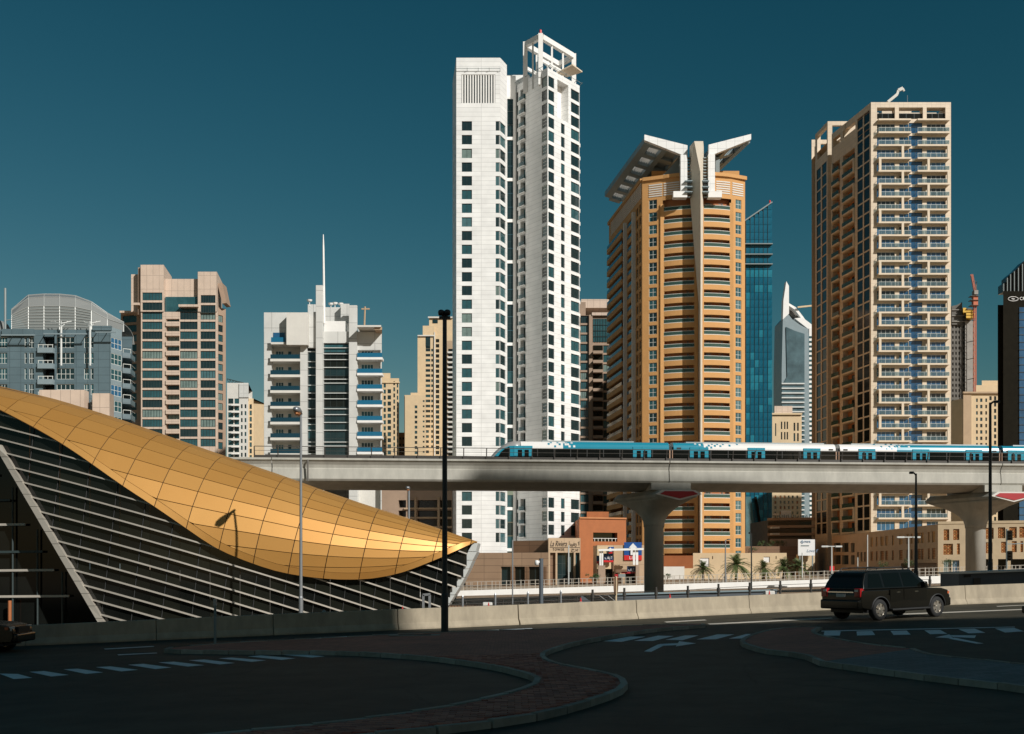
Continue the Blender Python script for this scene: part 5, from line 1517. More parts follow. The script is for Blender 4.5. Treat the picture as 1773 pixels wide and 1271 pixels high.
for k in range(32):
    B.boxp('floor_line', 1765, 1790, 540 + 13 * k, 540.8 + 13 * k, 329.6, .2, M['frame_dk'])
fB = Fac(B, (wx(1737, 330), 330.0), (wx(1900, 330), 330.0))
p = W(1754.3, 517.5, 329.85)
ring = [p + Vector((1.45 * math.cos(a), 0, .63 * math.sin(a))) for a in [i * math.pi / 12 for i in range(25)]]
B.add('logo', MB().tube(ring, .09, 5), M['sign_white'])
for dx, dz in ((-.28, .05), (.05, .12), (.32, -.02), (.02, -.12), (-.1, .15)): B.add('logo', MB().beam(p + Vector((dx - .2, 0, dz)), p + Vector((dx + .16, 0, dz)), .06, .12), M['sign_white'])
ftext(fB, "CR", 1765.2, 519.5, 1.26, M['sign_white'], ext=.02)

# ------------------------------------------------------------------ sandstone mall with lattice windows
B = Bld('shopping_mall', 'low sandstone building with square orange lattice windows on the right', 'building', wx(1660, 230), 230)
m0, m1, m2 = (wx(1441, 315), 315.0), (wx(1624, 228), 228.0), (wx(1900, 218), 218.0)
fl, fr = Fac(B, m0, m1), Fac(B, m1, m2)
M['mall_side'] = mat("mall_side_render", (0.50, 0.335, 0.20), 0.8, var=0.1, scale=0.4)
def lattice(w, h, m, key):
    k = ('lat', round(w, 2), round(h, 2), m.name)
    if k not in _wc:
        nx, nz = max(2, int(round(w / .52))), max(2, int(round(h / .52)))
        b_ = MB()
        for i in range(nx + 1):
            x = w * i / nx; b_.box(max(0, x - .06), min(w, x + .06), -.1, 0, 0, h)
        for j in range(nz + 1):
            z = h * j / nz; b_.box(0, w, -.095, -.005, max(0, z - .06), min(h, z + .06))
        for i in range(nx):
            for j in range(nz):
                c = Vector((w * (i + .5) / nx, -.05, h * (j + .5) / nz)); r_ = .15 if (i + j) % 2 else .11
                b_.rings([[(c.x + r_ * math.cos(q * math.pi / 3), -.09, c.z + r_ * math.sin(q * math.pi / 3)) for q in range(6)][::-1], [(c.x + r_ * math.cos(q * math.pi / 3), -.02, c.z + r_ * math.sin(q * math.pi / 3)) for q in range(6)][::-1]], 1)
        _wc[k] = b_.mesh('lattice_window', [m, M['lattice_lt']])
    return _wc[k]
wins_r = [(1634, 1643.5, 916.5, 935.5), (1650.5, 1661, 916, 935), (1707, 1720.5, 914, 933), (1728, 1740.5, 913, 932), (1747.5, 1760.5, 912.5, 931.5), (1765, 1777, 912, 931),
          (1633.5, 1650, 941.5, 960.5), (1657, 1662, 941, 960), (1707, 1718.5, 939, 958), (1733.5, 1743.5, 938, 957), (1752, 1760.5, 937, 956), (1767, 1771.5, 937, 956), (1783, 1796, 912, 931)]
for pa, pb, ya, yb in wins_r:
    u0, u1 = fr.u(pa), fr.u(pb); uc = (u0 + u1) / 2; za, zb2 = fr.z(ya, uc), fr.z(yb, uc)
    fr.op(u0, u1, zb2, za, .5, 1)
    fr.put(lattice(u1 - u0, za - zb2, M['lattice'], 0), 'lattice_window', u0, zb2, .3)
for pa, pb in ((1634, 1647), (1649, 1661)): 
    u0, u1 = fr.u(pa), fr.u(pb); fr.op(u0, u1, B.z, fr.z(970, u0), .4); fr.window(u0, u1, B.z, fr.z(970, u0), .3, 4, 1, M['alu'], [M['g_blue2'], M['g_curt']], 'shop_window')
for pa, pb in ((1707, 1719), (1728, 1742), (1750, 1775)):
    u0, u1 = fr.u(pa), fr.u(pb); fr.op(u0, u1, B.z, fr.z(968, u0), 1.0, 2)
fr.wall(B.z, fr.z(907.5, 0), M['sandstone'], extra=[M['brown_dk'], M['g_black2']])
fr.put(box_mesh('roof_edge', 0, fr.len, -.1, .6, 0, .5, M['sandstone']), 'roof_edge', 0, fr.z(907.5, 0))
i = 0
for px in (1507.5, 1516.5, 1524.5, 1533, 1544.5, 1557, 1569.5, 1577, 1588.5, 1595, 1606.5, 1613.5):
    wd = (4, 3, 6)[i % 3] * .85; 
    for (q, m_) in ((0, M['lattice_lt']), (1, M['lattice'])):
        u0 = fl.u(px); u1 = fl.u(px + wd + .6); uc = (u0 + u1) / 2
        za = fl.z(920.5, fl.u(1613)) if q == 0 else fl.z(949.5, fl.u(1613)); zb2 = za - 2.15
        fl.op(u0, u1, zb2, za, .5, 1)
        fl.put(lattice(u1 - u0, za - zb2, m_, 1), 'lattice_window', u0, zb2, .3)
    i += 1
for pa, pb in ((1444, 1455.5), (1458, 1469), (1473.5, 1479.5)):
    for ya in (940, 961.5):
        u0, u1 = fl.u(pa), fl.u(pb); z1 = fl.z(ya, (u0 + u1) / 2)
        fl.op(u0, u1, z1 - 2.4, z1, .8); fl.window(u0, u1, z1 - 2.4, z1, .7, 2, 1, M['frame_dk'], [M['g_black2'], M['g_dark']], 'window')
for px in (1484, 1490, 1496):
    u0, u1 = fl.u(px), fl.u(px + 3.2); z1 = fl.z(956, u0); fl.op(u0, u1, z1 - 2.3, z1, .6, 1)
u0, u1 = fl.u(1560), fl.u(1622); fl.op(u0, u1, B.z, fl.z(975, (u0 + u1) / 2), 1.0, 1)
mall_top = fr.z(907.5, 0)
fl.wall(B.z, mall_top, M['mall_side'], extra=[M['brown_dk']])
shell(B, [m0, m1, m2, (m2[0], 262), (wx(1640, 262), 262), (m0[0] + 1.0, 315.5)], mall_top - .02, M['sandstone'], done=(0, 1))

# ------------------------------------------------------------------ buildings seen under the viaduct
B = Bld('podium_building', 'shaded grey and brown parking podium under the viaduct, left of the white tower', 'building', wx(715, 292), 292)
f = Fac(B, (wx(560, 294), 294.0), (wx(783, 292), 292.0))
for ya, yb in ((866, 879), (884, 895), (899, 911), (915, 927)):
    for pa, pb in ((690, 703), (707, 718), (723, 757), (762, 782)):
        u0, u1 = f.u(pa), f.u(pb)
        f.op(u0, u1, f.z(yb, u0), f.z(ya, u0), 1.6, 1)
        if (pa + ya) % 3 == 0: f.window(u0 + .2, u0 + (u1 - u0) * .45, f.z(yb, u0) + .02, f.z(ya, u0) - .3, 1.5, 2, 1, M['frame_gr'], GD)
f.wall(B.z, wz(830, 293), M['brown_tower'], extra=[M['g_black2']])
for px in (720, 760): f.put(box_mesh('column', -.25, .25, -.8, -.01, 0, f.z(861, f.u(px)) - B.z, M['cream_dk']), 'column', f.u(px), B.z)
for y in (880, 896, 912): f.put(box_mesh('ledge', 0, f.u(783) - f.u(700), -.6, -.005, 0, .4, M['cream_dk']), 'ledge', f.u(700), f.z(y + 2, f.u(740)))
shell(B, [(wx(560, 294), 294.0), (wx(783, 292), 292.0), (wx(783, 292), 310), (wx(560, 294), 310)], wz(830, 293), M['brown_tower'], done=(0,))
B = Bld('podium_building', 'burnt orange blank building between the white and ochre towers', 'building', wx(1030, 270), 270)
f = Fac(B, (wx(1003, 268), 268.0), (wx(1084, 272), 272.0))
u0, u1 = f.u(1027), f.u(1069)
f.op(u0, u1, f.z(937.5, u0), f.z(922, u0), 1.5, 1)
for ya in (945, 965, 985):
    f.op(f.u(1027), f.u(1036), f.z(ya + 11, u0), f.z(ya, u0), .8, 1)
f.wall(B.z, wz(898.5, 270), M['orange_dk'], extra=[M['g_black']])
f.put(box_mesh('rail', 0, u1 - u0, -.1, .0, 0, .12, M['offwhite']), 'rail', u0, f.z(932.5, u0), .2)
for i in range(7): f.put(box_mesh('rail_post', -.06, .06, -.1, 0, 0, .66, M['offwhite']), 'rail_post', u0 + (u1 - u0) * (i + .5) / 7, f.z(937.3, u0), .2)
f.put(box_mesh('cornice', 0, f.len, -.3, .2, 0, .35, M['terracotta']), 'cornice', 0, wz(898.5, 270))
shell(B, [(wx(1003, 268), 268.0), (wx(1084, 272), 272.0), (wx(1084, 272), 290), (wx(1003, 268), 290)], wz(898.5, 270), M['orange_dk'], done=(0,))
B.boxp('rooftop_block', 1016, 1054, 886, 899, 272, 8, M['orange_dk'])
# pharmacy shop with blue house signs and a white portal
B = Bld('pharmacy_shop', 'small sand coloured shop with blue and red house signs beside the viaduct pier', 'shop', wx(1080, 246), 246)
f = Fac(B, (wx(1034, 246), 246.0), (wx(1118, 246), 246.0))
for pa, pb, ya in ((1049, 1061, 984), (1066, 1070, 990), (1082, 1100, 993)):
    u0, u1 = f.u(pa), f.u(pb); f.op(u0, u1, B.z, f.z(ya, u0), .8, 1)
f.wall(B.z, wz(944, 246), M['sand_panel'], extra=[M['g_black2']])
shell(B, [(wx(1034, 246), 246.0), (wx(1118, 246), 246.0), (wx(1118, 246), 258), (wx(1034, 246), 258)], wz(944, 246), M['sand_panel'], done=(0,))
B.boxp('side_wing', 1034, 1062, 946, 985, 244, 1.9, M['cream'], wz(985, 244)); B.boxp('dark_pillar', 1061, 1063, 950, 1006, 243.6, .5, M['brown_dk'])
f.put(box_mesh('sign_panel', 0, f.u(1111) - f.u(1080.5), -.3, -.002, 0, wz(939, 246) - wz(961.5, 246), M['blue_sign']), 'sign_panel', f.u(1080.5), wz(961.5, 246))
f.put(box_mesh('sign_red_band', 0, f.u(1111) - f.u(1080.5), -.32, -.0, 0, wz(961.6, 246) - wz(970, 246), M['red_lt']), 'sign_red_band', f.u(1080.5), wz(970, 246))
B.plate('house_mark', [(1096, 940.5), (1103.5, 948.5), (1100.5, 948.5), (1100.5, 961), (1091.8, 961), (1091.8, 948.5), (1088.8, 948.5)], 245.4, .25, M['sign_white'])
ftext(f, "LIFE", 1089, 968.2, .9, M['sign_white'], ext=.3, fit=1.7)
f.put(box_mesh('small_sign', 0, f.u(1061.5) - f.u(1052.5), -.4, -.1, 0, 1.0, M['blue_sign']), 'small_sign', f.u(1052.5), wz(955, 243), -1.9)
f.put(box_mesh('small_sign_red', 0, f.u(1061.5) - f.u(1052.5), -.4, -.1, 0, .4, M['red_lt']), 'small_sign_red', f.u(1052.5), wz(958.3, 243), -1.9)
B.plate('house_mark', [(1056.8, 947.8), (1060, 951.5), (1059, 951.5), (1059, 954.6), (1054.6, 954.6), (1054.6, 951.5), (1053.6, 951.5)], 243.4, .15, M['sign_white'])
for nm, pa, pb, ya, yb, m_ in (('fascia_sign', 1045, 1062, 958.5, 970, M['navy_sign']), ('fascia_sign_red', 1045, 1062, 970.1, 973.5, M['red_lt']), ('fascia_sign', 1033, 1037.5, 962, 972, M['navy_sign']), ('fascia_sign_red', 1033, 1037.5, 972.1, 976, M['red_lt']),
                               ('fascia_sign', 1086, 1101, 980, 990, M['navy_sign']), ('fascia_sign_red', 1076, 1101, 990.1, 993, M['red']), ('canopy', 1066, 1086, 986, 992, M['brown_dk'])):
    B.boxp(nm, pa, pb, ya, yb, 242.6, .5, m_)
f2 = Fac(B, (wx(1034, 242.5), 242.5), (wx(1118, 242.5), 242.5))
ftext(f2, "\uFED2\uFEF3\uFEFB", 1047, 968, 1.2, M['sign_white'], ext=.02, fit=1.6)
ftext(f2, "\uFED2\uFEF3\uFEFB", 1088, 988.5, .95, M['sign_white'], ext=.02, fit=1.2)
for pa, pb, ya, yb in ((1038, 1040.6, 952.5, 979), (1041.4, 1044.4, 952.5, 979), (1096, 1099.6, 951, 978), (1101, 1105, 951, 978)):
    B.boxp('portal_post', pa, pb, ya, yb, 241.5, .45, M['white'])
B.boxp('portal_post_base', 1036, 1048, 979, 1006, 241.4, 1.0, M['brown_tower'], B.z); B.boxp('portal_post_base', 1101, 1107, 978, 1006, 241.4, 1.0, M['brown_tower'], B.z)
B.add('portal_beam', MB().beam(W(1036, 952.6, 241.2), W(1114, 950.6, 241.2), .5, .42), M['white'])
B.boxp('sign_post_board', 1071, 1083, 994, 999, 240, .15, M['frame_gr']); B.boxp('red_booth', 1064.5, 1070, 994, 1008, 239, 1, M['red'])
# ------------------------------------------------------------------ metro viaduct and train
VA = rad(5.0)
VV, VN = Vector((math.cos(VA), math.sin(VA))), Vector((-math.sin(VA), math.cos(VA)))
VQ = Vector((wx(1300, 122), 122.0))
def vs(px, o=0.0):
    """distance along the viaduct at image column px, on the line that lies o behind its near edge"""
    q = VQ + VN * o; k = (px - CX) / F
    return (k * q.y - q.x) / (VV.x - k * VV.y)
def vp(s, o, z):
    p = VQ + VV * s + VN * o
    return Vector((p.x, p.y, z))
def vz(py, px, o=0.0):
    return wz(py, vp(vs(px, o), o, 0).y)
Bv = Bld('viaduct', 'long concrete metro viaduct on flared piers with red end panels', 'viaduct', VQ.x, VQ.y)
sec = [(0, 13.6), (0, 13.40), (.18, 13.28), (.42, 12.95), (.52, 12.62), (.40, 12.52), (.30, 11.50), (.45, 11.30), (3.1, 10.72), (6.0, 10.72), (8.6, 11.30), (8.75, 11.5), (8.65, 12.52), (8.5, 12.65), (8.6, 12.95), (8.85, 13.28), (9.05, 13.4), (9.05, 13.6), (8.6, 13.6), (8.5, 13.0), (.5, 13.0), (.4, 13.6)]
sj = [vs(470) - 36, vs(470), vs(1160), vs(1736), vs(1736) + 36, vs(1736) + 72]
for a, c in zip(sj, sj[1:]):
    Bv.add('girder', MB().rings([[vp(a + .05, o, z) for o, z in sec][::-1], [vp(c - .05, o, z) for o, z in sec][::-1]]), M['girder'])
def superell(s, o, z, A_, B_, e, skew, n=36):
    out = []
    for i in range(n):
        t = 2 * math.pi * i / n
        c, d = math.cos(t), math.sin(t)
        x = math.copysign(abs(c) ** (2 / e), c) * B_; y = math.copysign(abs(d) ** (2 / e), d) * A_
        p = vp(s + x - y * skew, o + y, z); out.append(p)
    return out
for s in [q - .75 for q in sj[1:5]]:
    o = 4.5
    g0 = gz(vp(s, o, 0).x) - LOW
    lv = [(g0 - .3, 1.06, 1.06, 2, 0), (6.75, 1.06, 1.06, 2, 0), (6.8, 1.12, 1.12, 2, 0), (7.2, 1.14, 1.14, 2.1, .0), (7.6, 1.25, 1.22, 2.2, .07), (8.1, 1.6, 1.42, 2.4, .18), (8.6, 2.3, 1.65, 2.8, .27), (9.1, 3.4, 1.9, 3.4, .30), (9.5, 4.5, 2.1, 5, .30), (9.75, 5.0, 2.2, 8, .30)]
    pc = Bv.add('pier_column', MB().rings([superell(s, o, *q) for q in lv[:3]]), M['girder'])
    mb = MB().rings([superell(s, o, *q) for q in lv[2:]])
    for p in mb.v: pass
    cap = Bv.add('pier_cap', mb, M['girder'])
    for p in pc.data.polygons: p.use_smooth = True
    for p in cap.data.polygons: p.use_smooth = len(p.vertices) == 4
    top = [(9.76, 5.05, 2.25, 12, .30), (10.05, 5.1, 2.3, 12, .30), (10.55, 4.9, 1.85, 12, .30)]
    Bv.add('pier_beam', MB().rings([superell(s, o, *q) for q in top]), M['girder'], cap)
    for ob_ in [cap.children[-1]]: ob_.location = (0, 0, 0)
    # red end panel facing the road
    yc = o - 5.2; sc_ = s + 5.1 * .30
    hexa = [(-2.45, 10.05), (-1.75, 10.48), (1.75, 10.48), (2.45, 10.05), (0.1, 9.42)]
    hexi = [(-2.0, 10.07), (-1.5, 10.36), (1.5, 10.36), (2.05, 10.07), (0.1, 9.6)]
    a = Bv.add('end_panel', MB().rings([[vp(sc_ + x, yc + .3, z) for x, z in hexa], [vp(sc_ + x, yc - .05, z) for x, z in hexa]]), M['offwhite'])
    ob('red_panel', MB().rings([[vp(sc_ + x, yc + .1, z) for x, z in hexi], [vp(sc_ + x, yc - .12, z) for x, z in hexi]]).mesh('red_panel', M['red']), a)
    Bv.add('bearing_block', MB().rings([[vp(s + x + (.9), oo, z) for x, oo in ((-2.1, .1), (2.1, .1), (2.1, 8.9), (-2.1, 8.9))] for z in (10.56, 11.28)]), M['girder'])
# handrail
s0, s1 = vs(440), vs(1830)
zr = 13.6
for o in (.12, 8.9):
    n = int((s1 - s0) / 2.37)
    pm = MB().beam((0, .1, 0), (0, .1, .35), .12, .14).beam((0, .1, .35), (0, -.12, 1.12), .1, .12).mesh('rail_post', M['rail_dark'])
    if o < 1:
        for i in range(n + 1):
            p = vp(s0 + 2.37 * i, o, zr) - Bv.L
            ob('rail_post', pm, Bv.root, p, VA)
    mb = MB()
    mb.beam(vp(s0, o - .12, zr + 1.14), vp(s1, o - .12, zr + 1.14), .07, .07); mb.beam(vp(s0, o - .05, zr + .72), vp(s1, o - .05, zr + .72), .035, .035)
    Bv.add('handrail', mb, M['rail_dark'])
    mb = MB(); mb.beam(vp(s0, o + .25, zr + .13), vp(s1, o + .25, zr + .13), .16, .30)
    Bv.add('cable_trough', mb, M['rail_dark'])
Bv.add('drain_pipe', MB().tube([vp(vs(533), -.1, 13.4), vp(vs(533), -.1, 11.2)], .1, 8), M['conc_dk'])
# train
Tr = Bld('metro_train', 'teal and white metro train running along the top of the viaduct', 'train', VQ.x, VQ.y)
O0 = 1.0
body = [(0, 13.05), (-.03, 13.6), (-.03, 14.05), (0, 14.86)]
paint = [(0, 14.86), (.02, 15.05), (.12, 15.35), (.35, 15.58), (.7, 15.68), (1.35, 15.72), (2.0, 15.68), (2.35, 15.58), (2.58, 15.35), (2.68, 15.05), (2.7, 14.86)]
def car_piece(name, a, c, prof, m, shift=0.0, n=1):
    Tr.add(name, MB().rings([[vp(s, O0 + o + shift, z) for o, z in prof][::-1] for s in (a, c)]), m)
lowsec = [(.03, 13.05), (0.0, 13.4), (0.0, 14.86), (2.7, 14.86), (2.7, 13.4), (2.67, 13.05)]
def door(px0, px1, y=771.5):
    a, c = vs(px0, O0), vs(px1, O0); w = (c - a)
    mb = MB(); zb, zt = 13.1, 14.86 + .28
    def bx(x0, x1, z0, z1, d=-.05):
        mb.rings([[vp(a + x0, O0 + d, z0), vp(a + x1, O0 + d, z0), vp(a + x1, O0 + d, z1), vp(a + x0, O0 + d, z1)], [vp(a + x0, O0 + .1, z0), vp(a + x1, O0 + .1, z0), vp(a + x1, O0 + .1, z1), vp(a + x0, O0 + .1, z1)]])
    for x0, x1 in ((0, w * .2), (w * .44, w * .495), (w * .505, w * .56), (w * .8, w)): bx(x0, x1, zb, zt)
    bx(w * .2, w * .44, zt - .42, zt); bx(w * .56, w * .8, zt - .42, zt); bx(w * .2, w * .44, zb, zb + .35); bx(w * .56, w * .8, zb, zb + .35)
    d = Tr.add('door', mb, M['teal_door'])
    for x0, x1 in ((w * .2, w * .44), (w * .56, w * .8)):
        mb = MB(); mb.rings([[vp(a + x0, O0 - .015, zb + .35), vp(a + x1, O0 - .015, zb + .35), vp(a + x1, O0 - .015, zt - .42), vp(a + x0, O0 - .015, zt - .42)], [vp(a + x0, O0 + .1, zb + .35), vp(a + x1, O0 + .1, zb + .35), vp(a + x1, O0 + .1, zt - .42), vp(a + x0, O0 + .1, zt - .42)]])
        ob('door_window', mb.mesh('door_window', M['g_black']), d)
paintfull = paint + [(2.7, 14.5), (0.0, 14.5)]
def car(px0, px1, split, left, right):
    a, c = vs(px0, O0), vs(px1, O0)
    m_ = vs(split, O0) if split else c
    lower = [(.02, 13.05), (0.0, 13.4), (0.0, 14.855), (2.7, 14.855), (2.7, 13.4), (2.68, 13.05)]
    car_piece('window_band', a, c, lower, M['g_black'])
    car_piece('roof_panel', a, m_, paint, left)
    if split: car_piece('roof_panel', m_, c, paint, right)
    car_piece('roof_unit', a + 1.5, c - 1.0, [(.75, 15.66), (.8, 15.8), (1.9, 15.8), (1.95, 15.66)], M['frame_gr'])
    # window mullions in the dark band
    n = 9
    for i in range(1, n):
        s = a + (c - a) * i / n
        Tr.add('window_mullion', MB().rings([[vp(s - .04, O0 - .02, z), vp(s + .04, O0 - .02, z), vp(s + .04, O0 + .05, z), vp(s - .04, O0 + .05, z)] for z in (13.5, 14.8)]), M['train_dk'])
    for q in (a + .35, c - .75):
        Tr.add('vent', MB().rings([[vp(q, O0 + o - .03, z) for o, z in ((.0, 14.95), (.0, 15.1), (.1, 15.1), (.1, 14.95))], [vp(q + .45, O0 + o - .03, z) for o, z in ((.0, 14.95), (.0, 15.1), (.1, 15.1), (.1, 14.95))]]), M['train_dk'])
def square(px, y, w, m):
    """a square of the livery, laid 1 cm proud on the curved roof side"""
    s = vs(px, O0); h = w / F * 121
    z1 = wz(y, vp(s, O0, 0).y); z0 = z1 - h
    def oz(z):
        for (o0, za), (o1, zb2) in zip(paint, paint[1:]):
            if za <= z <= zb2: return O0 + o0 + (o1 - o0) * (z - za) / (zb2 - za) - .012
        return O0 - .012 if z < 14.9 else O0 + .5
    zm = (z0 + z1) / 2
    mb = MB()
    r = []
    for z in (z0, zm, z1):
        r.append((z, oz(z)))
    for (za, oa), (zb2, ob2) in zip(r, r[1:]):
        mb.rings([[vp(s, oa, za), vp(s + h, oa, za), vp(s + h, oa + .03, za), vp(s, oa + .03, za)], [vp(s, ob2, zb2), vp(s + h, ob2, zb2), vp(s + h, ob2 + .03, zb2), vp(s, ob2 + .03, zb2)]])
    Tr.add('livery_square', mb, m)
# leading car: rounded nose
nose_top = [(848, 795), (851, 790), (857, 783), (864, 776.5), (872, 771), (881, 766), (890, 763.2), (902, 762.2)]
rings = []
for px, y in nose_top:
    s = vs(px, O0 + .5); zt = min(15.72, wz(y, vp(s, O0 + 1.3, 0).y)); t = (px - 848) / 54.0
    nar = .55 * (1 - t) ** 1.6
    r = []
    for i in range(15):
        a = math.pi * i / 14
        e = .45
        r.append(vp(s, O0 + 1.35 - (1.35 - nar) * math.copysign(abs(math.cos(a)) ** e, math.cos(a)), 13.05 + max(.12, zt - 13.05) * (math.sin(a) ** .5 if 0 < i < 14 else 0)))
    rings.append(r[::-1])
no = Tr.add('nose', MB().rings(rings), M['train_silver'])
for p in no.data.polygons: p.use_smooth = len(p.vertices) == 4
# dark windscreen side and teal sweep on the nose
def side_plate(name, pts, m, d):
    q = [(vs(px, O0), wz(y, vp(vs(px, O0), O0, 0).y)) for px, y in pts]
    Tr.add(name, MB().rings([[vp(s, O0 - d, z) for s, z in q], [vp(s, O0 + .35, z) for s, z in q]]), m)
side_plate('nose_sweep', [(855, 792), (862, 783), (870, 777), (882, 772), (902, 771.5), (902, 797), (854, 797)], M['teal_paint'], .004)
side_plate('cab_window', [(862, 791), (868, 782), (874, 777), (882, 773.5), (882, 792)], M['g_black'], .03)
a_ = vs(902, O0)
car_piece('window_band', a_, vs(1158.5, O0), [(.02, 13.05), (0.0, 13.4), (0.0, 14.855), (2.7, 14.855), (2.7, 13.4), (2.68, 13.05)], M['g_black'])
car_piece('roof_panel', a_, vs(975, O0), paint, M['train_white']); car_piece('roof_panel', vs(975, O0), vs(1158.5, O0), paint, M['teal_paint'])
car_piece('roof_unit', vs(940, O0), vs(1100, O0), [(.75, 15.66), (.8, 15.8), (1.9, 15.8), (1.95, 15.66)], M['frame_gr'])
for i in range(1, 9):
    s = a_ + (vs(1158, O0) - a_) * i / 9
    Tr.add('window_mullion', MB().rings([[vp(s - .04, O0 - .02, z), vp(s + .04, O0 - .02, z), vp(s + .04, O0 + .05, z), vp(s - .04, O0 + .05, z)] for z in (13.5, 14.8)]), M['train_dk'])
car(1166.5, 1447, 1219, M['teal_paint'], M['train_white'])
car(1455, 1730, 1553, M['train_white'], M['teal_paint'])
car(1737.5, 1905, None, M['teal_paint'], None)
for a, c in ((1158.5, 1166.5), (1447, 1455), (1730, 1737.5)):
    s0_, s1_ = vs(a, O0) + .01, vs(c, O0) - .01
    Tr.add('gangway', MB().rings([[vp(s, O0 + o, z) for o, z in ((.25, 13.1), (.25, 15.2), (2.45, 15.2), (2.45, 13.1))][::-1] for s in (s0_, s1_)]), M['train_dk'])
    for q in (s0_ + .03, s1_ - .14):
        Tr.add('gangway_frame', MB().rings([[vp(s, O0 + o, z) for o, z in ((.1, 13.1), (.1, 14.85), (.3, 14.85), (.3, 13.1))][::-1] for s in (q, q + .12)]), M['gangway'])
for d in ((890, 922), (1096, 1127), (1194.5, 1226.5), (1294.7, 1324.4), (1391, 1420.5), (1486.7, 1515.5), (1580, 1609), (1672.5, 1700.5), (1745, 1773)): door(*d)
TE, WH = M['teal_paint'], M['train_white']
for px, y, m_ in ((948.5, 766.5, TE), (952.5, 763.4, TE), (964, 763.6, TE), (967.5, 767.2, TE), (959.5, 771, TE), (978, 767.4, WH), (982, 767.3, WH), (988.5, 763.8, WH), (984.5, 771, WH), (992.5, 771, WH), (975.2, 763.5, WH), (979, 763.2, WH)): square(px, y, 3.6, m_)
for px, y, m_ in ((1203, 765.6, WH), (1210.5, 768.4, WH), (1217.5, 765.4, WH), (1226, 769.5, TE), (1232, 766.3, TE), (1236.5, 770, TE), (1241, 766.5, TE), (1246, 770.3, TE), (1251, 766.6, TE), (1262, 769.5, TE), (1275.5, 766.5, TE), (1222.5, 772.6, TE), (1230, 773, TE)): square(px, y, 3.6, m_)
for px, y, m_ in ((1515, 767.5, TE), (1525.5, 771.5, TE), (1535.5, 767.6, TE), (1539.5, 771.6, TE), (1545, 767.6, TE), (1549, 771.4, TE), (1556.5, 767.8, WH), (1560, 768, WH), (1567, 768, WH), (1573.5, 772, WH), (1556.5, 772, WH), (1534, 775, TE), (1543, 775, TE)): square(px, y, 3.6, m_)
p = vp(vs(1143, O0), O0 - .03, 13.62)
text("26A", .42, M['sign_white'], 'unit_number', Tr.root, p - Tr.L, VA, ext=.01)

# ------------------------------------------------------------------ station: golden shell over a dark glass wall
St = Bld('metro_station', 'metro station with a golden scaled shell roof over dark striped glass', 'station', wx(400, 60), 62)
DS = 60.0
top_pts = [(-160, 640), (-60, 655), (0, 668), (100, 691), (200, 722), (300, 757), (400, 792), (500, 826), (560, 848), (640, 875), (700, 894), (760, 914), (800, 928), (826, 936.5)]
low_pts = [(-160, 642), (-60, 680), (0, 709), (60, 740), (113, 771), (162, 805), (215, 843), (268, 877), (317, 911), (372, 949), (421, 970), (476, 989), (530, 999), (588, 1004), (644, 1002.6), (697, 992), (765, 965), (819, 940), (826, 937)]
def interp(pts, x):
    if x <= pts[0][0]: return pts[0][1]
    for (a, ya), (c, yc) in zip(pts, pts[1:]):
        if x <= c: return ya + (yc - ya) * (x - a) / (c - a)
    return pts[-1][1]
def smooth(pts, x, w=22):
    return (interp(pts, x - w) + 2 * interp(pts, x) + interp(pts, x + w)) / 4 if pts[0][0] + w < x < pts[-1][0] - w else interp(pts, x)
TIP = 827.0
def Rr(px):
    return 6.6 * max(0.0, (TIP - px) / TIP) ** .6 + .02
def Yc(px):
    return 62.0 + 2.0 * min(1, max(0, (TIP - px) / TIP))
def shellp(px, th):
    """point of the shell: px = station along the crest (image column), th = angle, 90 at the crest"""
    D = Yc(px); zt = wz(smooth(top_pts, px) + 1.0, D); r = Rr(px)
    z = zt - r + r * math.sin(th)
    y = Yc(px) - 1.05 * r * math.cos(th)
    x = wx(px, D) + .22 * (z - zt)
    # keep the outline where it stands at distance DS: place by the same ray scale
    return Vector((x, y, z))
def proj(p):
    return CX + F * p.x / p.y, HZ - F * (p.z - EYE) / p.y
_te = {}
def th_edge(px):
    k = round(px, 2)
    if k not in _te:
        lo, hi = rad(-70), rad(88)
        for _ in range(34):
            m_ = (lo + hi) / 2
            X, Y = proj(shellp(px, m_))
            if Y > smooth(low_pts, min(826, X)): lo = m_
            else: hi = m_
        _te[k] = hi
    return _te[k]
cols = [-190 + 53.0 * i for i in range(20)]
cols = [c for c in cols if c < TIP - 8] + [TIP - .5]
ths = [rad(a) for a in (-57, -46, -35, -24, -13, -2, 9, 20, 31, 42, 53, 64, 75, 87, 102)]
GAP = .018
def sheetpiece(name, px0, px1, ta, tb, m, n=5, inset=0.0, k=3):
    """shell patch; ta, tb are functions of the column"""
    mb = MB(); rows = []
    ti, tj = (R.uniform(-.02, .02), R.uniform(-.016, .016)) if name == 'roof_panel' else (0, 0)
    for i in range(n + 1):
        px = px0 + (px1 - px0) * i / n
        a, c = ta(px), tb(px)
        if c < a: c = a
        rows.append([shellp(px, a + (c - a) * j / k) + Vector((0, ti * (i / n - .5) + tj * (j / k - .5), 0)) for j in range(k + 1)])
    if inset:
        rows = [[p + Vector((0, inset, -inset * .3)) for p in r] for r in rows]
    for i in range(n):
        for j in range(k):
            mb.quad(rows[i][j], rows[i + 1][j], rows[i + 1][j + 1], rows[i][j + 1])
    me = mb.mesh(name, m)
    o = ob(name, me, St.root, -St.L)
    return o
STRIP = .36
def weld(o):
    w = o.modifiers.new("weld", 'WELD'); w.merge_threshold = .001
    if o.name.startswith('roof_b') or o.name.startswith('roof_r'):
        for p in o.data.polygons: p.use_smooth = True
    for p in o.data.polygons: p.use_smooth = True
    s = o.modifiers.new("solid", 'SOLIDIFY'); s.thickness = .05; s.offset = -1
    e = o.modifiers.new("split", 'EDGE_SPLIT'); e.split_angle = rad(40)
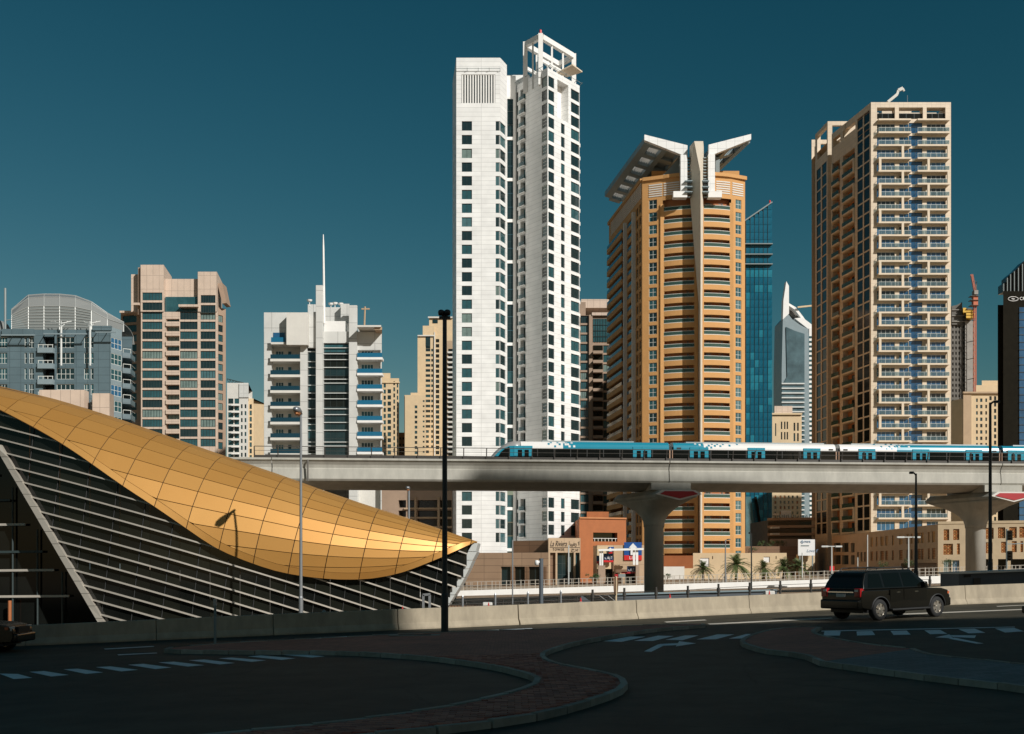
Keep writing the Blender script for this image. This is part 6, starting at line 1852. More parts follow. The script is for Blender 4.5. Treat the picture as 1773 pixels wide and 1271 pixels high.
back = sheetpiece('roof_backing', cols[0], TIP - .6, lambda p: th_edge(p), lambda p: rad(102), M['seam'], 60, .07, 14)
weld(back)
rear = sheetpiece('roof_rear', cols[0], TIP - .6, lambda p: rad(101.5), lambda p: rad(205), M['gold'], 40, 0, 8)
weld(rear)
for c0_, c1_ in zip(cols, cols[1:]):
    gpx = GAP / DS * F
    for ta, tb in zip(ths, ths[1:]):
        pa, pb = c0_ + gpx, c1_ - gpx
        lo = lambda p, ta=ta: max(ta + GAP / max(.5, Rr(p)), th_edge(p) + (STRIP + GAP) / max(.8, Rr(p)))
        hi = lambda p, tb=tb: tb - GAP / max(.5, Rr(p))
        # trim the columns in which the panel would lie wholly below the edge strip
        ok = [pa + (pb - pa) * i / 24 for i in range(25) if hi(pa + (pb - pa) * i / 24) > lo(pa + (pb - pa) * i / 24) + .004]
        if len(ok) < 3: continue
        weld(sheetpiece('roof_panel', ok[0], ok[-1], lo, hi, M['gold'], 6, 0, 1))
    weld(sheetpiece('edge_panel', c0_ + gpx, c1_ - gpx, lambda p: th_edge(p), lambda p: th_edge(p) + STRIP / max(.8, Rr(p)), M['gold'], 8, 0, 1))
# dark glass wall under the shell: it follows the lower edge, a little behind it
edge3 = [shellp(p, th_edge(p)) for p in [-180 + 10 * i for i in range(100)] + [822] if True]
edge_px = sorted([(proj(p)[0], p.y) for p in edge3])
def Dg(px):
    return interp(edge_px, px) + .45
def yb(px):                                      # where the wall meets the ground
    return HZ + F * (EYE - gz(wx(px, 60)) + .3) / 60.0
end_pts = [(940, 824), (955, 822.5), (970, 817), (985, 810.5), (1000, 803), (1015, 795), (1030, 786), (1045, 777), (1075, 758)]
def g_(x): return .25 * x + .00006 * x * x
mull = [(k, 739 + 21.5 * k) for k in range(-10, 23)]
beam_x = lambda y: -1 + .585 * (y - 777)
STEP = 26.0
def band_poly(k, xa, xb, n=2):
    top, bot = [], []
    for i in range(n + 1):
        x = xa + (xb - xa) * i / n
        e = interp(low_pts, x) - 8 if x < 826 else 944
        yt = max(739 + 21.5 * k + g_(x), e); y2 = min(739 + 21.5 * (k + 1) + g_(x), yb(x) + 6)
        top.append((x, yt)); bot.append((x, max(yt, y2)))
    return top, bot
xlim = lambda y: interp(end_pts, y) - 6 if y > 940 else 815
for k, y0 in mull:
    xa = 0.0
    # start at the slanted beam
    for _ in range(8):
        ym = y0 + g_(xa) + 10; xa = max(-150 if ym < 777 else 0, beam_x(ym))
    x = math.floor(xa / 52) * 52
    while x < 826:
        x0_, x1_ = max(x, xa), x + 52 - .6
        ym = y0 + 10 + g_((x0_ + x1_) / 2)
        x1_ = min(x1_, xlim(ym))
        if x1_ > x0_ + 2:
            t_, b_ = band_poly(k, x0_, x1_, 4)
            if max(bb[1] - tt[1] for tt, bb in zip(t_, b_)) > 1.5:
                mb = MB()
                for i in range(4):
                    if b_[i][1] - t_[i][1] < .05 and b_[i + 1][1] - t_[i + 1][1] < .05: continue
                    mb.quad(*[W(px, py, Dg(px)) for px, py in (b_[i], b_[i + 1], t_[i + 1], t_[i])])
                if mb.f:
                    St.add('glass_pane', mb, R.choice([M['g_black'], M['g_black'], M['g_black2']]))
        x += 52
    # pale horizontal mullion below this band
    y1 = y0
    run = []
    x = xa - 4
    while x < 826:
        y = y1 + g_(x)
        e = interp(low_pts, x) - 3
        if y > e and y < yb(x) and x < xlim(y) + 2 and (y < 777 or x > beam_x(y) - 3):
            run.append(W(x, y, Dg(x) - .10))
        x += 8
    if len(run) > 2:
        mb = MB()
        rr = [[p + Vector((0, -.10, -.037)), p + Vector((0, .08, -.037)), p + Vector((0, .08, .037)), p + Vector((0, -.10, .037))] for p in run]
        mb.rings(rr)
        St.add('mullion', mb, M['slat'])
# upright glazing bars (thin, dark), leaning like the roof ribs
for x in range(52, 820, 52):
    pts = []
    for i in range(12):
        y = interp(low_pts, x) + (yb(x) - interp(low_pts, x)) * i / 11
        xx = x - (y - 800) * .12
        if xx > beam_x(y) and xx < xlim(y): pts.append(W(xx, y, Dg(xx) - .03))
    if len(pts) > 2:
        St.add('glazing_bar', MB().tube(pts, .022, 5), M['pole_dark'])
# slanted clad beam on the left: short panels
for i in range(15):
    y0_, y1_ = 770 + i * 21.5, 770 + (i + 1) * 21.5 - .7
    w_ = 5.6
    q = [(beam_x(y0_) - w_, y0_), (beam_x(y1_) - w_, y1_), (beam_x(y1_) + w_, y1_), (beam_x(y0_) + w_, y0_)]
    fr_ = [W(px, py, Dg(max(0, min(170, px))) - .32) for px, py in q]; bk_ = [p + Vector((0, 1.2, 0)) for p in fr_]
    St.add('beam_panel', MB().rings([bk_, fr_]), M['slat'])
# entrance glazing left of the beam
mb = MB()
for (pa, pb, ya, yb_) in ((-140, 180, 640, 1100),):
    St.add('entrance_glass', MB().rings([[W(pa, yb_, 61.8), W(pb, yb_, 61.8), W(pb * .0 - 10, 700, 61.8), W(pa, 600, 61.8)], [p + Vector((0, .2, 0)) for p in (W(pa, yb_, 61.8), W(pb, yb_, 61.8), W(pb * .0 - 10, 700, 61.8), W(pa, 600, 61.8))]]), M['g_black'])
for y, x1 in ((822, 12), (866, 36), (908, 62), (955, 92), (987, 112), (1032, 138)):
    St.add('transom', MB().beam(W(-140, y + 2, 61.5), W(x1 - 18, y, 61.5), .1, .12), M['slat'] if y in (908, 987, 1032) else M['frame_dk'])
for x in (-60, -20, 22, 65, 108):
    St.add('entrance_mullion', MB().tube([W(x, max(830, 777 + (x + 12) / .585 + 8), 61.55), W(x, 1098, 61.55)], .05, 6), M['frame_dk'])
St.add('entrance_column', MB().tube([W(17, 1040, 61.2), W(17, 1095, 61.2)], .09, 8), M['orange_dk'])
# white end frame at the right tip
for (ya, xa), (yc, xc_) in zip(end_pts, end_pts[1:]):
    n_ = 1
    w0, w1 = 12 if ya > 950 else 5, 12
    q = [(xa - w0, ya + .4), (xc_ - w1, yc - .4), (xc_ + 1.5, yc - .4), (xa + 3.5 if ya < 960 else xa + 1.5, ya + .4)]
    fr_ = [W(px, py, 61.9) for px, py in q]; bk_ = [p + Vector((.1, 1.8, 0)) for p in fr_]
    St.add('end_frame_panel', MB().rings([bk_, fr_]), M['alu'])
St.add('end_glass', MB().rings([[W(745, 1080, 63.4), W(775, 1080, 63.4), W(815, 960, 63.4), W(815, 945, 63.4), W(745, 985, 63.4)], [W(745, 1080, 63.2), W(775, 1080, 63.2), W(815, 960, 63.2), W(815, 945, 63.2), W(745, 985, 63.2)]][::-1]), M['g_black2'])
St.add('station_back_wall', MB().box(wx(-250, 75), wx(690, 75), 73, 75, St.z, 2.2), M['conc_dk'])
St.add('door_portal', MB().beam(W(733, 1056, 58.6), W(733, 1030, 58.6), .12, .12).beam(W(744, 1056, 58.6), W(744, 1030, 58.6), .12, .12).beam(W(732, 1030, 58.6), W(745, 1029, 58.6), .12, .12), M['steel'])
# ------------------------------------------------------------------ concrete barrier along the road: separate precast lengths
bar_lab = ['concrete barrier length beyond the left edge, behind the dark car', 'shaded grey barrier length directly right of the dark car at the left edge', 'shaded barrier length behind the short post on the brick island', 'half shaded barrier length in front of the pale globe lamp post',
           'barrier length behind the foot of the tall dark lamp post', 'sunlit barrier length left of the round sign seen edge on', 'sunlit barrier length right of the round sign, below the viaduct pier', 'sunlit barrier length just behind the tail of the black SUV', 'sunlit barrier length hidden mostly by the black SUV', 'sunlit barrier length right of the bonnet of the black SUV', 'barrier length beyond the right edge of the view']
hs = [.66, .70, .74, .78, .80, .80, .80, .80, .83, .90, .92, .92]
for i in range(len(BARW) - 1):
    p, q = BARW[i], BARW[i + 1]
    d = q - p; L = d.length; d.normalize(); nrm = Vector((-d.y, d.x, 0))
    mb = MB()
    rings = []
    n = max(2, int(L / 1.2))
    for j in range(n + 1):
        c = p + d * (.012 + (L - .024) * j / n); c.z = gz(c.x)
        h = hs[i] + (hs[i + 1] - hs[i]) * j / n
        rings.append([c + nrm * o + Vector((0, 0, z)) for o, z in ((-.30, -.02), (-.30, .07), (-.17, .26), (-.11, h), (.11, h), (.17, .26), (.30, .07), (.30, -.02))])
    mb.rings(rings)
    o = ob('concrete_barrier', mb.mesh('concrete_barrier', M['barrier']))
    tag(o, bar_lab[i], 'barrier', 'concrete barrier lengths along the road')
    m_ = o.modifiers.new('bevel', 'BEVEL'); m_.width = .02; m_.segments = 2; m_.limit_method = 'ANGLE'; m_.angle_limit = rad(30)
# far white barrier with its panel fence
fb = thing('barrier_wall', 'long white far barrier topped with a grey panel fence, across the highway', 'barrier', (0, 165, -LOW))
base = lambda px: 1030 - (px - 820) * .031
mb = MB()
xs_ = list(range(700, 1900, 30))
def fpt(px, up, dy=0.0):
    D = 165 + max(0, (px - 820)) * .004
    v = W(px, base(px), D + dy); v.z = wz(base(px), D) + up; return v
off = Vector((0, 165, -LOW))
mb.rings([[fpt(px, -1.2), fpt(px, .66), fpt(px, .66, .4), fpt(px, -1.2, .4)] for px in xs_])
ob('white_wall', mb.mesh('white_wall', M['white']), fb, -off)
post = MB().box(-.06, .06, -.05, .05, 0, 1.28).mesh('fence_post', M['slat'])
bar = MB().box(-.035, .035, -.03, .03, 0, 1.12).mesh('fence_bar', M['slat'])
i = 0
x = 702
while x < 1880:
    v = fpt(x, .66, .2) - off
    ob('fence_post', post, fb, v)
    for dx in (6.5, 13, 15.5):
        ob('fence_bar', bar, fb, fpt(x + dx, .68, .2) - off)
    x += 25
for h in (.84, 1.3, 1.82):
    mb = MB(); mb.rings([[fpt(px, h, .17), fpt(px, h + .06, .17), fpt(px, h + .06, .23), fpt(px, h, .23)] for px in xs_]); ob('fence_rail', mb.mesh('fence_rail', M['slat']), fb, -off)
# cable fence posts just behind the near barrier
cf = thing('cable_fence', 'row of short posts joined by thin cables behind the concrete barrier', 'fence', (0, 52, 0))
cpost = MB().tube([(0, 0, -.2), (0, 0, 1.12)], .05, 8).tube([(0, 0, 1.12), (0, 0, 1.2)], [.05, .02], 8).mesh('post', M['steel'])
cpostd = MB().tube([(0, 0, -.2), (0, 0, 1.15)], .055, 8).tube([(0, 0, .75), (0, 0, .95)], .085, 8).mesh('post', M['rail_dark'])
pts = []
for px, y in ((801, 1030), (857.5, 1027), (914, 1024), (971, 1021.5), (1026, 1019), (1081, 1016), (1136, 1014.5), (1191, 1012.5), (1244, 1009), (1298, 1006.5), (1351, 1004), (1404, 1002), (1457, 1000), (1510, 998), (1560, 996.5), (1610, 995)):
    D = 52 + (px - 801) * .010
    v = W(px, y, D)
    ob('post', cpost if px < 1000 else cpostd, cf, (v.x, v.y - 52, v.z - 1.2)); pts.append(v)
for h in (.25, .55, .85):
    ob('cable', MB().tube([p - Vector((0, 52, h)) for p in pts], .012, 4).mesh('cable', M['rail_dark']), cf)
# low dark guard rail of the station forecourt
gr = thing('guard_rail', 'low dark railing right of the station end, behind the barrier', 'railing', (wx(900, 62), 62, 0))
def gl_(px, y, D=62): return W(px, y, D) - Vector((wx(900, 62), 62, 0))
for ya, yb2 in ((1042, 1031.5), (1048, 1038)):
    ob('rail', MB().tube([gl_(770, ya), gl_(1004, yb2)], .04, 5).mesh('rail', M['rail_dark']), gr)
for i in range(8):
    px = 775 + i * 32; y = 1042 - (px - 770) * .045
    ob('post', MB().tube([gl_(px, y), gl_(px, y + 26)], .035, 5).mesh('post', M['rail_dark']), gr)
mb = MB()
for px in range(772, 1004, 5):
    y = 1042 - (px - 770) * .045; mb.tube([gl_(px, y + 6), gl_(px, y + 17)], .014, 4)
o = ob('bars', mb.mesh('bars', M['rail_dark']), gr); o['kind'] = 'stuff'
kbw = thing('low_wall', 'brown base wall under the dark railing beside the station', 'wall', (wx(890, 63), 63, 0))
ob('wall', MB().box(-6.5, 3.4, 0, .3, -1.2, wz(1049, 63) - .0).mesh('wall', M['brown_dk']), kbw)
# grey blue stair walls and the substation wall
sw = thing('stair_wall', 'grey blue low wall with a sloping stair cheek by the pier foot', 'wall', (wx(1150, 58), 58, 0))
o_ = Vector((wx(1150, 58), 58, 0))
def pl(pts, D, dep, m, nm, par, org):
    n = [(wx(px, D), wz(py, D)) for px, py in pts]
    if sum(a[0] * c[1] - c[0] * a[1] for a, c in zip(n, n[1:] + n[:1])) < 0: n.reverse()
    return ob(nm, MB().rings([[(x, D + dep, z) for x, z in n], [(x, D, z) for x, z in n]]).mesh(nm, m), par, -org)
pl([(1068, 1029), (1345, 1022), (1345, 1075), (1068, 1075)], 58, .4, M['slate'], 'wall', sw, o_)
pl([(1067, 1028), (1346, 1020.5), (1346, 1023), (1067, 1030.5)], 57.9, .6, M['bluegrey_lt'], 'coping', sw, o_)
pl([(1006, 1032), (1009, 1032), (1027, 1044), (1027, 1075), (1006, 1075)], 58.5, .25, M['slate'], 'stair_cheek', sw, o_)
for a, c in ((1030, 1046), (1045, 1060)):
    ob('stair_rail', MB().tube([W(a, 1031.5, 57.5) - o_, W(a + 8, 1032, 57.5) - o_, W(c + 4, 1041, 57.5) - o_], .05, 6).mesh('stair_rail', M['rail_dark']), sw)
sb = thing('substation_wall', 'dark grey wall with a pale coping and small vent at the right, under the second pier', 'wall', (wx(1715, 70), 70, 0))
o_ = Vector((wx(1715, 70), 70, 0))
pl([(1660, 994), (1900, 985), (1900, 1060), (1660, 1060)], 70, 3, M['slate'], 'wall', sb, o_)
pl([(1659, 991), (1900, 982), (1900, 985), (1659, 994)], 69.8, 3.3, M['offwhite'], 'coping', sb, o_)
pl([(1670, 995.5), (1681, 995), (1681, 999), (1670, 999.5)], 69.9, .2, M['train_dk'], 'vent', sb, o_)
pl([(1687, 1001), (1698, 1000.5), (1698, 1020), (1687, 1020)], 69.85, .2, M['rail_dark'], 'hatch', sb, o_)

# ------------------------------------------------------------------ lamp posts
def lamp(label, px, D, yt, ybase, r0, r1, m, kind='globe', armpx=0, group='street lamps', dirx=-1):
    x = wx(px, D); z0 = gz(x) if ybase is None else wz(ybase, D)
    t = thing('street_lamp', label, 'street lamp', (x, D, z0), 0, group)
    H = wz(yt, D) - z0
    ob('pole', MB().tube([(0, 0, -.1), (0, 0, H * .5), (0, 0, H)], [r0, (r0 + r1) / 2, r1], 12).mesh('pole', m), t)
    ob('base_sleeve', MB().lathe([(r0 * 1.25, 0), (r0 * 1.25, min(1.4, H * .12)), (r0 * 1.02, min(1.45, H * .125))], (0, 0, 0), 12).mesh('base_sleeve', M['pole_dark'] if m is not M['steel'] else m), t)
    if kind == 'globe':
        hd = ob('lamp_head', MB().rings([[(w_ * q, -y_, H + .02 * y_ + z_ * hh) for q, z_ in ((-1, 0), (-.7, -.7), (.7, -.7), (1, 0), (.7, .8), (0, 1), (-.7, .8))] for y_, w_, hh in ((-.1, .06, .06), (.25, .08, .07), (.5, .16, .12), (.85, .19, .16), (1.15, .17, .15), (1.32, .08, .08))]).mesh('lamp_head', m, True), t)
        ob('lens', MB().rings([[(w_ * math.cos(a), -.85 + .36 * math.sin(a), z_ + H) for a in [i * math.pi / 6 for i in range(12)]] for w_, z_ in ((.15, -.09), (.10, -.17))]).mesh('lens', M['terracotta']), hd)
    elif kind == 'cluster':
        for i, (dx, dy) in enumerate(((-.12, -.08), (.10, -.1), (0, .12))):
            ob('lamp_head', MB().lathe([(.03, .02), (.10, -.08), (.12, .02), (.10, .09), (.04, .12)], (dx, dy, H), 10).mesh('lamp_head', m, True), t)
        ob('bracket', MB().box(-.2, .2, -.05, .05, H - .2, H - .1).mesh('bracket', m), t)
    elif kind == 'arm':
        a = dirx * armpx / F * D
        ob('arm', MB().tube([(0, 0, H - .15), (a * .3, 0, H + .02), (a * .6, 0, H + .05)], r1 * .8, 8).mesh('arm', m), t)
        ob('lamp_head', MB().rings([[(a * f, w_ * q, H + .05 + z) for q, z in ((-1, 0), (-.8, -.07), (.8, -.07), (1, 0), (.7, .08), (-.7, .08))] for f, w_ in ((.45, .06), (.65, .15), (1.0, .17), (1.25, .10))]).mesh('lamp_head', m), t)
    elif kind == 'double':
        a = armpx / F * D
        ob('arm', MB().beam((-a, 0, H), (a, 0, H), .12, .12).mesh('arm', m), t)
        for s in (-1, 1):
            ob('lamp_head', MB().box(s * a - .45, s * a + .45, -.18, .18, H - .12, H + .1).mesh('lamp_head', m), t)
    return t
lamp('pale grey lamp post with a round brown head in front of the golden shell', 521, 53.7, 716, None, .085, .05, M['steel'], 'globe')
lamp('tall dark lamp post with a clustered head standing on the brick pavement', 770, 41.3, 543, 1096.5, .105, .075, M['pole_dark'], 'cluster')
lamp('dark lamp post with a curved arm at the right, before the second pier', 1714.5, 75, 697, 1012, .13, .08, M['pole_dark'], 'arm', 13, dirx=1)
lamp('slim dark lamp post with a short left arm behind the black SUV', 1586, 75, 820, 1012, .12, .06, M['pole_dark'], 'arm', 9, dirx=-1)
lamp('small grey globe lamp behind the golden shell, under the viaduct', 708, 95, 847, 985, .11, .08, M['steel'], 'globe')
lamp('double arm white street lamp in front of the mall, far side of the highway', 1440, 160, 946, 1000, .12, .08, M['alu'], 'double', 12)
lamp('double arm street lamp before the lattice windows of the mall', 1573, 150, 930, 990, .12, .08, M['alu'], 'double', 14)
lamp('thin grey pole lamp in front of the ochre tower podium', 1256, 130, 935, 1006, .10, .06, M['steel'], 'arm', 7, dirx=1)
lamp('thin dark pole rising beside the palms', 1301, 100, 924, 1030, .07, .05, M['steel'], 'arm', 4, dirx=-1)
t = thing('short_post', 'short grey post standing alone at the tip of the brick island', 'post', tuple(gp(372.5, 1117)))
ob('pole', MB().tube([(0, 0, 0), (0, 0, 1.5)], .042, 8).mesh('pole', M['frame_gr']), t); ob('cap', MB().box(-.05, .05, -.05, .05, 1.3, 1.52).mesh('cap', M['steel']), t)
def pole(name, label, cat, px, D, yt, ybt, r, m, extra=None):
    x = wx(px, D); z0 = wz(ybt, D)
    t = thing(name, label, cat, (x, D, z0))
    ob('pole', MB().tube([(0, 0, 0), (0, 0, wz(yt, D) - z0)], r, 10).mesh('pole', m), t)
    if extra: extra(t, wz(yt, D) - z0)
    return t
def cctv(t, H):
    ob('bracket', MB().beam((0, 0, H - .15), (-.12, -.05, H - .15), .06, .1).mesh('bracket', M['white']), t)
    ob('camera_housing', MB().lathe([(.02, -.14), (.09, -.1), (.1, .02), (.07, .1)], (-.2, -.05, H - .18), 10).mesh('camera_housing', M['white'], True), t)
pole('camera_post', 'dark grey post with a small white camera, right of the station', 'camera post', 937, 52, 967, 1055, .10, M['slate'], cctv)
pole('pole', 'thin tall pole in front of the brown podium wall', 'pole', 887.5, 56, 935, 1055, .035, M['steel'])
def flagsign(t, H):
    ob('sign_plate', MB().box(-.1, .25, -.05, 0, H * .32, H * .7).mesh('sign_plate', M['frame_gr']), t)
pole('pole', 'slim pole with a grey plate in front of the name sign podium', 'pole', 984.5, 150, 944, 1012, .09, M['alu'], flagsign)
def disc(t, H):
    ob('sign_disc', MB().rings([[(.02 * s_ + .11 * math.cos(a), .32 * math.cos(a) * 1.0, H - .42 + .40 * math.sin(a)) for a in [i * math.pi / 12 for i in range(24)]] for s_ in (-1, 1)]).mesh('sign_disc', M['brown_dk']), t)
    ob('sign_face', MB().rings([[(-.03 + .02 * s_ + .1 * math.cos(a), .30 * math.cos(a), H - .42 + .38 * math.sin(a)) for a in [i * math.pi / 12 for i in range(24)]] for s_ in (-.2, .2)]).mesh('sign_face', M['red']), t)
pole('road_sign', 'round road sign seen almost edge on, beside the stair wall', 'road sign', 1066.5, 50, 998, 1048, .045, M['sandstone'], disc)
def tlight(t, H):
    for z in (H - .2, H * .45):
        hd = ob('signal_head', MB().box(.1, .75, -.25, .25, z - 1.4, z).mesh('signal_head', M['black_stone']), t)
        for q in range(3): ob('lens', MB().lathe([(.2, 0), (.2, .06)], (0, 0, 0), 8).mesh('lens', M['g_black2']), hd, (.42, -.28, z - .3 - .42 * q))
    ob('arm', MB().beam((0, 0, H * .62), (4.5, 0, H * .66), .12, .12).mesh('arm', M['frame_gr']), t)
    ob('signal_head', MB().box(3.7, 4.5, -.25, .25, H * .55, H * .73).mesh('signal_head', M['black_stone']), t)
pole('traffic_light', 'traffic lights on a pole with an arm, at the far right before the mall', 'traffic light', 1743, 165, 916, 985, .12, M['frame_gr'], tlight)
def tl2(t, H):
    for z in (H, H * .5): ob('signal_head', MB().box(.05, .7, -.2, .2, z - .9, z).mesh('signal_head', M['black_stone']), t)
pole('traffic_light', 'small dark signal heads just right of the second pier', 'traffic light', 1696, 150, 924, 985, .08, M['frame_gr'], tl2)
def redsig(t, H): ob('sign_face', MB().box(-.34, .34, -.06, 0, H - .7, H).mesh('sign_face', M['red_lt']), t)
pole('road_sign', 'small red road sign in front of the beige grid tower', 'road sign', 1440.5, 170, 980, 998, .06, M['alu'], redsig)
for lab, px, yt in (('white pole left of the double arm lamp before the mall', 1502, 926), ('thin pole by the flowering tree before the mall', 1485, 965), ('white thin pole in front of the palms on the right', 1389, 957)):
    pole('pole', lab, 'pole', px, 155, yt, 1000, .07, M['alu'])
def cone(label, px, y, D):
    h = 6.5 / F * D
    t = thing('traffic_cone', label, 'traffic cone', (wx(px, D), D, wz(y, D)), 0, 'red cones peeping over the barrier')
    ob('cone', MB().lathe([(h * .3, 0), (h * .25, h * .12), (h * .1, h), (h * .05, h * 1.05)], (0, 0, 0), 10).mesh('cone', M['red_lt']), t)
    ob('foot', MB().box(-h * .4, h * .4, -h * .4, h * .4, -h * .9, 0).mesh('foot', M['conc']), t)
for lab, px, y, D in (('red cone at the foot of the slanted station beam', 167, 1083.5, 44), ('red cone left of the tall dark lamp post', 697, 1057, 50), ('red cone over the white block right of the station', 846, 1050, 52), ('red cone left of the stair cheek', 1005.5, 1041.5, 53), ('red cone right of the pier foot', 1160, 1035, 54), ('red cone on the pale block behind the black SUV', 1332, 1029.5, 55)):
    cone(lab, px, y, D)
for lab, px, D in (('white road block behind the barrier right of the station', 844, 54), ('pale road block behind the barrier left of the black SUV', 1333.5, 57)):
    w_ = 17 / F * D
    y = 1043 if px < 1000 else 1023
    o = ob('road_block', MB().box(-w_ / 2, w_ / 2, 0, .5, -1.2, 0).mesh('road_block', M['offwhite']), None, (wx(px, D), D, wz(y, D)))
    tag(o, lab, 'road block'); bevel(o, .05)
t = thing('bollard', 'small grey domed post at the barrier, below the golden shell', 'bollard', tuple(W(561, 1066, 47)))
ob('shaft', MB().lathe([(.09, -.5), (.09, .14), (.07, .2), (.01, .24)], (0, 0, 0), 10).mesh('shaft', M['frame_gr']), t)
# manhole covers on the pavement
for lab, px, y in (('metal cover plate set in the brick pavement by the dark lamp post', 718, 1105.5),):
    p = gp(px, y); o = ob('cover_plate', MB().box(-.85, .85, -.32, .32, -.02, .012).mesh('cover_plate', M['conc']), None, (p.x, p.y, p.z + KH), -.02); tag(o, lab, 'cover plate')
    o = ob('lid', MB().box(-.55, .55, -.2, .2, 0.0125, .02).mesh('lid', M['mortar']), o)

# ------------------------------------------------------------------ palms and shrubs
def palm(label, px, D, ybase, ytop, group='date palms in front of the ochre podium'):
    x = wx(px, D); z0 = wz(ybase, D); H = wz(ytop, D) - z0
    t = thing('palm_tree', label, 'palm tree', (x, D, z0), 0, group)
    th_ = H * .48
    tr = []
    ob('trunk', MB().tube([(0, 0, -.5), (.05, 0, th_ * .3), (.02, 0, th_ * .7), (0, 0, th_)], [.34, .27, .25, .32], 9).mesh('trunk', M['trunk']), t)
    mb = MB()
    nf = 46
    for i in range(nf):
        az = i * 2.399 + R.uniform(-.2, .2); el = rad(R.uniform(-22, 78)); L = H * R.uniform(.58, .80)
        d = Vector((math.cos(az), math.sin(az), 0)); side = Vector((-d.y, d.x, 0))
        pts_ = []
        for j in range(7):
            f = j / 6.0
            r_ = L * f * math.cos(el) ; z = L * (f * math.sin(el) - .62 * f * f * (.55 + .45 * math.cos(el)))
            pts_.append(d * r_ + Vector((0, 0, th_ + z)))
        for j in range(1, 7):
            p, q = pts_[j - 1], pts_[j]
            for s in (-1, 1):
                for u in (.0, .5):
                    b0 = p.lerp(q, u); b1 = p.lerp(q, u + .42)
                    ln = L * (.26 if j < 5 else .16) * (1.1 - abs(j - 3) * .13)
                    tip = b1 + side * s * ln * .75 + (q - p).normalized() * ln * .55 + Vector((0, 0, -.16 * ln + R.uniform(-.08, .08)))
                    n = len(mb.v); mb.v += [tuple(b0), tuple(b1), tuple(tip)]; mb.f.append((n, n + 1, n + 2)); mb.m.append(0)
    ob('crown', mb.mesh('crown', M['frond']), t)
    mb = MB()
    for i in range(16):
        az = i * 2.4; d = Vector((math.cos(az), math.sin(az), 0)); L = H * R.uniform(.2, .32)
        a = Vector((0, 0, th_ - .1)); c = a + d * L * .45 + Vector((0, 0, -L * .8)); s = Vector((-d.y, d.x, 0)) * .2
        n = len(mb.v); mb.v += [tuple(a - s), tuple(a + s), tuple(c)]; mb.f.append((n, n + 1, n + 2)); mb.m.append(0)
    ob('dry_skirt', mb.mesh('dry_skirt', M['trunk']), t)
for lab, px, yt, D in (('left palm of the row, in front of the low ochre wall', 1217, 966, 230), ('tallest palm, second from the left in front of the ochre podium', 1275, 953, 225), ('third palm from the left, below the small white panel', 1322, 966, 228), ('palm just left of the end corner of the ochre podium', 1357, 961, 226), ('rightmost palm, against the pale wall below the hoarding', 1383, 963, 224)):
    palm(lab, px, D, 1001 - (px - 1217) * .02, yt)
def bush(name, label, px, D, ybase, ytop, wpx, n=500, m=None, cat='shrub', trunk=False, dens=1.0):
    x = wx(px, D); z0 = wz(ybase, D); H = wz(ytop, D) - z0; w_ = wpx / F * D / 2
    t = thing(name, label, cat, (x, D, z0))
    mb = MB(); cz = H * (.55 if not trunk else .72); rz_ = H * (.5 if not trunk else .32)
    clumps = [(Vector((R.uniform(-.75, .75) * w_, R.uniform(-.6, .6) * w_, cz + R.uniform(-.6, .6) * rz_)), R.uniform(.28, .5)) for _ in range(14)]
    for i in range(n):
        c, rr = R.choice(clumps)
        v = Vector((R.gauss(0, 1), R.gauss(0, 1), R.gauss(0, 1))).normalized() * rr * R.uniform(.6, 1.0)
        p = c + Vector((v.x * w_, v.y * w_, v.z * rz_ * 1.2))
        if p.z < 0.02: p.z = .05
        a = Vector((R.uniform(-1, 1), R.uniform(-1, 1), R.uniform(-1, 1))).normalized(); b2 = a.cross(Vector((R.uniform(-1, 1), R.uniform(-1, 1), R.uniform(-1, 1)))).normalized()
        s = min(w_, H) * R.uniform(.05, .11)
        mb.quad(p - a * s, p + b2 * s * .6, p + a * s, p - b2 * s * .6)
    ob('crown' if trunk else 'foliage', mb.mesh('foliage', m or M['leaf']), t)
    ob('trunk' if trunk else 'stem', MB().tube([(0, 0, -.2), (0, 0, cz)], [.12, .06], 6).mesh('stem', M['trunk']), t)
bush('shrub', 'wide clipped green shrub left of the pharmacy', 1026, 238, 1006, 993, 26)
bush('shrub', 'small round green shrub right of the viaduct pier', 1155.5, 238, 1002, 992, 15)
for i, (lab, px, w_) in enumerate((('leftmost terrace bush at the foot of the blue glass tower', 1319, 16), ('second terrace bush from the left', 1333, 15), ('third terrace bush, beside the white balconies', 1346, 13), ('rightmost terrace bush, nearest the white hoarding', 1357, 14))):
    bush('terrace_bush', lab, px, 322, 947, 935 + (i % 2), w_, 350)
bush('terrace_bush', 'low planting on the edge of the dark garden wall', 1303, 319, 954, 947, 22, 300)
bush('flowering_tree', 'small thin tree with sparse leaves in front of the mall corner', 1643, 170, 987, 968, 24, 260, None, 'tree', True)
bush('small_tree', 'small dark tree in front of the shaded mall flank', 1575, 175, 990, 967, 20, 330, None, 'tree', True)
bush('small_tree', 'small dark tree near the middle of the shaded mall flank', 1530, 175, 992, 971, 18, 300, None, 'tree', True)
bush('cypress', 'narrow dark cypress right of the second pier', 1703, 190, 985, 966, 5, 260, None, 'tree')

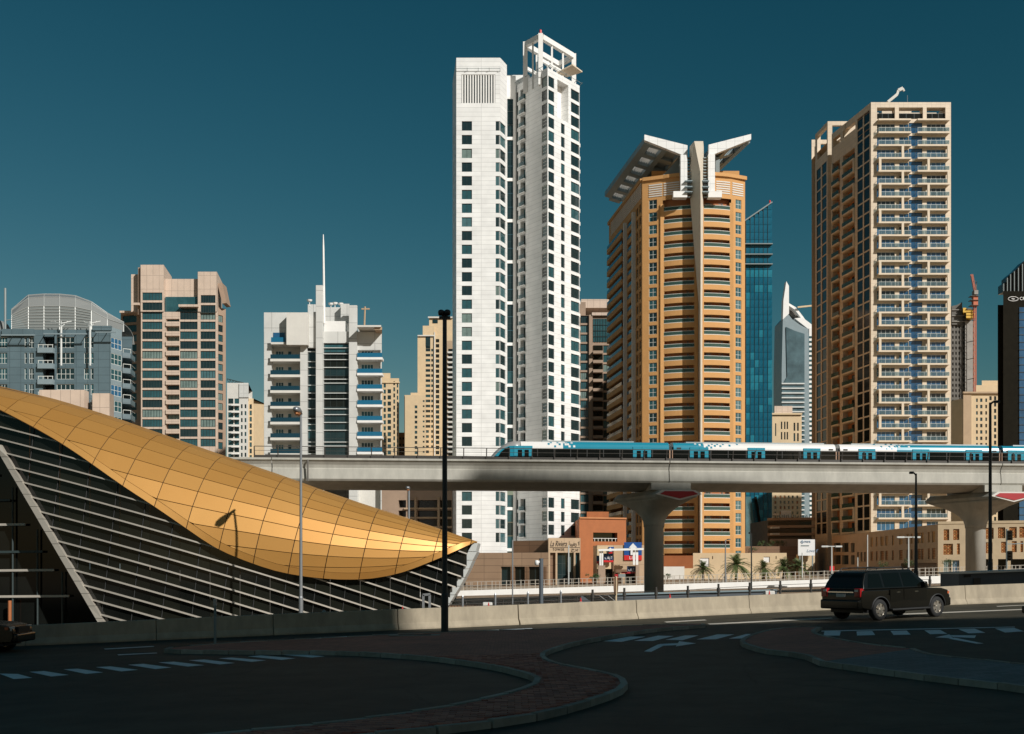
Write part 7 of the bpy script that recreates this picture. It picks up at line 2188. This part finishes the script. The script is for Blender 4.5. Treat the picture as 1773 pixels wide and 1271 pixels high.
# ------------------------------------------------------------------ cars
def arch(cx, r, z0, n=9):
    a0 = math.asin(max(-1, min(1, (z0 - .40) / r)))
    return [(cx + r * math.cos(t), .40 + r * math.sin(t)) for t in [a0 + (math.pi - 2 * a0) * i / n for i in range(n + 1)]]
def make_suv(label, loc, rz, cat='car'):
    t = thing('parked_suv' if False else 'suv_car', label, cat, loc, rz)
    RX, FX, r = -1.60, 1.62, .485
    # lower body side profile, clockwise from rear bottom
    zs_ = .40
    front_arch = arch(FX, r, zs_); rear_arch = arch(RX, r, zs_)
    prof = [(-2.52, .48), (-2.60, .62), (-2.60, .95), (-2.55, 1.16), (1.10, 1.16), (1.9, 1.12), (2.35, 1.04), (2.52, .93), (2.56, .62), (2.48, .42)]
    prof += front_arch + rear_arch
    W_ = 1.0
    def wid(x, z):
        k = 1.0
        if x > 1.7: k -= .16 * ((x - 1.7) / .86) ** 2
        if x < -2.2: k -= .05 * ((-2.2 - x) / .4)
        return W_ * k - (.03 if z < .5 else 0)
    mb = MB()
    n = len(prof)
    mb.v += [(x, -wid(x, z), z) for x, z in prof] + [(x, wid(x, z), z) for x, z in prof]
    mb.f.append(tuple(range(n))[::-1]); mb.f.append(tuple(range(n, 2 * n))); mb.m += [0, 0]
    for i in range(n):
        j = (i + 1) % n
        mb.f.append((i, j, j + n, i + n)); mb.m.append(0)
    bd = ob('body', mb.mesh('body', M['car_black']), t); bevel(bd, .045, 3)
    # greenhouse
    gh = [(-2.50, 1.162), (-2.40, 1.45), (-2.16, 1.80), (-1.9, 1.86), (.2, 1.88), (.42, 1.85), (.95, 1.45), (1.22, 1.162)]
    gw = lambda z: .97 - .24 * (z - 1.16) / .72
    mb = MB(); n = len(gh)
    mb.v += [(x, -gw(z), z) for x, z in gh] + [(x, gw(z), z) for x, z in gh]
    mb.f.append(tuple(range(n))); mb.f.append(tuple(range(n, 2 * n))[::-1]); mb.m += [0, 0]
    for i in range(n):
        j = (i + 1) % n
        mb.f.append((i, i + n, j + n, j)); mb.m.append(0)
    bevel(ob('cabin', mb.mesh('cabin', M['car_black']), t), .05, 3)
    def sidepane(pts, s, nm='side_window', m=M['car_glass']):
        a = [(x, s * (gw(z) + .006), z) for x, z in pts]; c = [(x, s * (gw(z) - .02), z) for x, z in pts]
        ob(nm, MB().rings([a, c]).mesh(nm, m), t)
    for s in (-1, 1):
        sidepane([(-2.22, 1.24), (-1.42, 1.24), (-1.42, 1.74), (-2.02, 1.74)], s, 'quarter_window')
        sidepane([(-1.30, 1.24), (-.34, 1.24), (-.34, 1.76), (-1.30, 1.75)], s)
        sidepane([(-.24, 1.24), (.86, 1.24), (.34, 1.76), (-.24, 1.76)], s)
    def cross(x0, z0, x1, z1, w0, w1, nm, m, d=.012):
        nx, nz = (z1 - z0), -(x1 - x0); L = math.hypot(nx, nz); nx, nz = nx / L * d, nz / L * d
        if nx * (x0 + x1) < 0: nx, nz = -nx, -nz
        ob(nm, MB().rings([[(x0 + nx, -w0, z0 + nz), (x0 + nx, w0, z0 + nz), (x1 + nx, w1, z1 + nz), (x1 + nx, -w1, z1 + nz)], [(x0 - nx, -w0, z0 - nz), (x0 - nx, w0, z0 - nz), (x1 - nx, w1, z1 - nz), (x1 - nx, -w1, z1 - nz)]]).mesh(nm, m), t)
    cross(-2.46, 1.25, -2.22, 1.72, .84, .70, 'rear_window', M['car_glass'])
    cross(1.12, 1.25, .50, 1.78, .86, .70, 'windscreen', M['car_glass'])
    # bumpers, lamps, grille, plate
    bevel(ob('rear_bumper', MB().box(-2.72, -2.48, -.93, .93, .45, .80).mesh('rear_bumper', M['car_black']), t), .06, 3)
    bevel(ob('front_bumper', MB().box(2.40, 2.66, -.82, .82, .42, .74).mesh('front_bumper', M['car_black']), t), .06, 3)
    for s in (-1, 1):
        o = ob('tail_lamp', MB().box(-2.63, -2.40, s * .80 - .14, s * .80 + .145, .90, 1.22).mesh('tail_lamp', M['lens_red']), t); bevel(o, .02)
        ob('reverse_lens', MB().box(-2.636, -2.60, s * .76 - .08, s * .76 + .08, 1.10, 1.18).mesh('reverse_lens', M['lens_clear']), o)
        o = ob('head_lamp', MB().box(2.28, 2.50, s * .72 - .15, s * .72 + .15, .84, 1.0).mesh('head_lamp', M['lens_clear']), t); bevel(o, .02)
        ob('turn_lens', MB().box(2.30, 2.40, s * .90 - .03, s * .90 + .02, .89, .99).mesh('turn_lens', M['crane']), o)
        mi = ob('mirror', MB().box(.74, .90, s * 1.02 - .11, s * 1.02 + .11, 1.20, 1.40).mesh('mirror', M['car_black']), t); bevel(mi, .04)
        for xh in (-.62, .40): ob('door_handle', MB().box(xh - .1, xh + .1, s * 1.0 - .012, s * 1.0 + .03, 1.02, 1.055).mesh('door_handle', M['chrome']), t)
        for xa, xb in ((-1.08, -.34), (-.31, .98)):
            d_ = ob('door', MB().box(xa, xb, s * 1.0 - .01, s * 1.0 + .008, .62, 1.15).mesh('door', M['car_black']), t)
            ob('cladding', MB().box(xa, xb, s * 1.0 - .008, s * 1.0 + .022, .60, .74).mesh('cladding', M['trim']), d_)
        bevel(ob('running_board', MB().box(-1.05, 1.08, s * .98 - .12, s * .98 + .07, .36, .43).mesh('running_board', M['trim']), t), .02)
        ob('roof_rail', MB().tube([(-1.95, s * .62, 1.87), (-1.85, s * .62, 1.945), (.0, s * .62, 1.96), (.12, s * .62, 1.88)], .022, 8).mesh('roof_rail', M['trim']), t)
        pts_ = arch(RX, .50, .42, 12); 
        for cx_ in (RX, FX):
            pp = arch(cx_, .515, .45, 14)
            ob('wheel_arch', MB().rings([[(x, s * (wid(x, z) + q), z) for x, z in pp] for q in (-.03, .02)] + [[(cx_ + (x - cx_) * .93, s * (wid(x, z) + .02), .40 + (z - .40) * .93) for x, z in pp]], 0, False, False).mesh('wheel_arch', M['trim'], True), t)
    ob('roof_bar', MB().beam((-1.5, -.62, 1.95), (-1.5, .62, 1.95), .05, .03).beam((-.4, -.62, 1.96), (-.4, .62, 1.96), .05, .03).mesh('roof_bar', M['trim']), t)
    ob('tailgate_trim', MB().box(-2.625, -2.58, -.62, .62, 1.06, 1.10).mesh('tailgate_trim', M['chrome']), t)
    ob('licence_plate', MB().box(-2.63, -2.59, -.20, .20, .90, 1.02).mesh('licence_plate', M['plate']), t)
    ob('grille', MB().box(2.46, 2.58, -.5, .5, .76, .98).mesh('grille', M['trim']), t)
    ob('underbody', MB().box(-2.3, 2.2, -.78, .78, .30, .48).mesh('underbody', M['trim']), t)
    for cx_ in (RX, FX):
        for s in (-1, 1):
            w = ob('wheel', MB().lathe([(.25, -.13), (.36, -.135), (.395, -.09), (.405, 0), (.395, .09), (.36, .135), (.25, .13)], (0, 0, 0), 28, 0, False).mesh('tyre', M['tyre'], True), t, (cx_, s * .86, .405))
            w.rotation_euler = (rad(-90) * s, 0, 0)
            mb = MB()
            mb.lathe([(.265, .06), (.27, .115), (.235, .12), (.225, .06)], (0, 0, 0), 28)
            mb.lathe([(.07, .08), (.065, .115), (.02, .12)], (0, 0, 0), 12)
            for k in range(6):
                a = k * math.pi / 3 + .3
                u = Vector((math.cos(a), math.sin(a), 0)); v = Vector((-u.y, u.x, 0))
                mb.rings([[u * .05 - v * .045 + Vector((0, 0, .085)), u * .05 + v * .045 + Vector((0, 0, .085)), u * .05 + v * .045 + Vector((0, 0, .11)), u * .05 - v * .045 + Vector((0, 0, .11))],
                          [u * .245 - v * .065 + Vector((0, 0, .075)), u * .245 + v * .065 + Vector((0, 0, .075)), u * .245 + v * .065 + Vector((0, 0, .105)), u * .245 - v * .065 + Vector((0, 0, .105))]])
            ob('rim', mb.mesh('rim', M['rim']), w)
            ob('brake_disc', MB().lathe([(.22, .03), (.22, .05)], (0, 0, 0), 20).mesh('brake_disc', M['train_dk']), w)
    return t
hd = rad(32)
rw = gp(1524.7, 1074.5)
cx_, cy_ = rw.x + math.cos(hd) * 1.60 - math.sin(hd) * .98, rw.y + math.sin(hd) * 1.60 + math.cos(hd) * .98
suv = make_suv('black SUV with alloy wheels driving away on the right', (cx_, cy_, gz(cx_)), hd)
suv.rotation_euler = (0, -.021, hd)
D_ = 36.2
c2_ = copy_tree(suv); c2_['label'] = 'front end of a dark car entering at the left edge'
xf_ = wx(44, D_) - 3.05
c2_.location = (xf_, D_ + .95, gz(xf_)); c2_.rotation_euler = (0, 0, rad(2)); c2_.scale = (1, .95, .88)
c3_ = copy_tree(suv); c3_['label'] = 'sliver of a dark car at the right edge of the road'
D_ = 36.0
xb_ = wx(1759, D_) + 3.55
c3_.location = (xb_, D_ + .95, gz(xb_)); c3_.rotation_euler = (0, 0, rad(184)); c3_.scale = (1, .95, .78)
for c_ in (suv, c2_, c3_): c_['group'] = 'dark cars on the near road'
# white van far away
t = thing('white_van', 'white van roof showing behind the black SUV, across the highway', 'van', (wx(1469, 140), 140, gz(40) - LOW))
vb = MB().rings([[(x, y, z) for x, z in ((-1.9, .3), (1.9, .3), (1.9, 1.0), (1.3, 1.75), (.9, 1.95), (-1.6, 1.98), (-1.9, 1.7))] for y in (0, 1.8)])
bevel(ob('body', vb.mesh('body', M['white']), t), .08, 3)
ob('side_window', MB().box(-1.3, .9, -.02, .02, 1.15, 1.65).mesh('side_window', M['car_glass']), t)
for x in (-1.2, 1.2):
    ob('wheel', MB().rings([[(x + .32 * math.cos(a), y, .32 + .32 * math.sin(a)) for a in [i * math.pi / 8 for i in range(16)]] for y in (-.02, .2)]).mesh('wheel', M['tyre']), t)

# ------------------------------------------------------------------ unseen towers added behind the photographer, shaped to shade the road and the viaduct
def shade_tower(label, x0, x1, y0, y1, h):
    b = Bld('office_tower', label, 'building', (x0 + x1) / 2, (y0 + y1) / 2, 'unseen towers added to shade the road and the viaduct')
    for A_, B_ in (((x1, y1), (x0, y1)), ((x0, y1), (x0, y0)), ((x0, y0), (x1, y0)), ((x1, y0), (x1, y1))):
        f = Fac(b, A_, B_); f.wall(b.z, h, M['shade_tower'])
    b.add('roof', MB().poly([(x0, y0, h - .05), (x1, y0, h - .05), (x1, y1, h - .05), (x0, y1, h - .05)]), M['conc'])
    return b
shade_tower('broad unseen block added behind the photographer on the right to shade the road', 40.0, 98, -75, -35, 63.8)
shade_tower('slightly taller unseen block added directly behind the photographer to shade the road', 22, 64.5, -78, -37, 76)
shade_tower('slender high unseen tower added far behind the photographer to the right to shade the viaduct', 130.7, 162.0, -58, -40, 143.6)
